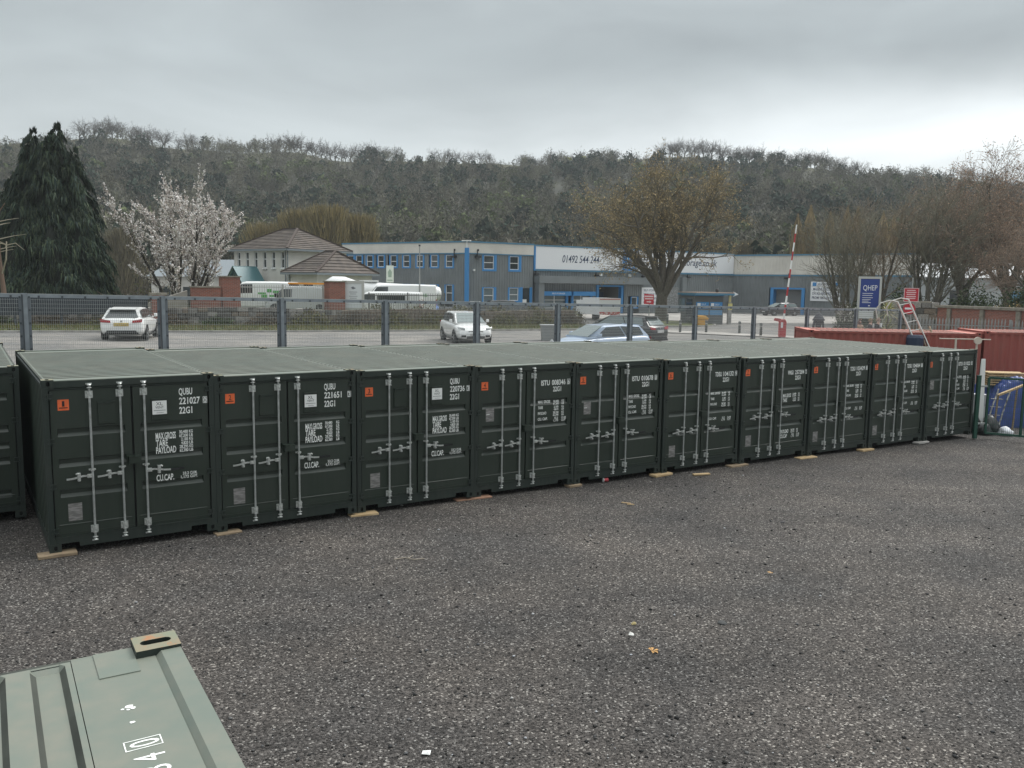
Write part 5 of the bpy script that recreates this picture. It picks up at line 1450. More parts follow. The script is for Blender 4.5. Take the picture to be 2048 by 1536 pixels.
P_GREY = paint('dark_grey_car_paint', (0.05, 0.055, 0.06)); P_SILVER = paint('silver_van_paint', (0.50, 0.52, 0.53)); P_VAN = paint('white_van_paint', (0.76, 0.77, 0.76), 0.4)

def loft(mb, stations, m=0):
    """stations: list of rings (each a list of 3d points, same count); closed ends"""
    n = len(stations[0]); vs = [p for r in stations for p in r]; fs = []
    for i in range(len(stations) - 1):
        for k in range(n):
            k2 = (k + 1) % n
            fs.append((i * n + k, i * n + k2, (i + 1) * n + k2, (i + 1) * n + k))
    fs.append(tuple(range(n - 1, -1, -1))); fs.append(tuple(range((len(stations) - 1) * n, len(stations) * n)))
    mb.add(vs, fs, m)
def ring(x, w, zl, zt, crown=0.03):
    zm = zl + (zt - zl) * 0.55
    h = [(0.0, zl), (0.80 * w, zl), (0.96 * w, zl + 0.10), (w, zm), (0.975 * w, zt - 0.10), (0.90 * w, zt - 0.015), (0.55 * w, zt + crown * 0.7), (0.0, zt + crown)]
    return [(x, y, z) for y, z in h] + [(x, -y, z) for y, z in h[-2:0:-1]]

_wheels = {}
def wheel(parent, x, y, side, r=0.32, w=0.21):
    k = (r, w)
    if k not in _wheels:
        mb = MB(); mb.lathe([(r * 0.62, -w / 2), (r * 0.93, -w / 2), (r, -w * 0.32), (r, w * 0.32), (r * 0.93, w / 2), (r * 0.62, w / 2)], (0, 0, 0), 'y', 20)
        t = mb.mesh('tyre', TYRE)
        mb = MB(); mb.lathe([(r * 0.64, -0.02), (r * 0.60, 0.035)], (0, w / 2 - 0.045, 0), 'y', 16); 
        for q in range(5):
            a = q * 2 * PI / 5
            mb.bar((0.04 * math.cos(a), w / 2 - 0.002, 0.04 * math.sin(a)), (r * 0.6 * math.cos(a), w / 2 - 0.002, r * 0.6 * math.sin(a)), 0.05, 0.02, 0, (0, 1, 0))
        mb.lathe([(0.05, -0.01), (0.04, 0.02)], (0, w / 2 - 0.004, 0), 'y', 8)
        _wheels[k] = (t, mb.mesh('rim', RIM))
    t, rm = _wheels[k]
    o = put('wheel', t, parent, (x, y, r), (0, 0, 0 if side > 0 else PI))
    put('rim', rm, o)
    return o
HATCH = [(-0.495, .66, .42, .66), (-0.485, .80, .32, .86), (-0.46, .87, .26, .98), (-0.40, .895, .22, 1.00), (-0.25, .90, .20, .985), (0.0, .90, .19, .955), (0.22, .90, .20, .925), (0.32, .895, .21, .885), (0.41, .875, .23, .80), (0.465, .82, .25, .70), (0.487, .74, .28, .60), (0.495, .60, .34, .50)]
def car(name, label, paint_m, loc, rz, L=4.33, W=1.80, H=1.43, glass=None, rear_plate=YPLATE, front_plate=WPLATE, sedan=False, group=None, cat='car', grille=True, front_glass=None):
    """hatchback: body, cabin with panes, wheels, lamps, plates, mirrors; +x is forward"""
    g = glass or CARGLASS
    root = empty(name, loc, rz, label, cat, group)
    k = W / 1.80; hz = H / 1.43
    mb = MB(); loft(mb, [ring(f * L, w * k, zl, zt * hz) for f, w, zl, zt in HATCH])
    bd = mb.build('body', paint_m, root, smooth=True)
    md = bd.modifiers.new('soft', 'SUBSURF'); md.levels = 1; md.render_levels = 1
    # cabin: belt line and roof
    rb, rt, ft, fb = (-0.455, -0.375, 0.075, 0.285) if not sedan else (-0.36, -0.24, 0.06, 0.27)
    zb = 0.955 * hz
    st = [(rb, .80, .40, zb + 0.02), (rt, .79, .585, (H - 0.055)), ((rt + ft) / 2, .80, .61, H), (ft, .79, .59, H - 0.035), (fb, .78, .40, zb - 0.03)]
    rings = []
    for f, wb, wr, zr in st:
        zr2 = max(zr, zb + 0.012)
        rings.append([(f * L, wb * k, zb - 0.05), (f * L, (wb * 0.985) * k, zb), (f * L, wr * k + 0.03, zr2 - 0.045 * (zr2 > zb + 0.1)), (f * L, wr * k - 0.06, zr2), (f * L, -(wr * k - 0.06), zr2), (f * L, -(wr * k + 0.03), zr2 - 0.045 * (zr2 > zb + 0.1)), (f * L, -(wb * 0.985) * k, zb), (f * L, -wb * k, zb - 0.05)])
    mb = MB(); loft(mb, rings); mb.build('roof', paint_m, root, smooth=False)
    def quadpane(nm, pts, m, off):
        p = [Vector(q) for q in pts]; n = (p[1] - p[0]).cross(p[3] - p[0]).normalized() * off
        mb = MB(); mb.add([q + n for q in p] + [q + n * 0.2 for q in p], [(0, 1, 2, 3), (0, 4, 5, 1), (1, 5, 6, 2), (2, 6, 7, 3), (3, 7, 4, 0)]); return mb.build(nm, m, root)
    def lerp(a, b, t): return tuple(a[i] + (b[i] - a[i]) * t for i in range(3))
    # windscreen and rear window
    A = [(fb * L, .40 * k, zb - 0.03), (fb * L, -.40 * k, zb - 0.03), (ft * L, -.53 * k, H - 0.035), (ft * L, .53 * k, H - 0.035)]
    ws = [(fb * L - 0.02, .70 * k, zb + 0.005), (fb * L - 0.02, -.70 * k, zb + 0.005), (ft * L + 0.02, -.53 * k, H - 0.07), (ft * L + 0.02, .53 * k, H - 0.07)]
    quadpane('windscreen', [ws[1], ws[0], ws[3], ws[2]], front_glass or g, 0.030)
    rw = [(rb * L + 0.035, .66 * k, zb + 0.045), (rb * L + 0.035, -.66 * k, zb + 0.045), (rt * L - 0.02, -.50 * k, H - 0.12), (rt * L - 0.02, .50 * k, H - 0.12)]
    quadpane('rear_window', [rw[0], rw[1], rw[2], rw[3]], g, 0.030)
    for s in (1, -1):
        yb, yt = .790 * k, .635 * k
        zt = H - 0.10
        q1 = [(-0.155 * L, zb + 0.03), (fb * L - 0.36, zb + 0.02), (ft * L - 0.05, zt), (-0.10 * L, zt + 0.03)]
        q2 = [(rt * L - 0.05, zb + 0.06), (-0.17 * L, zb + 0.03), (-0.115 * L, zt + 0.03), (rt * L + 0.12, zt)]
        for nm, q in (('side_window', q1), ('side_window', q2)):
            pts = []
            for x, z in q:
                t = (z - zb) / (H - zb); pts.append((x, s * (yb + (yt - yb) * t + 0.012), z))
            if s < 0: pts = pts[::-1]
            pp = [pts[1], pts[0], pts[3], pts[2]] if s > 0 else [pts[2], pts[3], pts[0], pts[1]]
            quadpane(nm, pts[::-1], g, 0.004)
        mb = MB(); mb.box(fb * L - 0.52, fb * L - 0.34, min(s * .86 * k, s * 1.0 * k), max(s * .86 * k, s * 1.0 * k), zb + 0.01, zb + 0.15); bevel(mb.build('mirror', paint_m, root), 0.03, 2)
        for fx in (0.305, -0.300):
            mb = MB(); mb.lathe([(0.375, 0.0), (0.372, 0.010)], (fx * L, s * (W / 2 - 0.004) - (0.010 if s < 0 else 0.0), 0.33), 'y', 20); mb.build('wheel_arch', ARCH, root)
            wheel(root, fx * L, s * (W / 2 - 0.092), s)
        mb = MB(); mb.box(-0.20 * L, 0.20 * L, s * (W / 2 - 0.03) - 0.02, s * (W / 2 - 0.03) + 0.02, 0.19, 0.26); mb.build('side_skirt', ARCH, root)
        # lamps
        mb = MB(); y0, y1 = .50 * k, .83 * k
        pts = [(0.474 * L, s * y0, .66 * hz), (0.448 * L, s * y1, .72 * hz), (0.428 * L, s * (y1 + .02), .80 * hz), (0.466 * L, s * (y0 + .02), .745 * hz)]
        p2 = [(x + 0.035, y + s * 0.012, z + 0.010) for x, y, z in pts]
        mb.add(p2 + pts, [(0, 1, 2, 3), (0, 4, 5, 1), (1, 5, 6, 2), (2, 6, 7, 3), (3, 7, 4, 0), (3, 2, 1, 0)]); mb.build('headlight', HEADLAMP, root)
        mb = MB()
        pts = [(-0.487 * L, s * .42 * k, .80 * hz), (-0.478 * L, s * .80 * k, .82 * hz), (-0.468 * L, s * .83 * k, .95 * hz), (-0.478 * L, s * .44 * k, .90 * hz)]
        p2 = [(x - 0.035, y + s * 0.012, z) for x, y, z in pts]
        mb.add(p2 + pts, [(3, 2, 1, 0), (0, 1, 2, 3), (0, 4, 5, 1), (1, 5, 6, 2), (2, 6, 7, 3), (3, 7, 4, 0)]); mb.build('tail_light', REDLAMP, root)
        mb = MB(); mb.box(0.468 * L, 0.494 * L, min(s * .48, s * .70), max(s * .48, s * .70), .36, .45); mb.build('fog_light', ARCH, root)
    mb = MB(); mb.box(-0.500 * L, -0.470 * L, -.30, .30, .66 * hz, .79 * hz); mb.build('number_plate', rear_plate, root)
    mb = MB(); mb.box(0.485 * L, 0.504 * L, -.27, .27, .43, .54); mb.build('number_plate', front_plate, root)
    mb = MB(); mb.box(0.470 * L, 0.499 * L, -.44, .44, .29, .40); mb.build('lower_grille', ARCH, root)
    mb = MB(); mb.box(0.470 * L, 0.490 * L, -.36, .36, .585, .645); mb.build('grille', ARCH, root)
    mb = MB(); mb.prism([(-.70 * k, .30), (.70 * k, .30), (.56 * k, .47), (-.56 * k, .47)], -0.502 * L, -0.455 * L, 'x'); mb.build('diffuser', ARCH, root)
    mb = MB(); mb.prism([(rt * L - 0.20, H - 0.085), (rt * L + 0.02, H - 0.045), (rt * L + 0.02, H - 0.015), (rt * L - 0.20, H - 0.055)], -.54 * k, .54 * k, 'y'); mb.build('spoiler', paint_m, root)
    mb = MB(); mb.lathe([(0.045, -0.012), (0.04, 0)], (-0.4885 * L, 0, .865 * hz), 'x', 10); mb.build('badge', RIM, root)
    return root
def g3(x, y, dz=0.0): return (x, y, zg(x, y) + dz)
car('parked_car', 'white hatchback seen from behind with red tail lights and yellow plate', P_WHITE, g3(-17.2, 38.3), R(104), L=4.32, W=1.80, H=1.43)
car('parked_car', 'white hatchback parked at an angle showing its front and headlights', P_WHITE, g3(-2.40, 42.8), R(-73), L=4.42, W=1.81, H=1.50, front_glass=CARGLASS_L, glass=CARGLASS)
car('parked_car', 'ice blue hatchback half hidden beyond the pale container roofs', P_ICE, g3(3.55, 34.4, -0.05), R(213), L=4.2, W=1.75, H=1.42, front_glass=CARGLASS_L, glass=CARGLASS)
car('parked_car', 'black car showing its rear plate behind the ice blue hatchback', P_BLACK, g3(5.55, 43.4), R(140), L=4.6, W=1.84, H=1.52, rear_plate=WPLATE, glass=CARGLASS_L)
car('parked_car', 'dark grey car behind the stone wall before the office, leftmost of that group', P_GREY, g3(-2.6, 70.5), R(12), L=4.5, H=1.45)
car('parked_car', 'black car behind the stone wall, nearest the storage shop shutters', P_BLACK, g3(0.7, 68.5), R(8), L=4.5, H=1.45)
car('parked_car', 'black car behind the stone wall standing between two other dark cars', P_BLACK, g3(-0.4, 74.5), R(12), L=4.6, H=1.65)
car('parked_car', 'black car parked by the blue framed roller door of the warehouse', P_BLACK, g3(30.2, 96.5), R(196), L=4.3, H=1.48, glass=CARGLASS_L)
car('parked_car', 'dark car parked beside the blue trailer', P_GREY, g3(-4.6, 67.6), R(70), L=4.3, H=1.45)
car('parked_car', 'silver car glimpsed between the blossom tree and the brick pier', P_SILVER, (-21.0, 66.0, 1.4), R(20), L=4.3, H=1.45)

VANP = [(-0.5, .90, .38, 1.86), (-0.49, .94, .32, 1.96), (-0.2, .96, .30, 1.99), (0.18, .96, .29, 1.97), (0.235, .95, .29, 1.90), (0.345, .94, .29, 1.22), (0.42, .92, .30, 1.08), (0.475, .88, .32, .92), (0.50, .78, .38, .70)]
def van(name, label, paint_m, loc, rz, L=5.0, H=2.0, group=None, panes=True):
    root = empty(name, loc, rz, label, 'van', group)
    s = H / 1.99
    mb = MB(); loft(mb, [[(f * L, w * 0.92, zl), (f * L, w, zl + 0.15), (f * L, w, zl + (zt * s - zl) * 0.5), (f * L, w * 0.93, zt * s - 0.10), (f * L, w * 0.80, zt * s), (f * L, -w * 0.80, zt * s), (f * L, -w * 0.93, zt * s - 0.10), (f * L, -w, zl + (zt * s - zl) * 0.5), (f * L, -w, zl + 0.15), (f * L, -w * 0.92, zl)] for f, w, zl, zt in VANP])
    mb.build('body', paint_m, root)
    z1, z0 = 1.90 * s, 1.22 * s
    mb = MB(); e = 0.03
    mb.add([(0.345 * L + e, .72, z0 + 0.06 + e), (0.345 * L + e, -.72, z0 + 0.06 + e), (0.245 * L + e, -.70, z1 - 0.08 + e), (0.245 * L + e, .70, z1 - 0.08 + e)], [(0, 3, 2, 1)]); mb.build('windscreen', CARGLASS, root)
    for q in (1, -1):
        mb = MB(); y = q * 0.952
        mb.add([(0.10 * L, y, z0), (0.315 * L, y, z0), (0.24 * L, q * 0.92, z1 - 0.12), (0.10 * L, q * 0.925, z1 - 0.10)], [(0, 1, 2, 3)]); mb.build('side_window', CARGLASS, root)
        for f in (0.335, -0.29):
            mb = MB(); mb.lathe([(0.41, 0), (0.405, 0.012)], (f * L, q * 0.945 - (0.012 if q < 0 else 0), 0.35), 'y', 18); mb.build('wheel_arch', ARCH, root)
            wheel(root, f * L, q * 0.86, q, 0.335, 0.22)
        mb = MB(); mb.box(0.455 * L, 0.495 * L, min(q * .55, q * .84), max(q * .55, q * .84), .70 * s, .90 * s); mb.build('headlight', HEADLAMP, root)
        mb = MB(); mb.box(-0.504 * L, -0.485 * L, min(q * .80, q * .93), max(q * .80, q * .93), .8, 1.3); mb.build('tail_light', REDLAMP, root)
        mb = MB(); mb.box(0.30 * L, 0.33 * L, min(q * .95, q * 1.12), max(q * .95, q * 1.12), z0, z0 + 0.25); mb.build('mirror', ARCH, root)
    mb = MB(); mb.box(0.47 * L, 0.507 * L, -.72, .72, .33, .52); mb.build('bumper', ARCH, root)
    return root
LGREEN = mat('fresh_green_print', (0.10, 0.36, 0.10), rough=0.5)
v1 = van('parked_van', 'white van with a green logo on its side behind the railing', P_VAN, (-17.2, 58.2, 1.92), R(-165), L=5.0, H=2.08)
mb = MB()
for i, (x, z, w, h) in enumerate(((-1.3, 1.45, .5, .16), (-0.72, 1.5, .3, .22), (-0.35, 1.35, .5, .12), (-1.25, 1.15, .7, .14), (-0.45, 1.1, .4, .2), (-1.0, 0.9, .5, .1), (-1.55, 1.3, .2, .3))): mb.box(x, x + w, 0.962, 0.968, z * 0.9, z * 0.9 + h)
mb.build('green_logo', LGREEN, v1)
v2 = van('parked_van', 'silver van with orange ladders carried on its roof rack', P_SILVER, (-14.0, 57.2, 1.80), R(172), L=4.9, H=1.90)
LADOR = mat('orange_fibreglass', (0.72, 0.30, 0.05), rough=0.5)
mb = MB()
for y in (0.5, 0.12): mb.box(-1.9, 0.9, y - 0.04, y + 0.04, 2.03, 2.15)
for k in range(9): mb.box(-1.8 + k * 0.3, -1.76 + k * 0.3, 0.16, 0.46, 2.06, 2.11)
mb.build('roof_ladder', LADOR, v2)
mb = MB()
for x in (-1.6, -0.3, 0.7): mb.box(x - 0.03, x + 0.03, -0.75, 0.75, 1.92, 2.03)
mb.build('roof_rack', ARCH, v2)
v3 = van('parked_van', 'white van with grey side windows beside the notice board', P_VAN, (-8.7, 57.8, 1.58), R(180), L=5.0, H=1.86)
for q in (1, -1):
    mb = MB(); mb.box(-1.5, 0.35, q * 0.955 - 0.006, q * 0.955 + 0.006, 1.15, 1.6); mb.build('side_window', CARGLASS, v3)
v4 = van('parked_van', 'long white van lettered in green, standing behind another white van', P_VAN, (-8.3, 61.0, 1.58), R(184), L=5.6, H=2.36)
mb = MB()
letter(mb, 'nurseries', (0.4, 0.975, 1.50), (-1, 0, 0), (0, 0, 1), 0.30, 2.6); mb.build('green_lettering', LGREEN, v4)
# long white trailer with a domed nose
tr = empty('long_trailer', (-10.9, 64.3, 1.72), R(3), 'very long white rounded trailer with a domed end showing above the vans', 'trailer')
tr.scale = (0.80, 0.8, 0.80)
mb = MB(); prof = []
def tring(x, w, z0, z1): return [(x, w * math.cos(a), (z0 + z1) / 2 + (z1 - z0) / 2 * math.sin(a)) for a in [2 * PI * k / 14 for k in range(14)]]
loft(mb, [tring(-4.2, .2, 1.9, 2.3), tring(-4.0, .75, 1.3, 3.0), tring(-3.3, 1.0, 1.05, 3.42), tring(-2.2, 1.02, 1.0, 3.40), tring(-1.2, .95, 1.0, 3.05), tring(0, .9, 1.0, 2.92), tring(3.5, .85, 1.0, 2.78), tring(6.2, .8, 1.05, 2.68), tring(6.7, .6, 1.3, 2.5), tring(6.85, .2, 1.7, 2.1)])
mb.build('shell', P_VAN, tr, smooth=True)
for q in (1, -1):
    for x in (-0.6, 0.4): wheel(tr, x, q * 0.75, q, 0.33, 0.22)
mb = MB(); mb.box(-3.8, 6.4, -0.5, 0.5, 0.55, 1.1); mb.build('chassis', ARCH, tr)
mb = MB(); mb.box(-0.8, 0.9, -0.5, 0.5, 2.93, 3.08); mb.build('roof_hatch', P_VAN, tr)
# blue trailer
bt = empty('box_trailer', (-6.45, 61.5, 1.22), R(-8), 'blue sloping fronted trailer with a white storage logo', 'trailer')
mb = MB(); mb.prism([(-0.85, 0.35), (0.85, 0.35), (0.95, 1.0), (0.62, 1.72), (-0.85, 1.98)], -0.8, 0.8, 'y'); mb.build('body', paint('blue_trailer_paint', (0.03, 0.16, 0.52)), bt)
mb = MB(); mb.box(-0.72, -0.20, -0.815, -0.803, 0.62, 1.12); mb.build('logo_panel', SIGNWHITE, bt)
mb = MB(); letter(mb, 'STORAGE', (-0.12, -0.806, 0.72), (1, 0, 0), (0, 0, 1), 0.20, 0.75); letter(mb, 'CS', (-0.63, -0.818, 0.74), (1, 0, 0), (0, 0, 1), 0.24, 0.34); mb.build('lettering', SIGNWHITE, bt)
for q in (1, -1): wheel(bt, -0.1, q * 0.82, q, 0.28, 0.18)
mb = MB(); mb.bar((0.9, 0, 0.42), (1.9, 0, 0.42), 0.08, 0.08); mb.build('drawbar', ARCH, bt)
# white box body van (rear towards the wall)
wv = empty('box_van', (8.1, 75.5, 0.93), R(20), 'white box van with red chevron stripes low on its back, beyond the wall', 'van')
mb = MB(); mb.box(-1.05, 1.05, -1.0, 2.4, 0.55, 2.0); mb.build('box_body', P_VAN, wv)
mb = MB(); mb.box(-1.0, 1.0, -1.03, -1.005, 0.55, 0.80); mb.build('red_stripe', mat('red_chevron', (0.50, 0.05, 0.04), col2=(0.70, 0.55, 0.50), nscale=6, lo=0.48, hi=0.52), wv)
mb = MB(); mb.box(-0.95, 0.95, 2.42, 4.0, 0.5, 1.75); mb.build('cab', P_VAN, wv)
mb = MB(); mb.box(-0.98, 0.98, -1.02, -1.004, 1.86, 1.96); mb.build('lettering_strip', mat('faint_red_print', (0.55, 0.25, 0.22)), wv)
for q in (1, -1):
    for y in (0.2, 3.3):
        mb = MB(); mb.lathe([(0.33, -0.1), (0.33, 0.1)], (q * 0.88, y, 0.33), 'x', 14); mb.build('wheel', TYRE, wv)

# ================================================================== street furniture
RED = mat('signal_red_paint', (0.42, 0.035, 0.040), rough=0.45)
SIGNRED = mat('sign_red', (0.46, 0.025, 0.040), rough=0.45)
POLE = mat('galvanised_pole', (0.33, 0.34, 0.33), rough=0.5, metal=0.3)
# kiosk
kz = zg(15.5, 71.5)
ki = empty('gate_kiosk', (15.0, 70.6, kz), R(14), 'grey gate kiosk with blue signs and an overhanging flat roof', 'kiosk')
mb = MB(); mb.box(0, 2.6, 0, 2.6, 0, 2.35); mb.build('walls', mat('kiosk_grey', (0.12, 0.125, 0.125), rough=0.6), ki)
mb = MB(); mb.box(-0.15, 3.35, -0.5, 3.0, 2.42, 2.58); rf = mb.build('roof', BLUE_D, ki)
mb = MB(); mb.box(-0.13, 3.33, -0.48, 2.98, 2.581, 2.66); mb.build('roof_edge', mat('pinkish_roof_edge', (0.40, 0.30, 0.24)), rf)
mb = MB(); mb.box(0, 2.6, -0.02, 2.6, 2.351, 2.42); mb.build('eaves_band', BLUE, ki)
for x0 in (0.15, 1.38):
    mb = MB(); mb.box(x0, x0 + 1.12, -0.06, -0.003, 1.30, 1.85); b = mb.build('sign_panel', BLUE, ki)
    mb = MB(); mb.box(x0 + 0.08, x0 + 0.36, -0.068, -0.061, 1.40, 1.76); mb.build('logo', SIGNWHITE, b)
    mb = MB(); letter(mb, 'SELF', (x0 + 0.44, -0.064, 1.60), (1, 0, 0), (0, 0, 1), 0.13, 0.40); letter(mb, 'STORAGE', (x0 + 0.44, -0.064, 1.42), (1, 0, 0), (0, 0, 1), 0.13, 0.62); mb.build('lettering', SIGNWHITE, b)
    mb = MB(); mb.box(x0, x0 + 1.12, -0.06, -0.003, 0.78, 1.18); mb.build('sign_panel', mat('faded_blue_panel', (0.10, 0.28, 0.50)), ki)
mb = MB(); mb.box(-0.04, -0.003, 0.4, 1.5, 0.1, 2.1); mb.build('door', GLASS, ki)
mb = MB(); mb.box(-0.05, -0.003, 1.8, 2.9, 1.0, 2.1); mb.build('window', GLASS_PALE, ki)
mb = MB(); mb.lathe([(0.12, 0), (0.14, 0.22), (0.05, 0.30)], (2.3, 0.6, 2.66), 'z', 8); mb.build('roof_vent', LAMP_DARK, ki)
ar = MB(); ar.prism([(3.25, 2.30), (3.75, 2.52), (3.25, 2.74), (3.42, 2.52)], -0.42, -0.36, 'y'); ar.build('arrow_marker', SIGNWHITE, ki)
gp = empty('gate_post', (18.15, 71.6, zg(18, 71.6)), R(15), 'pale gate post with a yellow notice beside the kiosk', 'post')
mb = MB(); mb.box(-0.16, 0.16, -0.1, 0.1, 0, 1.85); mb.build('shaft', CONCRETE, gp)
mb = MB(); mb.box(-0.20, 0.20, -0.13, -0.103, 1.22, 1.75); mb.build('notice', mat('pale_yellow_notice', (0.62, 0.56, 0.22)), gp)
mb = MB(); mb.box(-0.10, 0.10, -0.05, 0.05, 1.85, 2.65); mb.build('keypad_post', mat('keypad_cream', (0.55, 0.48, 0.25)), gp)
# grit bin
gb = empty('grit_bin', (15.1, 68.3, zg(15, 68)), R(8), 'yellow grit bin with a sloping lid standing before the kiosk', 'bin')
YEL = mat('grit_bin_yellow', (0.66, 0.34, 0.045), rough=0.5)
mb = MB(); mb.prism([(-0.34, 0), (0.34, 0), (0.44, 0.52), (-0.44, 0.52)], -0.42, 0.36, 'y'); bevel(mb.build('tub', YEL, gb), 0.04, 2)
mb = MB(); mb.prism([(-0.46, 0.53), (0.46, 0.53), (0.46, 0.60), (0.20, 0.80), (-0.46, 0.80)], -0.47, 0.40, 'y'); bevel(mb.build('lid', YEL, gb), 0.05, 2)
# bollards
BOLL = mat('grey_green_bollard', (0.11, 0.12, 0.115), rough=0.7)
mb = MB(); mb.lathe([(0.085, 0), (0.085, 0.72), (0.095, 0.74), (0.095, 0.80), (0.07, 0.84), (0.0, 0.86)], (0, 0, 0), 'z', 10)
BOLLARD = mb.mesh('shaft', BOLL, True)
mb = MB(); mb.lathe([(0.088, 0.58), (0.088, 0.66)], (0, 0, 0), 'z', 10); BAND_ME = mb.mesh('band', mat('reflective_band', (0.35, 0.35, 0.33)))
for x, y, lab in ((11.1, 56.4, 'grey bollard first in line from the black parked car'), (12.95, 57.0, 'grey bollard standing in front of the yellow grit bin'),
                  (15.0, 56.3, 'grey bollard standing below the gate post with the yellow notice'), (15.75, 54.0, 'grey bollard next to the red barrier housing'),
                  (12.6, 69.5, 'short dark bollard on the turf beside the tree trunk'), (27.3, 61.0, 'grey bollard beyond the red barrier near the people')):
    b = empty('bollard', g3(x, y), 0, lab, 'bollard', 'grey bollards along the pavement edge')
    put('shaft', BOLLARD, b); put('band', BAND_ME, b)
# raised barrier
ba = empty('barrier', g3(16.75, 53.0), R(0), 'raised red and white striped barrier pole on a red housing', 'barrier')
mb = MB(); mb.box(-0.16, 0.22, -0.18, 0.18, 0, 1.0); mb.prism([(-0.16, 1.0), (0.22, 1.0), (0.14, 1.14), (-0.08, 1.14)], -0.18, 0.18, 'y'); bevel(mb.build('housing', RED, ba), 0.02)
mb = MB(); mb.box(-0.12, 0.0, -0.195, -0.181, 0.62, 0.96); mb.build('label_plate', SIGNWHITE, ba)
mb = MB(); mb.prism([(-0.52, 1.05), (-0.10, 0.96), (-0.10, 1.16), (-0.46, 1.22)], -0.05, 0.05, 'y'); mb.build('counterweight', RED, ba)
p0, p1 = Vector((0.05, -0.05, 0.95)), Vector((0.62, 0.10, 6.95))
NSEG = 11
for k in range(NSEG):
    a, b = p0.lerp(p1, k / NSEG), p0.lerp(p1, (k + 1) / NSEG)
    mb = MB(); mb.tube([a, b], 0.062 - 0.002 * k, 8); mb.build('pole_band', WHITE if k % 2 == 0 else RED, ba)
# signs
def sign_post(x, y, h, r=0.04): 
    mb = MB(); mb.tube([(x, y, 0), (x, y, h)], r, 8); return mb
ds = empty('direction_sign', (11.1, 69.9, zg(11, 70)), R(-4), 'red direction sign with a white arrow before the bare tree', 'sign')
sign_post(0.05, 0.06, 2.2).build('post', POLE, ds)
mb = MB(); mb.prism([(-0.40, 1.62), (0.40, 1.58), (0.40, 2.38), (-0.38, 2.46)], -0.02, 0.01, 'y'); mb.build('panel', SIGNRED, ds)
mb = MB(); mb.box(-0.34, 0.34, -0.025, -0.021, 2.18, 2.30); mb.box(-0.32, 0.33, -0.025, -0.021, 2.0, 2.10); mb.prism([(-0.18, 1.76), (0.06, 1.76), (0.06, 1.70), (0.22, 1.80), (0.06, 1.90), (0.06, 1.85), (-0.18, 1.85)], -0.025, -0.021, 'y'); mb.build('white_arrow', mat('sign_pale', (0.70, 0.55, 0.55)), ds)
# QHEP board
qs = empty('estate_sign', (21.65, 52.0, zg(21.6, 52)), R(-14), 'tall blue QHEP estate sign in a pale grey frame', 'sign')
qz = 2.0
FR = mat('silver_sign_frame', (0.46, 0.47, 0.45), rough=0.45)
SBLUE = mat('estate_sign_blue', (0.020, 0.050, 0.235), rough=0.4)
mb = MB(); mb.box(-0.66, -0.54, -0.08, 0.08, 0, 3.85); mb.box(0.54, 0.66, -0.08, 0.08, 0, 3.85); mb.box(-0.54, 0.54, -0.08, 0.08, 3.72, 3.85); mb.build('frame', FR, qs)
mb = MB(); mb.box(-0.54, 0.54, -0.05, 0.05, 1.98, 3.71); mb.build('panel', SBLUE, qs)
mb = MB(); mb.box(-0.54, 0.54, -0.055, 0.055, 1.86, 1.975); mb.build('base_strip', SIGNWHITE, qs)
mb = MB(); y = -0.055
letter(mb, 'QHEP', (-0.38, y, 3.02), (1, 0, 0), (0, 0, 1), 0.33, 0.80)
for w, z in ((0.60, 2.82), (0.56, 2.70), (0.60, 2.56), (0.48, 2.44), (0.36, 2.35), (0.50, 2.26)): mb.box(-0.40, -0.40 + w, y, y + 0.003, z, z + 0.030)
mb.box(-0.04, 0.06, y, y + 0.003, 2.06, 2.12); mb.build('lettering', SIGNWHITE, qs)
mb = MB()
for k in range(4): mb.box(-0.55, 0.30, -0.06, -0.02, 1.32 + k * 0.125, 1.43 + k * 0.125)
mb.build('name_boards', SIGNWHITE, qs)
ns = empty('parking_sign', (21.95, 47.2, zg(22, 47)), R(-20), 'red notice with white lettering on a pole above a round red sign', 'sign')
sign_post(0.05, 0.06, 3.75, 0.035).build('pole', POLE, ns)
mb = MB(); mb.box(-0.33, 0.36, -0.02, 0.012, 2.46, 3.15); mb.build('panel', SIGNRED, ns)
mb = MB(); mb.box(-0.36, -0.33, -0.025, 0.012, 2.43, 3.18); mb.box(0.36, 0.39, -0.025, 0.012, 2.43, 3.18); mb.box(-0.33, 0.36, -0.025, 0.012, 3.15, 3.18); mb.box(-0.33, 0.36, -0.025, 0.012, 2.43, 2.46)
for w, z in ((0.42, 3.02), (0.50, 2.91), (0.44, 2.80), (0.50, 2.68), (0.46, 2.58)): mb.box(-w / 2, w / 2, -0.024, -0.0205, z, z + 0.055)
mb.build('lettering', mat('sign_pale_pink', (0.68, 0.48, 0.48)), ns)
mb = MB(); mb.lathe([(0.31, -0.02), (0.31, 0.005)], (-0.05, -0.03, 2.05), 'y', 24); rd = mb.build('round_sign', SIGNRED, ns)
mb = MB(); mb.box(-0.27, 0.17, -0.058, -0.0505, 2.0, 2.10); mb.build('white_bar', SIGNWHITE, rd)
ts = empty('pole_sign', (-9.55, 66.2, zg(-9.5, 66)), R(0), 'small white tree-marked sign on a pole in front of the office', 'sign')
sign_post(0.0, 0.05, 4.3, 0.04).build('pole', POLE, ts)
mb = MB(); mb.box(-0.28, 0.28, -0.03, 0.01, 2.95, 4.25); mb.build('panel', mat('cream_sign', (0.62, 0.66, 0.58)), ts)
mb = MB(); mb.prism([(-0.12, 3.35), (0.12, 3.35), (0.16, 3.75), (0.0, 4.0), (-0.16, 3.75)], -0.036, -0.031, 'y'); mb.box(-0.2, 0.2, -0.036, -0.031, 3.08, 3.16); mb.build('emblem', mat('sage_print', (0.28, 0.36, 0.28)), ts)
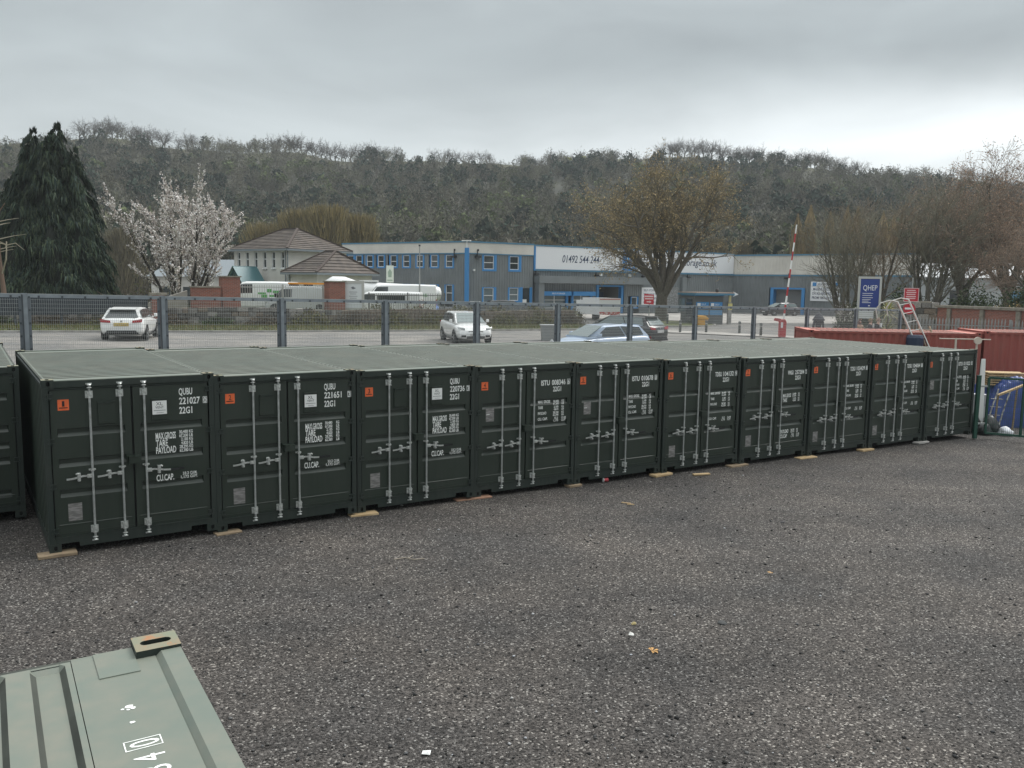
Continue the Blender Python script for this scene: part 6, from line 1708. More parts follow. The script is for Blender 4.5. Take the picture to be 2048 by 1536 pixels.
lp = empty('lamp_post', g3(-6.6, 60.2), 0, 'slim grey lamp post standing in front of the office windows', 'lamp')
mb = MB(); mb.tube([(0, 0, 0), (0, 0, 1.2), (0, 0, 5.5)], [0.07, 0.055, 0.04], 8); mb.build('column', POLE, lp)
mb = MB(); mb.box(-0.06, 0.06, -0.16, 0.10, 5.5, 5.60); mb.build('lantern', LAMP_DARK, lp)
gbx = empty('grey_bin', g3(2.0, 45.2), R(5), 'grey square bin standing on the car park near the kerb', 'bin')
mb = MB(); mb.prism([(-0.45, 0), (0.45, 0), (0.50, 0.78), (-0.50, 0.78)], -0.35, 0.35, 'y'); mb.build('tub', mat('grey_plastic', (0.24, 0.25, 0.25), rough=0.6), gbx)
mb = MB(); mb.box(-0.54, 0.54, -0.39, 0.39, 0.78, 0.86); mb.build('lid', mat('pale_grey_plastic', (0.32, 0.33, 0.33), rough=0.6), gbx)
# stone and brick walls and palisade on the right
stone_wall('boundary_wall', [(22.3, 51.0), (24.6, 50.2)], lambda x, y: zg(x, y), lambda x, y: 3.33 - 0.02 * (x - 22.3), 'end of an old stone wall behind the red notice', cap=CAPSTONE, limit=120, ch=0.3, cw=0.5)
bw = empty('brick_wall', (24.1, 48.2, 0.8), math.atan2(41.0 - 48.2, 26.1 - 24.1), 'long brick wall with pale coping behind the palisade fence', 'wall')
BL = math.hypot(41.0 - 48.2, 26.1 - 24.1) + 4
mb = MB(); mb.box(0, BL, -0.15, 0.15, -0.1, 2.28); mb.build('brickwork', BRICKWORK, bw)
mb = MB(); mb.box(-0.1, BL, -0.24, 0.24, 2.28, 2.42); mb.build('coping', CAPSTONE, bw)
for k in range(5):
    mb = MB(); mb.box(0.8 + k * 2.3, 1.05 + k * 2.3, -0.26, -0.152, -0.1, 2.24); mb.build('buttress', CAPSTONE, bw)
pa = empty('palisade_fence', (20.1, 43.4, 0.85), math.atan2(42.1 - 43.4, 24.6 - 20.1), 'grey steel palisade fence with pointed pales beyond the red containers', 'fence')
PALE_M = mat('galvanised_pale', (0.30, 0.305, 0.295), rough=0.55, metal=0.3, noise=0.2, nscale=5)
mb = MB(); mb.add([(-0.034, 0.0, 0), (0.0, -0.026, 0), (0.034, 0.0, 0), (-0.034, 0.0, 1.72), (0.0, -0.026, 1.72), (0.034, 0.0, 1.72), (0.0, -0.016, 1.86)], [(0, 1, 4, 3), (1, 2, 5, 4), (3, 4, 6), (4, 5, 6), (2, 0, 3, 5), (5, 3, 6)])
PALE_ME = mb.mesh('pale', PALE_M)
PLN = math.hypot(42.1 - 43.4, 24.6 - 20.1)
for k in range(int(PLN / 0.148)): put('pale', PALE_ME, pa, (k * 0.148, 0, 0))
for z in (0.35, 1.44):
    mb = MB(); mb.box(-0.1, PLN, 0.004, 0.05, z, z + 0.05); mb.build('rail', PALE_M, pa)
for x in (0.0, 2.35, PLN):
    mb = MB(); mb.box(x - 0.05, x + 0.05, 0.052, 0.13, -0.2, 1.8); mb.build('post', PALE_M, pa)
p2 = empty('palisade_fence', (24.65, 42.05, 0.80), R(-48), 'return of the palisade fence running towards the camera beside the brick wall', 'fence')
for k in range(38): put('pale', PALE_ME, p2, (k * 0.148, 0, 0))
for z in (0.35, 1.44):
    mb = MB(); mb.box(0, 5.7, 0.004, 0.05, z, z + 0.05); mb.build('rail', PALE_M, p2)

# ================================================================== red containers, ladders and the heap by the gate
REDC = worn_paint('rust_red_paint', (0.30, 0.082, 0.066), (0.27, 0.115, 0.09), rough=0.6, dirt_amt=0.6, spec=0.3)
REDF = worn_paint('rust_red_frame', (0.26, 0.070, 0.058), (0.30, 0.13, 0.10), rough=0.6, dirt_amt=0.6, spec=0.3)
REDR = worn_paint('faded_red_roof', (0.53, 0.190, 0.155), (0.55, 0.28, 0.225), rough=0.6, dirt_amt=0.7, streak=False, spec=0.3)
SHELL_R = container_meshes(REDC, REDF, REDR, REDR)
def red_box(x, y, z, a, label):
    r = empty('shipping_container', (x, y, z), R(a), label, 'container', 'red containers behind the row')
    shell(r, SHELL_R)
    door_panel(0.100, 1.196, 0.182, 1.106, [(0.815, 0.935), (1.272, 1.400), (1.735, 1.855)]).build('door', REDC, r)
    door_panel(1.226, CW - 0.100, 1.320, 2.246, [(0.815, 0.935), (1.272, 1.400), (1.735, 1.855)]).build('door', REDC, r)
    return r
ra = red_box(11.155, 33.72, -0.04, -96.0, 'faded red container with ladders leaning on it behind the green row')
rb_ = red_box(17.27, 33.07, 0.03, -96.0, 'rust red container with ribbed side behind the timber stack and tarpaulin')
mb = MB()
for x, y, s in ((11.4, 32.2, 0), (16.5, 31.6, 0), (17.7, 31.5, 0), (22.6, 32.0, 0), (11.6, 33.2, 0), (16.6, 32.9, 0)): pass
for i, (x, y) in enumerate(((11.6, 32.4), (16.4, 32.0), (17.8, 31.7), (22.6, 31.2))):
    mb = MB(); mb.cbox((0, 0, 0), (0.5, 2.2, 0.42)); o = mb.build('concrete_sleeper', CONCRETE, None, False, (x, y, -0.46 if i < 2 else -0.42), (0, 0, R(-6 if i < 2 else 3)))
    tag(o, ['concrete sleeper under the near end of the faded red container', 'concrete sleeper under the far end of the faded red container', 'concrete sleeper under the near end of the ribbed rust red container', 'concrete sleeper under the far end of the ribbed rust red container'][i], 'sleeper', 'concrete sleepers under the red containers')
ALU = mat('aluminium_ladder', (0.58, 0.58, 0.55), rough=0.4, metal=0.4)
OLDW = mat('paint_spattered_wood', (0.42, 0.37, 0.28), rough=0.8, noise=0.4, nscale=20)
def ladder(name, label, p, q, width, rungs, m, side, hooks=False):
    p, q = Vector(p), Vector(q); sd = Vector(side).normalized() * (width / 2)
    root = empty(name, tuple(p), 0, label, 'ladder')
    for s in (-1, 1):
        mb = MB(); mb.bar(sd * s, q - p + sd * s, 0.032, 0.075, 0, (q - p).cross(sd)); mb.build('stile', m, root)
    for k in range(rungs):
        c = (q - p) * ((k + 0.6) / rungs); mb = MB(); mb.tube([c - sd, c + sd], 0.017, 6); mb.build('rung', m, root)
    if hooks:
        for s in (-1, 1):
            t = q - p + sd * s; mb = MB()
            mb.tube([t, t + Vector((-0.22, 0.10, 0.05)), t + Vector((-0.52, 0.22, -0.06)), t + Vector((-0.66, 0.28, -0.30)), t + Vector((-0.60, 0.26, -0.62))], 0.025, 6); mb.build('roof_hook', m, root)
    return root
ladder('roof_ladder', 'white aluminium roof ladder with curved hooks leaning high against the red container', (15.60, 29.75, -0.36), (14.30, 31.35, 3.66), 0.42, 13, ALU, (0.95, 0.1, 0.20), True)
ladder('step_ladder', 'old paint spattered wooden ladder leaning beside the white roof ladder', (15.75, 29.9, -0.36), (15.05, 31.15, 2.72), 0.40, 10, OLDW, (0.97, 0.1, 0.12))
gr = empty('blue_drum', (14.55, 30.75, -0.36), 0, 'dark blue plastic drum standing behind the roof ladder', 'drum')
mb = MB(); mb.lathe([(0.25, 0), (0.29, 0.1), (0.29, 0.8), (0.24, 0.9), (0.0, 0.9)], (0, 0, 1.9), 'z', 14); mb.build('body', mat('dark_blue_plastic', (0.02, 0.035, 0.07), rough=0.5), gr)
mb = MB(); mb.cbox((0, 0, 0), (0.7, 0.6, 1.9)); mb.build('crate_stack', mat('dark_crate', (0.05, 0.045, 0.04), rough=0.8), gr)
sh_ = empty('gate_barrow', (16.0, 29.9, -0.36), R(-8), 'pale steel frame with a wheel standing upright against the red container', 'frame')
FRM = mat('pale_steel_frame', (0.55, 0.50, 0.42), rough=0.5)
mb = MB()
for x in (-0.35, 0.35): mb.tube([(x, 0, 0), (x, 0.1, 2.75)], 0.035, 6)
mb.tube([(-0.35, 0.07, 1.95), (0.35, 0.07, 1.95)], 0.03, 6); mb.tube([(-0.9, 0.1, 2.72), (0.8, 0.1, 2.72)], 0.022, 6); mb.build('tube_frame', FRM, sh_)
mb = MB(); mb.lathe([(0.13, -0.03), (0.13, 0.03)], (0.35, 0.02, 2.68), 'y', 12); mb.build('wheel', FRM, sh_)
# green gate
GGREEN = mat('gate_green_paint', (0.012, 0.062, 0.042), rough=0.4)
gate = empty('yard_gate', (13.97, 25.30, -0.36), 0, 'dark green steel yard gate with mesh infill standing open', 'gate')
mb = MB(); mb.box(-0.05, 0.05, -0.05, 0.05, 0, 1.90); mb.box(-0.055, 0.055, -0.055, 0.055, 1.90, 1.915); mb.build('post', GGREEN, gate)
GA = math.atan2(-0.50, 0.78); c_, s_ = math.cos(GA), math.sin(GA)
GP = lambda u, z: (0.36 + c_ * u, 0.10 + s_ * u, z)
for u in (0.0, 0.92, 1.85, 2.78):
    mb = MB(); mb.bar(GP(u, 0.16), GP(u, 1.84), 0.06, 0.06); mb.build('stile', GGREEN, gate)
for z in (0.16, 1.84):
    mb = MB(); mb.bar(GP(0, z), GP(2.8, z), 0.06, 0.06); mb.build('rail', GGREEN, gate)
mb = MB()
for k in range(54): mb.bar(GP(0.03 + k * 0.051, 0.19), GP(0.03 + k * 0.051, 1.81), 0.005, 0.005)
for k in range(9): mb.bar(GP(0.02, 0.25 + k * 0.19), GP(2.78, 0.25 + k * 0.19), 0.006, 0.006)
o = mb.build('wire_mesh', GGREEN, gate); o['kind'] = 'stuff'
for z in (0.45, 1.58):
    mb = MB(); mb.bar((0.04, 0.01, z), GP(0, z), 0.03, 0.05); mb.build('hinge', GALV, gate)
# white board, timber stack, tarpaulin, trolley, plank, sacks
wb = empty('white_board', (14.75, 26.6, -0.38), R(12), 'tall narrow white plastic board standing upright beside the gate post', 'board')
mb = MB(); mb.prism([(-0.10, 0), (0.20, 0), (0.10, 2.32), (-0.03, 2.32)], -0.02, 0.02, 'y'); mb.build('board', mat('white_upvc', (0.78, 0.79, 0.77), rough=0.35), wb)
ub = empty('white_cabinet', (14.95, 26.9, -0.38), R(10), 'pale grey cabinet standing behind the gate post', 'cabinet')
mb = MB(); mb.box(-0.12, 0.30, 0, 0.4, 0.35, 1.15); mb.build('carcass', mat('cabinet_white', (0.45, 0.46, 0.48)), ub)
mb = MB(); mb.box(-0.11, 0.29, -0.02, -0.003, 0.80, 1.14); mb.build('drawer', mat('cabinet_grey', (0.33, 0.34, 0.36)), ub)
mb = MB(); mb.box(-0.12, 0.30, 0.0, 0.4, 0, 0.348); mb.build('plinth', ARCH, ub)
tp = empty('timber_stack', (16.65, 28.75, -0.38), R(-10), 'stack of pale sawn battens on bearers on top of the covered heap', 'timber')
for k in range(6):
    for j in range(3):
        mb = MB(); mb.box(-0.55 + random.uniform(-.03, .03), 0.62 + random.uniform(-.05, .05), -0.30 + j * 0.21, -0.12 + j * 0.21, 1.28 + k * 0.078, 1.32 + k * 0.078); mb.build('batten', TIMBER_NEW, tp)
    if k < 5:
        for x in (-0.42, 0.0, 0.46):
            mb = MB(); mb.box(x - 0.035, x + 0.035, -0.28, 0.28, 1.3205 + k * 0.078, 1.3575 + k * 0.078); mb.build('spacer', TIMBER, tp)
TARP = mat('blue_tarpaulin', (0.030, 0.060, 0.22), rough=0.35, noise=0.25, nscale=4)
def lump(name, x0, x1, y0, y1, nx, ny, fz, m, smooth=True):
    mb = MB(); vs = []; fs = []
    for j in range(ny + 1):
        for i in range(nx + 1):
            x, y = x0 + (x1 - x0) * i / nx, y0 + (y1 - y0) * j / ny; vs.append((x, y, fz(x, y, i / nx, j / ny)))
    for j in range(ny):
        for i in range(nx): fs.append((j * (nx + 1) + i, j * (nx + 1) + i + 1, (j + 1) * (nx + 1) + i + 1, (j + 1) * (nx + 1) + i))
    mb.add(vs, fs); return mb.build(name, m, None, smooth)
def tarp_z(x, y, u, v):
    e = min(u, 1 - u, v * 1.4, (1 - v)) * 6
    h = 1.62 * min(1, e ** 0.5) * (0.86 + 0.14 * math.sin(x * 3 + 1))
    return -0.42 + max(0, h) + (0.13 * abs(mnoise.noise((x * 5, y * 5 + x * 2, 1))) - 0.16 * abs(mnoise.noise((x * 2.6, y * 3.2, 5))) + 0.05 * mnoise.noise((x * 13, y * 13, 2))) * min(1, e)
o = lump('tarpaulin', 15.85, 18.6, 27.8, 30.0, 80, 62, tarp_z, TARP); tag(o, 'crumpled blue tarpaulin over a heap behind the gate', 'tarpaulin')
ht = empty('hand_truck', (15.18, 26.55, -0.38), R(-20), 'two wheeled hand truck of scuffed tube leaning back behind the gate mesh', 'hand truck')
mb = MB()
for x in (-0.17, 0.17): mb.tube([(x, 0, 0.12), (x + 0.16, 0.16, 0.75), (x + 0.34, 0.34, 1.36)], 0.024, 6)
for k in range(4): mb.tube([(-0.17 + 0.04 * k, 0.07 * k, 0.3 + 0.25 * k), (0.17 + 0.04 * k, 0.07 * k, 0.3 + 0.25 * k)], 0.012, 6)
mb.build('frame', mat('scuffed_tube', (0.40, 0.39, 0.37), rough=0.5, noise=0.75, nscale=9), ht)
mb = MB(); mb.box(-0.2, 0.2, -0.28, 0.0, 0.02, 0.04); mb.build('toe_plate', ARCH, ht)
for x in (-0.22, 0.22):
    mb = MB(); mb.lathe([(0.12, -0.03), (0.12, 0.03)], (x, 0.05, 0.12), 'x', 12); mb.build('wheel', TYRE, ht)
pk = empty('timber_plank', (15.5, 26.2, -0.38), 0, 'pale timber plank lying aslant across the hand truck', 'plank')
mb = MB(); mb.bar((-0.32, 0.12, 1.22), (0.36, -0.02, 1.56), 0.15, 0.05); mb.build('plank', TIMBER_NEW, pk)
mb = MB(); mb.tube([(-0.28, 0.3, 0), (-0.25, 0.25, 1.2)], 0.03, 5); mb.tube([(0.3, 0.3, 0), (0.3, 0.2, 1.5)], 0.03, 5); mb.build('support', TIMBER, pk)
def sack(name, x, y, z, r, h, m, label, cat, seed):
    mb = MB(); rings = []
    for j in range(7):
        t = j / 6; rr = r * (0.9 * math.sin(PI * (0.18 + 0.80 * t)) + 0.12)
        rings.append([(rr * (1 + 0.55 * mnoise.noise((math.cos(a) * 2 + seed, math.sin(a) * 2, t * 3))) * math.cos(a), rr * (1 + 0.55 * mnoise.noise((math.cos(a) * 2, math.sin(a) * 2 + seed, t * 3 + 4))) * math.sin(a), h * t) for a in [2 * PI * k / 12 for k in range(12)]])
    loft(mb, rings); o = mb.build(name, m, None, True, (x, y, z)); return tag(o, label, cat)
sack('sack', 15.32, 26.05, -0.40, 0.20, 0.30, mat('white_plastic_sack', (0.70, 0.72, 0.76), rough=0.4, noise=0.35, nscale=9), 'small white plastic sack on the ground behind the gate', 'sack', 1)
BAGM = mat('black_bin_bag', (0.020, 0.022, 0.023), rough=0.35)
for i, (x, y, r, h, lab) in enumerate(((14.98, 26.3, 0.27, 0.62, 'tall black rubbish bag beside the hand truck'), (14.72, 26.15, 0.22, 0.42, 'low black rubbish bag nearest the gate post'), (15.2, 26.75, 0.25, 0.55, 'black rubbish bag behind the white sack'), (14.55, 26.5, 0.20, 0.75, 'black rubbish bag in front of the pale cabinet'))):
    o = sack('rubbish_bag', x, y, -0.42, r, h, BAGM, lab, 'bag', i * 3 + 2); o['group'] = 'black rubbish bags by the gate'

# ================================================================== timber pads and litter on the yard
def pad(x, y, rz, L, W, H, m, label, z=None, tilt=0.0):
    mb = MB(); mb.box(-L / 2, L / 2, -W / 2, W / 2, 0, H)
    o = mb.build('timber_block', m, None, False, (x, y, (zy(x, y) + 0.005) if z is None else z), (0, tilt, rz)); bevel(o, 0.006)
    return tag(o, label, 'timber', 'timber packing under the container corners')
def corner(n, u, v):
    x, y, z, a = POSE[n]; c, s = math.cos(R(a)), math.sin(R(a)); return x + c * u - s * v, y + s * u + c * v
RA = R(32.5)
REDW = mat('reddish_stained_timber', (0.30, 0.17, 0.11), rough=0.85, noise=0.3, nscale=8)
for n, u, v, L, W, m, lab in ((1, 0.10, 0.02, 0.52, 0.24, TIMBER, 'grey brown timber pad under the near left corner of the first container'),
                              (2, 0.16, 0.00, 0.42, 0.22, TIMBER, 'weathered timber pad under the second container beside the first'),
                              (3, 0.10, -0.02, 0.52, 0.22, TIMBER_NEW, 'fresh pale timber pad between the second and third containers'),
                              (4, -0.02, 0.02, 0.78, 0.20, REDW, 'reddish timber pad between the third and fourth containers'),
                              (5, 0.0, 0.03, 0.34, 0.2, TIMBER, 'short dark timber pad between the fourth and fifth containers'),
                              (6, -0.02, 0.0, 0.55, 0.22, TIMBER_NEW, 'yellowish timber pad between the fifth and sixth containers'),
                              (7, -0.08, 0.0, 0.60, 0.22, TIMBER, 'timber pad between the sixth and seventh containers'),
                              (8, -0.10, -0.04, 0.62, 0.22, TIMBER_NEW, 'pale timber pad between the seventh and eighth containers'),
                              (9, -0.12, 0.0, 0.50, 0.22, TIMBER_NEW, 'pale timber pad between the eighth and ninth containers'),
                              (10, -0.12, 0.0, 0.55, 0.2, CONCRETE, 'grey block under the joint of the last two containers')):
    x, y = corner(n, u, v); z = POSE[n][2] - 0.051
    pad(x, y, RA + random.uniform(-0.08, 0.08), L, W, 0.05, m, lab, z)
for n in range(1, 11):                                # packing at the hidden back corners keeps the boxes level
    pass
o = pad(4.38, 19.16, R(16), 0.42, 0.09, 0.035, TIMBER_NEW, 'loose pale board lying before the sixth container'); o['group'] = 'loose litter'; o['category'] = 'board'
CUPR = mat('red_paper_cup', (0.42, 0.05, 0.06), rough=0.6)
cp = empty('paper_cup', (2.08, 18.22, zy(2.1, 18.2) + 0.045), R(20), 'crushed red paper cup lying by the fifth container', 'cup')
mb = MB(); mb.lathe([(0.030, -0.055), (0.042, 0.05)], (0, 0, 0), 'x', 12); mb.build('cup', CUPR, cp)
mb = MB(); mb.lathe([(0.046, -0.056 - 0.012), (0.046, -0.0555)], (0, 0, 0), 'x', 12); mb.build('rim', WHITE, cp)
mb = MB(); mb.add([(-0.035, -0.02, 0.006), (0.04, -0.028, 0.004), (0.045, 0.025, 0.018), (-0.03, 0.03, 0.010)], [(0, 1, 2, 3)]); mb.add([(-0.035, -0.02, 0.0055), (0.04, -0.028, 0.0035), (0.02, -0.005, 0.022)], [(0, 1, 2)])
tag(mb.build('paper_scrap', WHITE, None, False, (-0.72, 7.12, zy(-.72, 7.1) + 0.012)), 'white folded scrap of paper on the gravel nearest the camera', 'paper')
LEAFM = mat('dead_leaf', (0.52, 0.31, 0.12), rough=0.8, noise=0.3, nscale=30)
def leaf(x, y, s, lab, rz):
    mb = MB()
    for a, l in ((0, 1.0), (0.9, .8), (-0.9, .8), (1.9, .6), (-1.9, .6)):
        c, q = math.cos(a), math.sin(a)
        mb.add([(0, 0, 0.006), (l * s * c - .25 * s * q, l * s * q + .25 * s * c, 0.02), (l * s * 1.3 * c, l * s * 1.3 * q, 0.010), (l * s * c + .25 * s * q, l * s * q - .25 * s * c, 0.024)], [(0, 1, 2, 3)])
    o = mb.build('dead_leaf', LEAFM, None, False, (x, y, zy(x, y) + 0.014), (0.15, 0.1, rz)); return tag(o, lab, 'leaf')
leaf(1.66, 9.40, 0.075, 'large tan dead leaf on the open gravel', 0.4)
leaf(3.89, 12.27, 0.05, 'small tan leaf lying far across the gravel', 1.4)
def rock(x, y, s, m, lab, flat=0.6):
    mb = MB(); rings = []
    for j, t in enumerate((0.0, 0.3, 0.7, 1.0)):
        rr = s * (0.85, 1.0, 0.8, 0.35)[j]
        rings.append([(rr * (1.15 + 0.5 * mnoise.noise((k * 1.7, j, x))) * math.cos(2 * PI * k / 7), rr * (0.8 + 0.5 * mnoise.noise((k * 1.3, j + 5, y))) * math.sin(2 * PI * k / 7), s * flat * t) for k in range(7)])
    loft(mb, rings); o = mb.build('stone', m, None, False, (x, y, zy(x, y) + 0.002), (0, 0, random.random() * 6)); return tag(o, lab, 'stone')
rock(1.57, 10.22, 0.035, mat('ochre_stone', (0.34, 0.28, 0.13), rough=0.9), 'ochre stone beside a white stone on the gravel', 0.9)
rock(1.49, 9.90, 0.038, mat('white_stone', (0.60, 0.60, 0.57), rough=0.9), 'white stone just in front of an ochre stone', 0.6)
rock(2.70, 10.32, 0.07, mat('dark_tar_lump', (0.05, 0.052, 0.052), rough=0.85), 'flat dark lump of tarmac on the open gravel', 0.45)
rock(5.0, 15.2, 0.05, mat('dark_tar_lump', (0.045, 0.045, 0.046), rough=0.85), 'dark lump of tarmac farther out by the row', 0.5)
rock(-2.06, 15.75, 0.03, mat('pale_stone', (0.36, 0.35, 0.33), rough=0.9), 'pale stone lying close before the third container', 0.6)
mb = MB()
for p, q in (((2.19, 16.35), (2.36, 16.28)), ((2.28, 16.22), (2.42, 16.20))):
    mb.bar((p[0], p[1], zy(*p) + 0.02), (q[0], q[1], zy(*q) + 0.022), 0.022, 0.014)
tag(mb.build('wood_splinters', TIMBER_NEW), 'two pale wood splinters lying in front of the fifth container', 'splinter', None, 'stuff')
mb = MB(); pts = [(-1.75, 12.50), (-1.60, 12.60), (-1.45, 12.52), (-1.30, 12.58)]
mb.tube([(x, y, zy(x, y) + 0.016) for x, y in pts], 0.008, 5); mb.tube([(-1.55, 12.57, zy(-1.5, 12.5) + 0.016), (-1.48, 12.68, zy(-1.5, 12.6) + 0.03)], 0.006, 5)
tag(mb.build('twig', mat('pale_twig', (0.34, 0.30, 0.24), rough=0.9)), 'pale dead twig lying on the gravel before the third container', 'twig')

# ================================================================== people on the pavement beyond the red containers
SKIN = mat('skin', (0.48, 0.29, 0.21), rough=0.55)
def person(loc, rz, h, label, hair_c, coat_c, trouser_c, hood=False, long_hair=False, shirt=None):
    root = empty('person', loc, rz, label, 'person')
    s = h / 1.75
    # one continuous body: pelvis, trunk, neck, head, arms and legs, standing with arms relaxed; faces -y
    J = [((0, 0, .93), .145), ((0, .01, 1.12), .125), ((0, .015, 1.32), .150), ((0, .01, 1.45), .095), ((0, 0, 1.52), .052), ((0, -.012, 1.60), .080), ((0, -.015, 1.69), .072),
         ((.17, .01, 1.42), .062), ((.23, .02, 1.16), .046), ((.25, -.06, .93), .036), ((.25, -.09, .84), .030), ((-.17, .01, 1.42), .062), ((-.23, .02, 1.16), .046), ((-.25, -.04, .93), .036), ((-.25, -.07, .84), .030),
         ((.10, 0, .86), .085), ((.11, -.02, .50), .058), ((.11, .02, .09), .042), ((.11, -.14, .04), .032), ((-.10, 0, .86), .085), ((-.11, .02, .50), .058), ((-.11, .06, .09), .042), ((-.11, -.10, .04), .032)]
    E = [(0, 1), (1, 2), (2, 3), (3, 4), (4, 5), (5, 6), (3, 7), (7, 8), (8, 9), (9, 10), (3, 11), (11, 12), (12, 13), (13, 14), (0, 15), (15, 16), (16, 17), (17, 18), (0, 19), (19, 20), (20, 21), (21, 22)]
    def skin(name, keep, grow, m, parent):
        idx = {k: i for i, k in enumerate(keep)}
        me = bpy.data.meshes.new(name); me.from_pydata([tuple(c * s for c in J[k][0]) for k in keep], [(idx[a], idx[b]) for a, b in E if a in idx and b in idx], [])
        o = put(name, me, parent); me.materials.append(m)
        o.modifiers.new('skin', 'SKIN')
        for i, k in enumerate(keep): 
            sv = me.skin_vertices[0].data[i]; r = (J[k][1] + grow) * s; sv.radius = (r, r * (0.78 if k in (1, 2, 0) else 1)); sv.use_root = (i == 0)
        sb = o.modifiers.new('sub', 'SUBSURF'); sb.levels = 1; sb.render_levels = 2
        return o
    skin('body', list(range(len(J))), 0.0, SKIN, root)
    skin('coat', [0, 1, 2, 3, 7, 8, 9, 11, 12, 13], 0.022, mat('coat', coat_c, rough=0.8), root)
    skin('trousers', [0, 15, 16, 17, 19, 20, 21], 0.016, mat('trousers', trouser_c, rough=0.8), root)
    if shirt:
        mb = MB(); mb.prism([(-0.05 * s, 1.30 * s), (0.05 * s, 1.30 * s), (0.075 * s, 1.50 * s), (-0.075 * s, 1.50 * s)], -0.165 * s, -0.10 * s, 'y'); mb.build('shirt', mat('white_shirt', shirt), root)
    HM = mat('hair', hair_c, rough=0.7)
    mb = MB(); rings = []
    top, drop = 1.775, (0.30 if long_hair else 0.11)
    for j in range(6):
        t = j / 5; z = top - t * (0.13 + drop * 0.6); rr = 0.098 * math.sin(PI * (0.10 + 0.44 * t)) + 0.012 * (long_hair) * t
        rings.append([(rr * math.cos(a) * s, (0.018 + 0.014 * t + rr * 1.08 * math.sin(a)) * s, z * s + (0.06 * s * max(0, -math.sin(a)) * t)) for a in [2 * PI * k / 12 for k in range(12)]])
    loft(mb, rings); mb.build('hair', HM, root, True)
    mb = MB(); mb.prism([(-0.014, 1.60), (0.014, 1.60), (0.006, 1.645), (-0.006, 1.645)], -0.118 * s, -0.085 * s, 'y'); mb.build('nose', SKIN, root)
    for x in (-0.032, 0.032):
        mb = MB(); mb.lathe([(0.010, -0.006), (0.008, 0)], (x * s, -0.088 * s, 1.65 * s), 'y', 8); mb.build('eye', INK, root)
    mb = MB(); mb.box(-0.024 * s, 0.024 * s, -0.092 * s, -0.080 * s, 1.572 * s, 1.580 * s); mb.build('mouth', mat('lips', (0.34, 0.13, 0.11)), root)
    if hood:
        mb = MB(); rings = []
        for j in range(7):
            t = j / 6; rr = 0.17 * math.sin(PI * (0.08 + 0.55 * t)) + 0.14 * t * t
            rings.append([(rr * 1.1 * math.cos(a) * s, (0.02 + rr * math.sin(a)) * s, (1.80 - 0.42 * t) * s) for a in [2 * PI * k / 14 for k in range(14)]])
        loft(mb, rings); mb.build('hood', mat('dark_hood', (0.05, 0.055, 0.065), rough=0.8), root, True)
    return root
person((16.45, 40.4, zg(16.5, 40.4)), R(25), 1.60, 'woman with long auburn hair in a tan top', (0.10, 0.035, 0.025), (0.42, 0.30, 0.20), (0.03, 0.03, 0.04), long_hair=True)
person((17.05, 40.6, zg(17, 40.6)), R(60), 1.66, 'fair haired man in a dark suit and white shirt beside the woman', (0.20, 0.14, 0.08), (0.018, 0.018, 0.024), (0.02, 0.02, 0.025), shirt=(0.75, 0.75, 0.75))
person((17.55, 40.9, zg(17.5, 40.9)), R(40), 1.68, 'balding man in a dark suit and white shirt, farthest from the woman', (0.28, 0.18, 0.13), (0.015, 0.015, 0.02), (0.02, 0.02, 0.025), shirt=(0.78, 0.78, 0.78))
person((16.0, 44.6, zg(16, 44.6)), R(160), 1.76, 'person in a dark hooded coat standing apart with back turned', (0.03, 0.03, 0.03), (0.05, 0.055, 0.065), (0.02, 0.02, 0.03), hood=True)
# cordyline beside the sign
cd = empty('cordyline', (21.6, 49.2, zg(21.6, 49.2)), 0, 'spiky yellow green cordyline palm beside the blue estate sign', 'plant')
mb = MB(); mb.tube([(0, 0, 0), (0.03, 0, 0.8), (0, 0, 1.55)], [0.09, 0.07, 0.06], 7); mb.build('trunk', mat('cordyline_trunk', (0.12, 0.09, 0.06), rough=0.9), cd)
CORD = [mat('cordyline_leaf_%s' % n, c, rough=0.5) for n, c in (('green', (0.16, 0.20, 0.05)), ('straw', (0.36, 0.31, 0.11)))]
for hub, cnt, ln in (((0, 0, 1.75), 90, 0.95), ((0.05, 0, 0.75), 90, 1.05)):
    for q in (0, 1):
        mb = MB()
        for k in range(cnt // 2):
            a = random.random() * 2 * PI; el = random.uniform(-0.5, 1.35); l = ln * random.uniform(0.7, 1.1)
            d = Vector((math.cos(a) * math.cos(el), math.sin(a) * math.cos(el), math.sin(el))); sd = d.cross(Vector((0, 0, 1))).normalized() * 0.026
            p = Vector(hub); m_ = p + d * l * 0.55; e_ = p + d * l + Vector((0, 0, -0.18 * l))
            mb.add([p - sd * .6, p + sd * .6, m_ + sd, m_ - sd, e_], [(0, 1, 2, 3), (3, 2, 4)])
        o = mb.build('leaves', CORD[q], cd); o['kind'] = 'stuff'
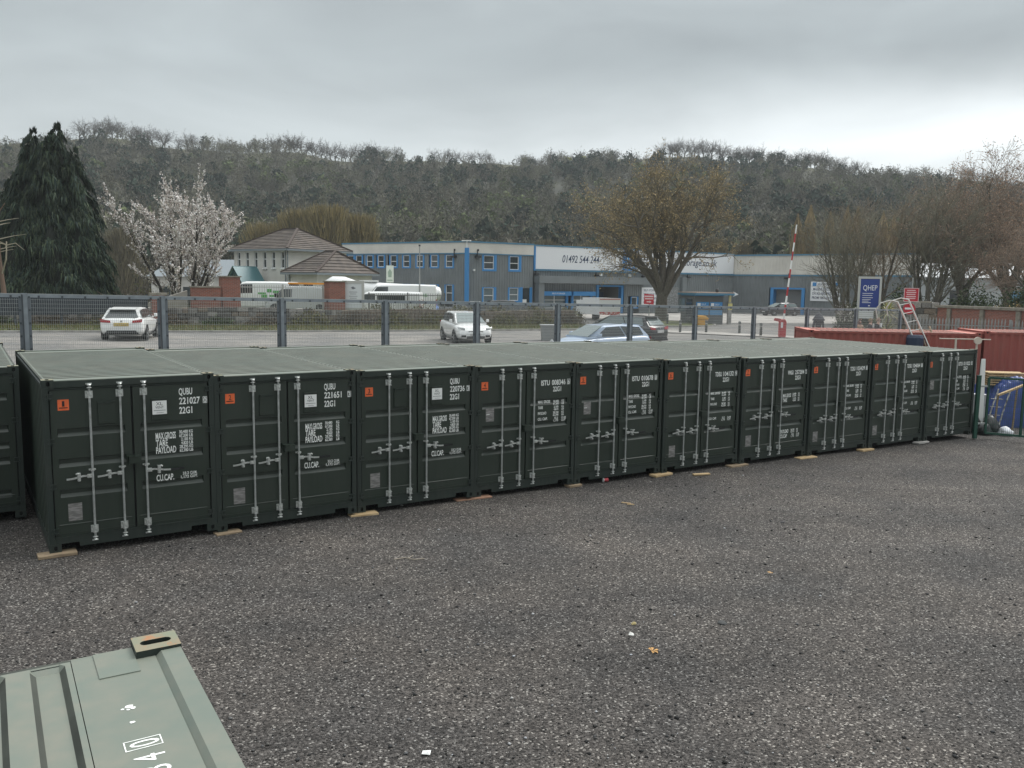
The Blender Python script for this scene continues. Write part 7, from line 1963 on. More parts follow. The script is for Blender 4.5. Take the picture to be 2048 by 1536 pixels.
# ================================================================== vegetation
def prisms(P0, P1, R0, R1, n=3):
    """open n-sided tapered prisms for every segment, as (verts, tris)"""
    P0, P1 = np.asarray(P0, float), np.asarray(P1, float); R0, R1 = np.asarray(R0, float), np.asarray(R1, float)
    d = P1 - P0; d /= np.linalg.norm(d, axis=1)[:, None] + 1e-9
    ref = np.where(np.abs(d[:, 2:3]) < 0.9, np.array([[0, 0, 1.0]]), np.array([[1.0, 0, 0]]))
    a = np.cross(d, ref); a /= np.linalg.norm(a, axis=1)[:, None] + 1e-9
    b = np.cross(d, a)
    vs = []
    for P, Rr in ((P0, R0), (P1, R1)):
        for k in range(n):
            t = 2 * PI * k / n
            vs.append(P + (a * math.cos(t) + b * math.sin(t)) * Rr[:, None])
    V = np.stack(vs, 1)                        # (m, 2n, 3)
    tri = []
    for k in range(n):
        k2 = (k + 1) % n
        tri += [(k, k2, n + k2), (k, n + k2, n + k)]
    m = len(P0)
    T = (np.array(tri)[None] + (np.arange(m) * 2 * n)[:, None, None]).reshape(-1, 3)
    return V.reshape(-1, 3), T, np.repeat(np.arange(m), 2 * n)

def skeleton(rng, levels, stems=((0, 0, 0),), lean=0.0):
    """levels: dicts n (children of one parent branch), length, var, angle (deg, lo/hi), up, r, segs, start. Returns P0, P1, R0, R1, level"""
    out = []
    def branch(p, d, L, r, lv):
        sp = levels[lv]; k = sp.get('segs', 3); pts = [p]; step = L / k; rr = [r]
        dd = d.copy()
        for i in range(k):
            dd = dd + rng.normal(0, sp.get('wob', 0.13), 3) + np.array([0, 0, sp.get('up', 0.05)])
            dd /= np.linalg.norm(dd)
            q = pts[-1] + dd * step; r1 = r * (1 - (i + 1) / k * sp.get('taper', 0.62))
            out.append((pts[-1], q, rr[-1], r1, lv)); pts.append(q); rr.append(r1)
        if lv + 1 < len(levels):
            nx = levels[lv + 1]; cnt = nx['n'] if isinstance(nx['n'], int) else int(rng.integers(nx['n'][0], nx['n'][1] + 1))
            for c in range(cnt):
                t = nx.get('start', 0.3) + (1 - nx.get('start', 0.3)) * (c + rng.random()) / cnt
                t = min(t, 0.999); i = min(int(t * k), k - 1); f = t * k - i
                b = pts[i] * (1 - f) + pts[i + 1] * f
                ax = pts[i + 1] - pts[i]; ax /= np.linalg.norm(ax)
                ang = R(rng.uniform(*nx['angle'])); az = c * 2.399 + rng.uniform(-.6, .6)
                u = np.cross(ax, [0.31, 0.2, 0.93] if abs(ax[2]) < .9 else [1, 0.1, 0]); u /= np.linalg.norm(u); w = np.cross(ax, u)
                nd = ax * math.cos(ang) + (u * math.cos(az) + w * math.sin(az)) * math.sin(ang)
                Lc = nx['length'] * (1 + nx.get('var', 0.25) * rng.uniform(-1, 1)) * (1.15 - nx.get('fall', 0.45) * t)
                branch(b, nd, Lc, min(nx['r'], (rr[i] * (1 - f) + rr[i + 1] * f) * 0.8), lv + 1)
    for s in stems:
        d = np.array([s[0] * lean + rng.normal(0, .04), s[1] * lean + rng.normal(0, .04), 1.0]); d /= np.linalg.norm(d)
        branch(np.array([s[0], s[1], s[2] if len(s) > 2 else 0.0]), d, levels[0]['length'] * (1 + 0.12 * rng.uniform(-1, 1)), levels[0]['r'], 0)
    P0 = np.array([o[0] for o in out]); P1 = np.array([o[1] for o in out]); 
    return P0, P1, np.array([o[2] for o in out]), np.array([o[3] for o in out]), np.array([o[4] for o in out])

BARK = mat('grey_brown_bark', (0.125, 0.113, 0.090), rough=0.95, noise=0.35, nscale=4, stretch=(6, 6, 1))
BARK_D = mat('dark_bark', (0.050, 0.045, 0.038), rough=0.95, noise=0.3, nscale=5, stretch=(6, 6, 1))

def leaf_tris(C, S, rng, droop=None, aspect=0.6):
    """one random small triangle per centre; droop: preferred direction"""
    n = len(C); a = rng.normal(size=(n, 3)); 
    if droop is not None: a = a * 0.35 + droop
    a /= np.linalg.norm(a, axis=1)[:, None]
    b = np.cross(a, rng.normal(size=(n, 3))); b /= np.linalg.norm(b, axis=1)[:, None] + 1e-9
    s = np.asarray(S)[:, None]
    V = np.stack([C - b * s * aspect * 0.5 - a * s * 0.3, C + b * s * aspect * 0.5 - a * s * 0.3, C + a * s * 0.7], 1)
    return V.reshape(-1, 3), np.arange(n * 3).reshape(-1, 3)

def join(parts):
    Vs, Ts, Cs = [], [], []; o = 0
    for V, T, c in parts:
        Vs.append(V); Ts.append(T + o); o += len(V)
        Cs.append(np.broadcast_to(np.asarray(c, float), (len(T), 3)) if np.ndim(c) < 2 else c)
    return np.concatenate(Vs), np.concatenate(Ts), np.concatenate(Cs)

def bare_tree_meshes(rng, levels, stems=((0, 0, 0),), lean=0.0, thick=1, twig_c=(0.075, 0.068, 0.052), bud=None, bud_n=0, bud_s=0.1, minr=0.0):
    P0, P1, R0, R1, lv = skeleton(rng, levels, stems, lean)
    tk = lv <= thick
    V, T, _ = prisms(P0[tk], P1[tk], R0[tk], R1[tk], 7)
    trunk = np_mesh('trunk', V, T, BARK, smooth=True)
    V, T, _ = prisms(P0[~tk], P1[~tk], np.maximum(R0[~tk], minr), np.maximum(R1[~tk], minr * 0.6), 3)
    var = np.repeat(0.75 + 0.5 * rng.random(int((~tk).sum())), 6)[:, None]
    parts = [(V, T, np.array(twig_c)[None] * var)]
    if bud is not None:
        tips = P1[lv == lv.max()]; k = rng.integers(0, len(tips), bud_n)
        C = tips[k] + rng.normal(0, 0.14, (bud_n, 3))
        V2, T2 = leaf_tris(C, bud_s * (0.5 + rng.random(bud_n)), rng)
        parts.append((V2, T2, np.array(bud)[None] * (0.6 + 0.8 * rng.random((bud_n, 1)))))
    V, T, Cc = join(parts)
    crown = np_mesh('crown', V, T, WOOD_TINT, colors=Cc)
    return trunk, crown
def tree_thing(name, trunk, crown, loc, rz, sc, label, group=None, cat='tree'):
    r = empty(name, loc, rz, label, cat, group); r.scale = (sc, sc, sc) if not isinstance(sc, tuple) else sc
    put('trunk', trunk, r); put('crown', crown, r)
    return r

# ---- the big bare tree before the warehouse
rg = np.random.default_rng(5)
BIG = [dict(length=2.6, r=0.62, segs=4, up=0.02, wob=0.03, taper=0.25),
       dict(n=9, length=8.6, var=0.12, angle=(12, 46), up=0.055, r=0.30, segs=7, wob=0.075, start=0.62, fall=0.10, taper=0.80),
       dict(n=9, length=3.9, var=0.3, angle=(28, 62), up=0.03, r=0.105, segs=5, wob=0.12, start=0.22, fall=0.45, taper=0.75),
       dict(n=7, length=1.75, var=0.35, angle=(25, 60), up=0.03, r=0.042, segs=3, wob=0.15, start=0.15, fall=0.35),
       dict(n=6, length=0.85, var=0.4, angle=(22, 55), up=0.03, r=0.020, segs=2, wob=0.15, start=0.15, fall=0.2)]
tk, cr = bare_tree_meshes(rg, BIG, thick=2, twig_c=(0.165, 0.145, 0.100), bud=(0.34, 0.265, 0.145), bud_n=15000, bud_s=0.14, minr=0.012)
tree_thing('bare_tree', tk, cr, (13.1, 75.3, zg(13, 75) - 0.05), 0.4, 1.0, 'big bare spreading tree with tan buds in front of the warehouse sign')
# turf island round it
mb = MB(); pts = []
for k in range(40):
    a = 2 * PI * k / 40; x, y = 11.9 + 4.6 * math.cos(a), 70.5 + 5.6 * math.sin(a); pts.append((x, y, zg(x, y) + 0.06))
mb.add(pts, [tuple(range(40))]); tag(mb.build('grass_island', GRASS_BASE), kind='structure')
mb = MB()
for k in range(40):
    a, b = 2 * PI * k / 40, 2 * PI * (k + 1) / 40
    P = lambda t, r: (11.9 + (4.6 + r) * math.cos(t), 70.5 + (5.6 + r) * math.sin(t))
    i0, i1, o0, o1 = P(a, 0), P(b, 0), P(a, .14), P(b, .14)
    z0, z1 = zg(*i0), zg(*i1)
    mb.add([(*i0, z0 + .10), (*i1, z1 + .10), (*o1, z1 + .10), (*o0, z0 + .10), (*o0, z0 - .05), (*o1, z1 - .05)], [(0, 1, 2, 3), (3, 2, 5, 4)])
tag(mb.build('kerb', CONCRETE), kind='structure')
def patch(name, poly, dz, m):
    mb = MB(); mb.add([(x, y, zg(x, y) + dz) for x, y in poly], [tuple(range(len(poly)))]); return tag(mb.build(name, m), kind='structure')
patch('grass_strip', [(18.6, 47.5), (24.0, 46.0), (24.6, 49.8), (21.5, 53.5), (18.9, 52.6)], 0.05, GRASS_BASE)
patch('pavement', [(5.8, 58.6), (11.0, 55.4), (18.0, 51.8), (18.4, 54.0), (12.0, 58.4), (6.4, 61.0)], 0.05, PALE_CONC)
patch('concrete_apron', [(3.0, 88.0), (24, 102.0), (38, 96.5), (31, 76), (19, 74), (8, 80)], 0.02, PALE_CONC)
# worn road markings
mb = MB()
for a, b, w in (((13.0, 63.5), (16.6, 64.5), .12), ((9.0, 62.5), (11.2, 63.0), .12)):
    mb.bar((a[0], a[1], zg(*a) + 0.009), (b[0], b[1], zg(*b) + 0.009), w, 0.006)
tag(mb.build('road_marking', mat('worn_white_line', (0.55, 0.55, 0.53), rough=0.8)), kind='structure')

# ---- bare trees at the right, multi-stemmed
rg = np.random.default_rng(9)
MULTI = [dict(length=8.5, r=0.17, segs=8, up=0.02, wob=0.05, taper=0.85),
         dict(n=10, length=3.6, var=0.3, angle=(22, 45), up=0.06, r=0.065, segs=5, wob=0.10, start=0.15, fall=0.55, taper=0.8),
         dict(n=7, length=1.6, var=0.35, angle=(20, 45), up=0.07, r=0.030, segs=3, wob=0.12, start=0.15, fall=0.3),
         dict(n=5, length=0.8, var=0.4, angle=(20, 50), up=0.05, r=0.016, segs=2, wob=0.14, start=0.1, fall=0.2)]
stems = [(math.cos(k * 1.05) * 0.4, math.sin(k * 1.05) * 0.4, 0) for k in range(6)]
tkA, crA = bare_tree_meshes(rg, MULTI, stems, 0.55, thick=0, twig_c=(0.185, 0.178, 0.135), minr=0.013)
stems = [(math.cos(k * 1.6 + 1) * 0.35, math.sin(k * 1.6 + 1) * 0.35, 0) for k in range(4)]
tkB, crB = bare_tree_meshes(rg, MULTI, stems, 0.7, thick=0, twig_c=(0.24, 0.195, 0.14), minr=0.013)
tree_thing('bare_tree', tkA, crA, (29.2, 75.0, 0.8), 0.0, 0.95, 'bare many stemmed tree behind the blue estate sign')
tree_thing('bare_tree', tkB, crB, (32.8, 77.0, 0.8), 2.1, 1.08, 'bare tree with pale upright branches right of the estate sign, middle of the clump')
tree_thing('bare_tree', tkA, crA, (35.8, 73.5, 0.8), 4.0, 1.12, 'tall bare many stemmed tree behind the red notice')
rg = np.random.default_rng(21)
RED3 = [dict(length=3.2, r=0.34, segs=4, up=0.02, wob=0.05, taper=0.3),
        dict(n=7, length=6.8, var=0.2, angle=(18, 55), up=0.06, r=0.19, segs=6, wob=0.10, start=0.5, fall=0.1, taper=0.8),
        dict(n=9, length=3.2, var=0.3, angle=(28, 60), up=0.04, r=0.07, segs=4, wob=0.13, start=0.2, fall=0.45, taper=0.75),
        dict(n=7, length=1.5, var=0.35, angle=(25, 55), up=0.04, r=0.032, segs=3, wob=0.15, start=0.15, fall=0.3),
        dict(n=6, length=0.8, var=0.4, angle=(22, 55), up=0.03, r=0.017, segs=2, wob=0.15, start=0.1, fall=0.2)]
tkC, crC = bare_tree_meshes(rg, RED3, thick=1, twig_c=(0.235, 0.190, 0.15), bud=(0.36, 0.25, 0.18), bud_n=11000, bud_s=0.10, minr=0.013)
tree_thing('bare_tree', tkC, crC, (39.9, 76.5, 0.8), 0.3, 1.02, 'reddish budded bare tree behind the brick wall, left of the tallest')
tree_thing('bare_tree', tkC, crC, (45.0, 77.5, 0.8), 2.6, 1.26, 'tallest reddish bare tree, rising over the brick wall')
tree_thing('bare_tree', tkC, crC, (41.8, 68.0, 0.8), 4.4, 0.72, 'smaller reddish bare tree in front of two larger ones')

# ---- upright poplars and willows behind the buildings
def twiggy(rng, h, w, n, cols, shape='oval', base=0.12, blade=0.055):
    """crown of many fine upright twigs round a few limbs"""
    t = rng.random(n); z0 = h * (base + (0.80 - base) * t * rng.random(n) ** 0.5); a = rng.random(n) * 2 * PI
    zt = h * (base + (1 - base) * rng.random(n) ** 0.62)
    f = np.clip((zt / h - base) / (1 - base), 0, 1)
    env = {'oval': np.sin(PI * np.clip(0.12 + 0.80 * f, 0, 1)) ** 0.75, 'flame': np.clip(np.sin(PI * (0.18 + 0.78 * f)), 0, 1) * (1.05 - 0.35 * f), 'fan': 0.35 + 0.65 * np.sin(PI * np.clip(0.05 + 0.72 * f, 0, 1))}[shape]
    lum = 0.80 + 0.2 * np.sin(a * 3 + f * 5) + 0.12 * np.sin(a * 7 - f * 11)
    rr = w / 2 * env * lum * rng.random(n) ** 0.42
    e = np.stack([rr * np.cos(a), rr * np.sin(a), zt], 1)
    L = (0.05 + 0.12 * rng.random(n)) * h
    s = e - np.stack([np.cos(a) * L * 0.30, np.sin(a) * L * 0.30, L], 1) + rng.normal(0, 0.05, (n, 3)) * L[:, None]
    side = rng.normal(size=(n, 3)); d = e - s; side = np.cross(d, side); side /= np.linalg.norm(side, axis=1)[:, None] + 1e-9
    wd = blade * (0.6 + 0.8 * rng.random(n))[:, None]
    V = np.stack([s - side * wd, s + side * wd, e], 1).reshape(-1, 3)
    cols = np.asarray(cols); c = cols[rng.integers(0, len(cols), n)] * (0.75 + 0.5 * rng.random((n, 1)))
    # limbs
    m = 16; aa = rng.random(m) * 2 * PI; P0 = np.stack([0 * aa, 0 * aa, h * (0.04 + 0.15 * rng.random(m))], 1); zz = h * (0.55 + 0.35 * rng.random(m)); r2 = w * 0.30 * rng.random(m)
    P1 = np.stack([r2 * np.cos(aa), r2 * np.sin(aa), zz], 1)
    V2, T2, _ = prisms(P0, P1, np.full(m, h * 0.010), np.full(m, h * 0.003), 4)
    VV, TT, CC = join([(V, np.arange(n * 3).reshape(-1, 3), c), (V2, T2, np.array(cols[0]) * 0.7)])
    crown = np_mesh('crown', VV, TT, WOOD_TINT, colors=CC)
    V3, T3, _ = prisms(np.array([[0, 0, -0.5]]), np.array([[0, 0, h * 0.55]]), np.array([h * 0.016]), np.array([h * 0.006]), 7)
    return np_mesh('trunk', V3, T3, BARK), crown
rg = np.random.default_rng(33)
tanc = [(0.29, 0.225, 0.125), (0.22, 0.175, 0.10), (0.34, 0.265, 0.145)]
POP = [twiggy(rg, 15.5, 4.2, 4200, tanc, 'flame', 0.10) for _ in range(2)]
for i, (x, y, s, lab) in enumerate(((44.0, 134, 0.98, 'tan flame shaped poplar behind the striped barrier pole, shortest of three'), (46.6, 136, 1.08, 'tallest tan poplar of the three behind the striped barrier pole'), (48.6, 133, 1.0, 'tan poplar next to the gap between the two poplar groups'),
                                    (52.0, 135, 1.06, 'tan poplar just past the gap, its edge clear of the others'), (54.4, 137, 1.08, 'tan poplar rising above the pale fascia end'), (57.2, 134, 1.02, 'tan poplar partly behind the bare many stemmed tree'), (60.2, 137, 1.0, 'tan poplar mostly hidden by bare branches'), (63.5, 136, 0.98, 'tan poplar showing faintly between bare trees, farthest of its line'))):
    tree_thing('poplar_tree', *POP[i % 2], (x, y, 0.4), i * 1.3, s, lab, 'tan poplars behind the warehouse')
wilc = [(0.27, 0.225, 0.115), (0.215, 0.18, 0.10), (0.32, 0.26, 0.125), (0.16, 0.145, 0.085)]
WIL = [twiggy(rg, 14.5, 9.0, 5200, wilc, 'fan', 0.12, 0.06) for _ in range(2)]
for i, (x, y, s, lab) in enumerate(((-37.0, 128, 0.86, 'yellowish willow crown behind the left side of the house roof'), (-32.5, 131, 1.02, 'yellowish willow crown right above the house ridge'), (-28.0, 129, 1.06, 'broad yellowish willow crown rising above the house hip'), (-23.6, 131, 0.98, 'yellowish willow crown between the house and the dark evergreen'), (-18.4, 126, 0.66, 'low ochre willow above the cream fascia of the office'))):
    tree_thing('willow_tree', *WIL[i % 2], (x, y, 0.4), i * 2.1, s, lab, 'yellowish willows behind the house')
brc = [(0.165, 0.145, 0.098), (0.13, 0.118, 0.085), (0.19, 0.17, 0.105)]
BRU = [twiggy(rg, 11.5, 9.5, 3600, brc, 'oval', 0.08, 0.055) for _ in range(2)]
SCRUB = ['bare brown scrub tree above the office roof, right of the small blossom tree', 'bare brown scrub tree above the office corner floodlight', 'bare brown scrub tree above the join of office and warehouse', 'bare brown scrub tree above the first digits of the phone number', 'bare brown scrub tree above the blue logo panel', 'bare brown scrub tree behind the crown of the big bare tree', 'bare brown scrub tree above the web address', 'bare brown scrub tree above the inner corner of the warehouse', 'bare brown scrub tree just before the tan poplars',
         'bare brown scrub tree between the blossom tree and the house', 'bare brown scrub tree behind the blossom tree', 'bare brown scrub tree between the conifer and the blossom tree']
k = 0
for x, y, s in ((-13, 128, .85), (-7, 132, .92), (-1, 129, .88), (5, 133, .95), (11, 131, .9), (18, 134, 1.0), (25, 136, 1.05), (31, 133, 1.0), (37, 136, 1.0), (-46, 122, .9), (-54, 118, .95), (-61, 112, 1.0)):
    tree_thing('brush_tree', *BRU[k % 2], (x, y, 0.2), k * 1.7, s, SCRUB[k], 'bare scrub trees behind the roofs'); k += 1
# small pale blossom tree above the office roof
tk, cr = twiggy(rg, 8.0, 5.0, 2600, [(0.42, 0.36, 0.32), (0.34, 0.28, 0.25)], 'oval', 0.1, 0.06)
tree_thing('blossom_tree', tk, cr, (-8.6, 122, 0.3), 0, 1.05, 'small pale pink blossom tree showing above the office roof')

# ---- dark conifers on the left
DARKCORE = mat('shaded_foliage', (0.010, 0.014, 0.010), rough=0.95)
def conifer(rng, tops, per, cols):
    """weeping cypress: arching boughs hung with fine drooping sprays. tops = [(x, y, h, r, boughs)]"""
    parts = []; core = MB()
    for (tx, ty, th, tr, nb) in tops:
        f = (np.arange(nb) + rng.random(nb)) / nb; f = f ** 0.85
        z0 = th * (1 - f); a = np.arange(nb) * 2.399 + rng.normal(0, .3, nb)
        R_ = tr * (np.clip(f * 1.6, 0.03, 1) ** 0.55) * (0.62 + 0.48 * rng.random(nb)) * np.where(f > 0.85, 0.86, 1)
        tone = 0.55 + 0.95 * rng.random(nb) ** 1.4
        m = nb * per; k = np.repeat(np.arange(nb), per)
        t = 0.25 + 0.78 * rng.random(m) ** 0.8                      # along the bough
        lift = 0.30 * np.sin(PI * np.clip(t, 0, 1) * 0.9) - 0.62 * t ** 2
        rad = R_[k] * t; sp = rng.normal(0, 0.075, m) * (0.5 + t) * R_[k]
        ca, sa = np.cos(a[k]), np.sin(a[k])
        C = np.stack([tx + ca * rad - sa * sp, ty + sa * rad + ca * sp, z0[k] + lift * R_[k] * 0.62 + rng.normal(0, .07, m)], 1)
        C[:, 2] = np.maximum(C[:, 2], 0.25)
        L = (0.22 + 0.55 * rng.random(m)) * np.where(f[k] < 0.06, 0.45, 1)
        dd = np.stack([ca * 0.30, sa * 0.30, -np.ones(m)], 1); dd[f[k] < 0.02] *= np.array([0.3, 0.3, -1])
        d = dd + rng.normal(0, 0.20, (m, 3)); d /= np.linalg.norm(d, axis=1)[:, None]
        sd = np.cross(d, rng.normal(size=(m, 3))); sd /= np.linalg.norm(sd, axis=1)[:, None]
        w = (0.020 + 0.032 * rng.random(m))[:, None]
        V = np.stack([C - sd * w, C + sd * w, C + d * L[:, None]], 1).reshape(-1, 3)
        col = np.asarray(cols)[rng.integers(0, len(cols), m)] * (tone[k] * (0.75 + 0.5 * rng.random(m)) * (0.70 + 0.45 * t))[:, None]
        parts.append((V, np.arange(m * 3).reshape(-1, 3), col))
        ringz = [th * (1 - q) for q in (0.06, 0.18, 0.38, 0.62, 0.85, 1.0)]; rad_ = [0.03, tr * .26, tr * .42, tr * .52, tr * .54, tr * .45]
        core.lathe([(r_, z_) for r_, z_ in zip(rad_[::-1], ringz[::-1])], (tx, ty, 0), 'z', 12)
    V, T, Cc = join(parts)
    return np_mesh('crown', V, T, LEAF_TINT, colors=Cc), core
rg = np.random.default_rng(3)
DK = [(0.030, 0.046, 0.034), (0.038, 0.055, 0.036), (0.048, 0.063, 0.036), (0.023, 0.036, 0.031)]
cme, core = conifer(rg, [(-1.15, 0, 11.7, 2.3, 230), (-0.1, -0.3, 11.2, 2.6, 240), (0.35, 0.1, 12.1, 2.1, 240), (1.2, 0.2, 10.6, 2.2, 210), (1.7, -0.5, 7.4, 2.3, 150), (-2.3, 0.3, 9.4, 2.5, 190), (0.6, -1.4, 6.4, 2.6, 130), (-1.2, -1.3, 7.8, 2.5, 150)], 95, DK)
cf = empty('conifer_tree', (-28.9, 54.2, 1.35), 0, 'huge dark weeping conifer with several tops rising above the hill', 'tree')
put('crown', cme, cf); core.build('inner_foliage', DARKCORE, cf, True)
mb = MB(); mb.tube([(0, 0, -0.2), (0, 0, 4)], [0.5, 0.35], 8); mb.build('trunk', BARK_D, cf)
cme2, core2 = conifer(rg, [(0, 0, 8.2, 2.8, 190), (-2.2, 0.5, 8.6, 2.8, 190)], 80, DK)
cf = empty('conifer_tree', (-34.6, 55.0, 1.4), 0, 'dark conifer cut by the picture edge beside the huge weeping one', 'tree')
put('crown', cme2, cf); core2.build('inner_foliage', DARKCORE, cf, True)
dead = empty('dead_tree', (-29.45, 49.2, 1.45), 0, 'thin dead tree with bare pale branches in front of the dark conifers', 'tree')
mb = MB(); mb.tube([(0, 0, 0), (0.1, 0, 1.6), (0.0, 0, 3.5), (-0.05, 0, 5.4), (0.1, 0, 6.3), (0.5, -0.1, 6.75)], [0.20, 0.15, 0.07, 0.05, 0.04, 0.02], 7); mb.build('trunk', mat('reddish_dead_bark', (0.15, 0.10, 0.075), rough=0.95), dead)
mb = MB()
rr_ = random.Random(4)
for k in range(16):
    z = 3.6 + 2.4 * rr_.random(); a = rr_.random() * 6.28; l = 0.5 + 0.9 * rr_.random()
    b = Vector((0.55, -0.2, 4.4)) if k % 2 else Vector((0, 0, z))
    mb.tube([b, b + Vector((math.cos(a) * l * .5, math.sin(a) * l * .5, .15 * l)), b + Vector((math.cos(a) * l, math.sin(a) * l, (-.3 if k % 2 else .25) * l))], [0.035, 0.02, 0.008], 4)
mb.tube([(0, 0, 2.6), (0.45, -0.2, 3.6), (0.55, -0.2, 4.6)], [0.05, 0.05, 0.03], 5)
mb.build('crown', mat('pale_dead_wood', (0.26, 0.235, 0.18), rough=0.9), dead)
# pale tree at the far left behind the conifers
tk, cr = twiggy(rg, 15.5, 9, 5200, [(0.32, 0.28, 0.22), (0.24, 0.21, 0.16)], 'oval', 0.15, 0.05)
tree_thing('pale_tree', tk, cr, (-54.5, 82, 1.2), 0, 1.12, 'pale tree at the picture edge behind the dark conifers')

# ---- blossom tree
rg = np.random.default_rng(12)
CH = [dict(length=7.2, r=0.14, segs=8, up=0.015, wob=0.06, taper=0.86),
      dict(n=10, length=2.5, var=0.35, angle=(18, 48), up=0.14, r=0.05, segs=4, wob=0.08, start=0.22, fall=0.35, taper=0.8),
      dict(n=7, length=0.95, var=0.4, angle=(20, 50), up=0.14, r=0.022, segs=3, wob=0.14, start=0.1, fall=0.25)]
stems = [(0.45 * math.cos(k * 0.75), 0.45 * math.sin(k * 0.75), 0) for k in range(9)]
P0, P1, R0_, R1_, lv = skeleton(rg, CH, stems, 0.95)
tkm = lv <= 0
V, T, _ = prisms(P0[tkm], P1[tkm], R0_[tkm], R1_[tkm], 6); tr_me = np_mesh('trunk', V, T, BARK_D, smooth=True)
V, T, _ = prisms(P0[~tkm], P1[~tkm], np.maximum(R0_[~tkm], .012), np.maximum(R1_[~tkm], .008), 3)
sel = np.where(lv >= 1)[0]; nb_ = 26000; k = rg.choice(sel, nb_); f = rg.random((nb_, 1))
C = P0[k] * (1 - f) + P1[k] * f + rg.normal(0, 0.035, (nb_, 3))
sz = 0.06 + 0.09 * rg.random(nb_)
V2, T2 = leaf_tris(C, sz, rg, aspect=0.9)
pal = np.array([(0.78, 0.75, 0.73), (0.70, 0.64, 0.61), (0.84, 0.82, 0.80), (0.50, 0.43, 0.38)]); cb = pal[rg.integers(0, 4, nb_)] * (0.8 + 0.3 * rg.random((nb_, 1)))
VV, TT, CC = join([(V, T, (0.055, 0.047, 0.040)), (V2, T2, cb)])
ct = empty('cherry_tree', (-22.4, 57.6, 1.35), 0.5, 'many stemmed tree covered in white and pink blossom', 'tree')
put('trunk', tr_me, ct); put('crown', np_mesh('crown', VV, TT, LEAF_TINT, colors=CC), ct)

# ---- bushes
def bush(rng, w, d, h, n, cols, s=0.12, twigs=0):
    u = rng.normal(size=(n, 3)); u /= np.linalg.norm(u, axis=1)[:, None]; u[:, 2] = np.abs(u[:, 2])
    lum = 0.78 + 0.22 * np.sin(u[:, 0] * 5 + 1) * np.cos(u[:, 1] * 6) + 0.12 * rng.normal(size=n)
    C = u * np.array([w / 2, d / 2, h]) * (lum * (0.55 + 0.45 * rng.random(n) ** 0.4))[:, None]
    V, T = leaf_tris(C, s * (0.6 + 0.8 * rng.random(n)), rng, aspect=0.7)
    cols = np.asarray(cols); c = cols[rng.integers(0, len(cols), n)] * (0.65 + 0.7 * rng.random((n, 1)))
    parts = [(V, T, c)]
    if twigs:
        a = rng.random(twigs) * 6.28; q = np.stack([np.cos(a) * w * .45 * rng.random(twigs), np.sin(a) * d * .45 * rng.random(twigs), h * (0.5 + 0.6 * rng.random(twigs))], 1)
        Vt, Tt, _ = prisms(q * np.array([.2, .2, 0.02]), q, np.full(twigs, .022), np.full(twigs, .008), 3); parts.append((Vt, Tt, (0.09, 0.075, 0.055)))
    V, T, Cc = join(parts)
    return np_mesh('leaves', V, T, LEAF_TINT, colors=Cc)
rg = np.random.default_rng(44)
OLIVE = [(0.13, 0.135, 0.045), (0.10, 0.10, 0.045), (0.17, 0.15, 0.06)]; BROWN = [(0.105, 0.085, 0.055), (0.14, 0.11, 0.07), (0.075, 0.065, 0.045)]; GREENB = [(0.055, 0.085, 0.030), (0.075, 0.10, 0.035), (0.04, 0.06, 0.028)]
BM = {'olive': [bush(rg, 3.4, 1.4, 1.15, 1500, OLIVE, 0.11, 40) for _ in range(2)], 'brown': [bush(rg, 3.6, 1.2, 1.05, 1300, BROWN, 0.10, 90) for _ in range(2)], 'green': [bush(rg, 2.6, 1.3, 1.0, 1300, GREENB, 0.12, 20) for _ in range(2)]}
def along(line, t):
    L = [math.hypot(b[0] - a[0], b[1] - a[1]) for a, b in zip(line, line[1:])]; s = t * sum(L)
    for (a, b), l in zip(zip(line, line[1:]), L):
        if s <= l: return a[0] + (b[0] - a[0]) * s / l, a[1] + (b[1] - a[1]) * s / l
        s -= l
    return line[-1]
WF = offs(KERB, 2.2); WB = offs(KERB, 3.4)
k = 0
for t in np.linspace(0.10, 0.99, 17):
    kind = ['brown', 'olive', 'brown', 'green'][k % 4] if t < 0.6 else ['olive', 'brown', 'olive'][k % 3]
    x, y = along(WF, float(t)); rr_z = 1.0 if t > 0.6 else 0.72
    o = put('hedge_bush', BM[kind][k % 2], None, (x, y, zg(x, y) + 0.12), (0, 0, R(38) + k * PI), (0.95, 0.8, rr_z))
    tag(o, {'brown': 'straggly brown leafless bush growing against the stone wall', 'olive': 'yellowish green bush growing against the stone wall', 'green': 'dark green low bush growing against the stone wall'}[kind], 'bush', {'brown': 'brown bushes along the wall', 'olive': 'yellow green bushes along the wall', 'green': 'green bushes along the wall'}[kind]); k += 1
for t in np.linspace(0.70, 1.0, 6):
    x, y = along(WB, float(t)); o = put('hedge_bush', BM['olive'][k % 2], None, (x, y, zg(x, y) + 0.55), (0, 0, R(38) + k * PI), (0.9, 1.0, 0.95)); tag(o, 'yellowish bush overtopping the stone wall', 'bush', 'yellow green bushes over the wall'); k += 1
EVG = bush(rg, 6.0, 4.0, 3.6, 7000, [(0.040, 0.058, 0.022), (0.055, 0.075, 0.028), (0.028, 0.042, 0.020)], 0.16, 0)
for x, y, z, s, lab in ((33.6, 62, 0.9, 1.0, 'broad green evergreen shrub behind the brick wall coping'), (38.5, 64, 0.9, 1.12, 'green evergreen shrub at the picture edge behind the brick wall'), (28.8, 63.5, 0.9, 0.9, 'dark green shrub between the red notice and the stone wall'), (25.4, 62.5, 0.9, 0.72, 'dark green shrub just right of the blue estate sign')):
    o = put('evergreen_shrub', EVG, None, (x, y, z), (0, 0, x), (s, s, s)); tag(o, lab, 'shrub')
ochre = bush(rg, 3.2, 2.0, 1.5, 1300, [(0.30, 0.22, 0.09), (0.24, 0.17, 0.08), (0.36, 0.30, 0.20)], 0.10, 60)
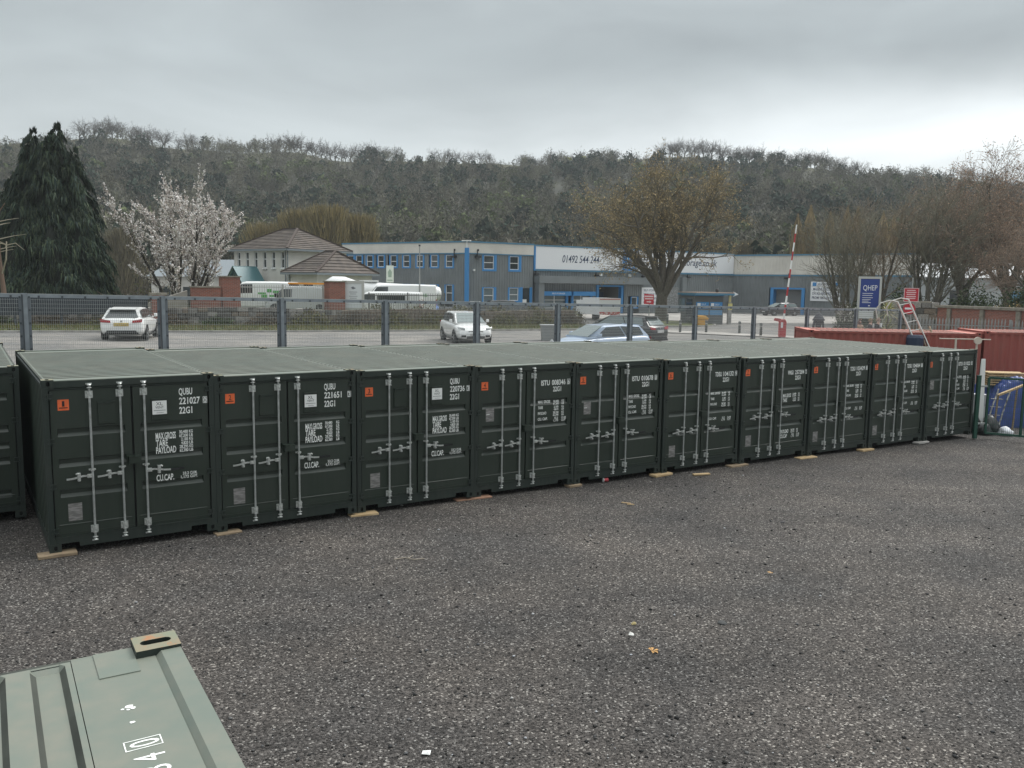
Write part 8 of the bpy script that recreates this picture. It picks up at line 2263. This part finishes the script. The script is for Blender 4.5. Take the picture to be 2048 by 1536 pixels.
o = put('ochre_shrub', ochre, None, (29.5, 50.5, 1.9), (0, 0, 0.3)); tag(o, 'ochre twiggy shrub above the brick wall coping at the picture edge', 'shrub')
wb_ = bush(rg, 1.6, 1.2, 1.3, 500, [(0.50, 0.48, 0.45), (0.10, 0.11, 0.06), (0.40, 0.37, 0.34)], 0.09, 40)
o = put('white_shrub', wb_, None, (19.9, 51.0, 2.1), (0, 0, 0.3)); tag(o, 'small white flowering shrub beside the blue estate sign', 'shrub')
# undergrowth below the blossom tree, by the conifer
o = put('undergrowth', bush(rg, 8.5, 2.5, 1.9, 5200, [(0.06, 0.075, 0.03), (0.09, 0.085, 0.045), (0.30, 0.27, 0.24), (0.045, 0.05, 0.028)], 0.12, 260), None, (-22.4, 52.6, 1.4), (0, 0, R(36))); tag(o, None, None, None, 'stuff')
# rough grass on the verge
def grass(name, pts, n, h, cols, spread=1.0):
    m = len(pts); i = rg.integers(0, m - 1, n); f = rg.random(n); P = np.asarray(pts)
    xy = P[i] * (1 - f[:, None]) + P[i + 1] * f[:, None]
    t = P[i + 1] - P[i]; t /= np.linalg.norm(t, axis=1)[:, None]; nn = np.stack([-t[:, 1], t[:, 0]], 1)
    xy = xy + nn * (rg.random(n) * spread)[:, None]
    z = np.array([zg(float(a), float(b)) for a, b in xy]) + 0.10
    C = np.column_stack([xy, z]); hh = h * (0.4 + 0.9 * rg.random(n)); a = rg.random(n) * 6.28
    sd = np.stack([np.cos(a), np.sin(a), 0 * a], 1) * 0.018; tip = C + np.column_stack([rg.normal(0, .35, n) * hh, rg.normal(0, .35, n) * hh, hh])
    V = np.stack([C - sd, C + sd, tip], 1).reshape(-1, 3); cols = np.asarray(cols)
    c = cols[rg.integers(0, len(cols), n)] * (0.7 + 0.6 * rg.random((n, 1)))
    tag(put(name, np_mesh(name, V, np.arange(n * 3).reshape(-1, 3), LEAF_TINT, colors=c)), kind='stuff')
grass('verge_grass', offs(K1, 0.2), 26000, 0.28, [(0.11, 0.14, 0.04), (0.17, 0.16, 0.06), (0.20, 0.17, 0.085)], 2.4)

# ---- the wood on the hill
def wood():
    rng = np.random.default_rng(77)
    # templates: a bare crown of thin blades, a round leafing crown, an evergreen
    def bare(nb, nt):
        a = rng.random(nb) * 2 * PI; el = np.arccos(1 - rng.random(nb) * 1.15)
        d = np.stack([np.sin(el) * np.cos(a), np.sin(el) * np.sin(a), np.cos(el)], 1) * (0.75 + 0.35 * rng.random((nb, 1)))
        e = np.array([0, 0, 0.55]) + d * np.array([0.40, 0.40, 0.45]); s = np.stack([0.05 * rng.normal(size=nb), 0.05 * rng.normal(size=nb), 0.12 + 0.36 * rng.random(nb)], 1)
        sd = np.cross(e - s, rng.normal(size=(nb, 3))); sd /= np.linalg.norm(sd, axis=1)[:, None]
        w = 0.007 + 0.007 * rng.random((nb, 1))
        V = np.stack([s - sd * w, s + sd * w, e], 1)
        k = rng.integers(0, nb, nt); f = 0.45 + 0.6 * rng.random((nt, 1)); c = s[k] * (1 - f) + e[k] * f
        v = rng.normal(size=(nt, 3)) * 0.6 + (e - s)[k] * 2; v /= np.linalg.norm(v, axis=1)[:, None]; L = 0.05 + 0.08 * rng.random((nt, 1))
        s2 = np.cross(v, rng.normal(size=(nt, 3))); s2 /= np.linalg.norm(s2, axis=1)[:, None]; w2 = 0.009 + 0.010 * rng.random((nt, 1))
        V2 = np.stack([c - s2 * w2, c + s2 * w2, c + v * L], 1)
        tr = np.array([[[-0.018, 0, -0.05], [0.018, 0, -0.05], [0, 0, 0.62]], [[0, -0.018, -0.05], [0, 0.018, -0.05], [0, 0, 0.62]]])
        return np.concatenate([tr, V, V2])
    def leafy(n, evergreen=False):
        u = rng.normal(size=(n, 3)); u /= np.linalg.norm(u, axis=1)[:, None]
        lum = 0.8 + 0.2 * np.sin(u[:, 0] * 5) * np.cos(u[:, 1] * 4 + u[:, 2] * 3)
        C = np.array([0, 0, 0.52]) + u * (lum * (0.7 + 0.3 * rng.random(n)))[:, None] * (np.array([0.36, 0.36, 0.46]))
        V, _ = leaf_tris(C, (0.07 if evergreen else 0.10) + 0.09 * rng.random(n), rng, aspect=0.35 if evergreen else 0.8)
        return V.reshape(n, 3, 3)
    TB = [bare(30, 90) for _ in range(7)]; TL = [leafy(130) for _ in range(4)]; TS = [leafy(100, True) for _ in range(4)]
    # positions over the slope
    n = 7600
    b = R(-42) + R(84) * rng.random(n); r = np.sqrt(rng.uniform(138 ** 2, 436 ** 2, n))
    x, y = r * np.sin(b), r * np.cos(b)
    Vs, Cs = [], []
    base = np.array([(0.125, 0.116, 0.085), (0.110, 0.103, 0.082), (0.138, 0.138, 0.088), (0.098, 0.098, 0.074), (0.150, 0.145, 0.110)])
    for i in range(n):
        X, Y = float(x[i]), float(y[i]); t = (r[i] - R0H) / (R1H - R0H)
        g = mnoise.noise((X * 0.013, Y * 0.013, 7)); g2 = mnoise.noise((X * 0.03, Y * 0.03, 3))
        if t > 0.93 and mnoise.noise((X * 0.02, 0, 9)) > -0.05: continue       # open ground on the crest
        if g2 > 0.44 and t > 0.55 and rng.random() < 0.7: continue
        h = (6.5 + 5.0 * rng.random()) * (1.0 - 0.30 * max(0, t)) * (1.12 if t < 0.2 else 1)
        w = h * (0.85 + 0.35 * rng.random())
        kq = rng.random() + g * 0.35
        if kq > 0.90 and t < 0.85: tm = TL[rng.integers(0, 4)]; col = np.array((0.085, 0.105, 0.045)) * (0.65 + 0.7 * rng.random()); h *= 0.85
        elif kq < 0.13: tm = TL[rng.integers(0, 4)]; col = np.array((0.034, 0.050, 0.036)) * (0.8 + 0.5 * rng.random())
        elif rng.random() < 0.5: tm = TS[rng.integers(0, 4)]; col = base[rng.integers(0, 5)] * (0.7 + 0.45 * rng.random()) * (1 + 0.3 * g)
        elif rng.random() < 0.012: tm = TL[rng.integers(0, 4)]; col = np.array((0.21, 0.22, 0.07)); h *= 0.7
        elif rng.random() < 0.012: tm = TB[rng.integers(0, 7)]; col = np.array((0.30, 0.29, 0.26))
        else: tm = TB[rng.integers(0, 7)]; col = base[rng.integers(0, 5)] * (0.75 + 0.5 * rng.random()) * (1 + 0.25 * g)
        a = rng.random() * 6.28; c, s = math.cos(a), math.sin(a)
        V = tm.reshape(-1, 3); W = np.stack([(V[:, 0] * c - V[:, 1] * s) * w + X, (V[:, 0] * s + V[:, 1] * c) * w + Y, V[:, 2] * h + hill_z(X, Y) - 0.25], 1)
        Vs.append(W); Cs.append(np.repeat((col[None] * (0.8 + 0.4 * rng.random((len(tm), 1)))), 1, axis=0))
    V = np.concatenate(Vs); C = np.concatenate(Cs)
    me = np_mesh('hillside_wood', V, np.arange(len(V)).reshape(-1, 3), WOOD_TINT, colors=C)
    tag(put('hillside_wood', me), kind='stuff')
wood()
# trees one can tell apart against the sky along the ridge
rg = np.random.default_rng(55)
RT = [dict(length=2.2, r=0.24, segs=3, up=0.02, wob=0.06, taper=0.3),
      dict(n=7, length=4.6, var=0.2, angle=(15, 58), up=0.05, r=0.14, segs=4, wob=0.12, start=0.45, fall=0.1, taper=0.75),
      dict(n=6, length=2.2, var=0.3, angle=(25, 60), up=0.03, r=0.085, segs=3, wob=0.14, start=0.2, fall=0.35, taper=0.7),
      dict(n=5, length=1.1, var=0.35, angle=(25, 60), up=0.03, r=0.06, segs=2, wob=0.15, start=0.15, fall=0.2, taper=0.5)]
RIDGE_TREES = [bare_tree_meshes(rg, RT, thick=0, twig_c=(0.085, 0.076, 0.064), minr=0.036) for _ in range(4)]
for m_ in RIDGE_TREES: pass
spots = []
for b0, b1, n_, s0 in ((-26.6, -21.6, 15, 1.0), (-21.2, -18.2, 7, 0.85), (-15.6, -10.6, 17, 1.0), (-10.2, -8.6, 4, 1.1), (-5.3, -1.4, 11, 0.72), (0.2, 2.2, 5, 0.62), (4.4, 6.1, 5, 0.62), (9.6, 13.2, 13, 1.0), (13.4, 21.8, 26, 0.95), (27.2, 30.0, 5, 0.8), (24.0, 26.0, 2, 0.5)):
    for i in range(n_): spots.append((b0 + (b1 - b0) * (i + rg.random() * 0.8) / n_, s0 * (0.8 + 0.4 * rg.random())))
for i, (b, s) in enumerate(spots):
    r = 424 + 14 * rg.random(); x, y = r * math.sin(R(b)), r * math.cos(R(b))
    tree_thing('ridge_tree', *RIDGE_TREES[i % 4], (x, y, hill_z(x, y) - 0.3), i * 1.9, (s * 1.1, s * 1.1, s), 'bare tree standing on the skyline of the wooded hill', 'bare trees along the skyline')
# ================================================================== damp air towards the hill
hz = bpy.data.materials.new('haze_air'); hz.use_nodes = True
nt = hz.node_tree; nt.nodes.clear()
pv = nt.nodes.new('ShaderNodeVolumePrincipled'); pv.inputs['Color'].default_value = (0.86, 0.91, 0.96, 1); pv.inputs['Density'].default_value = 0.00030
pv.inputs['Anisotropy'].default_value = 0.0
o_ = nt.nodes.new('ShaderNodeOutputMaterial'); nt.links.new(pv.outputs[0], o_.inputs['Volume'])
mb = MB(); mb.box(-3000, 3000, -3000, 3000, -3.6, 118.0)
tag(mb.build('haze', hz), kind='stuff')
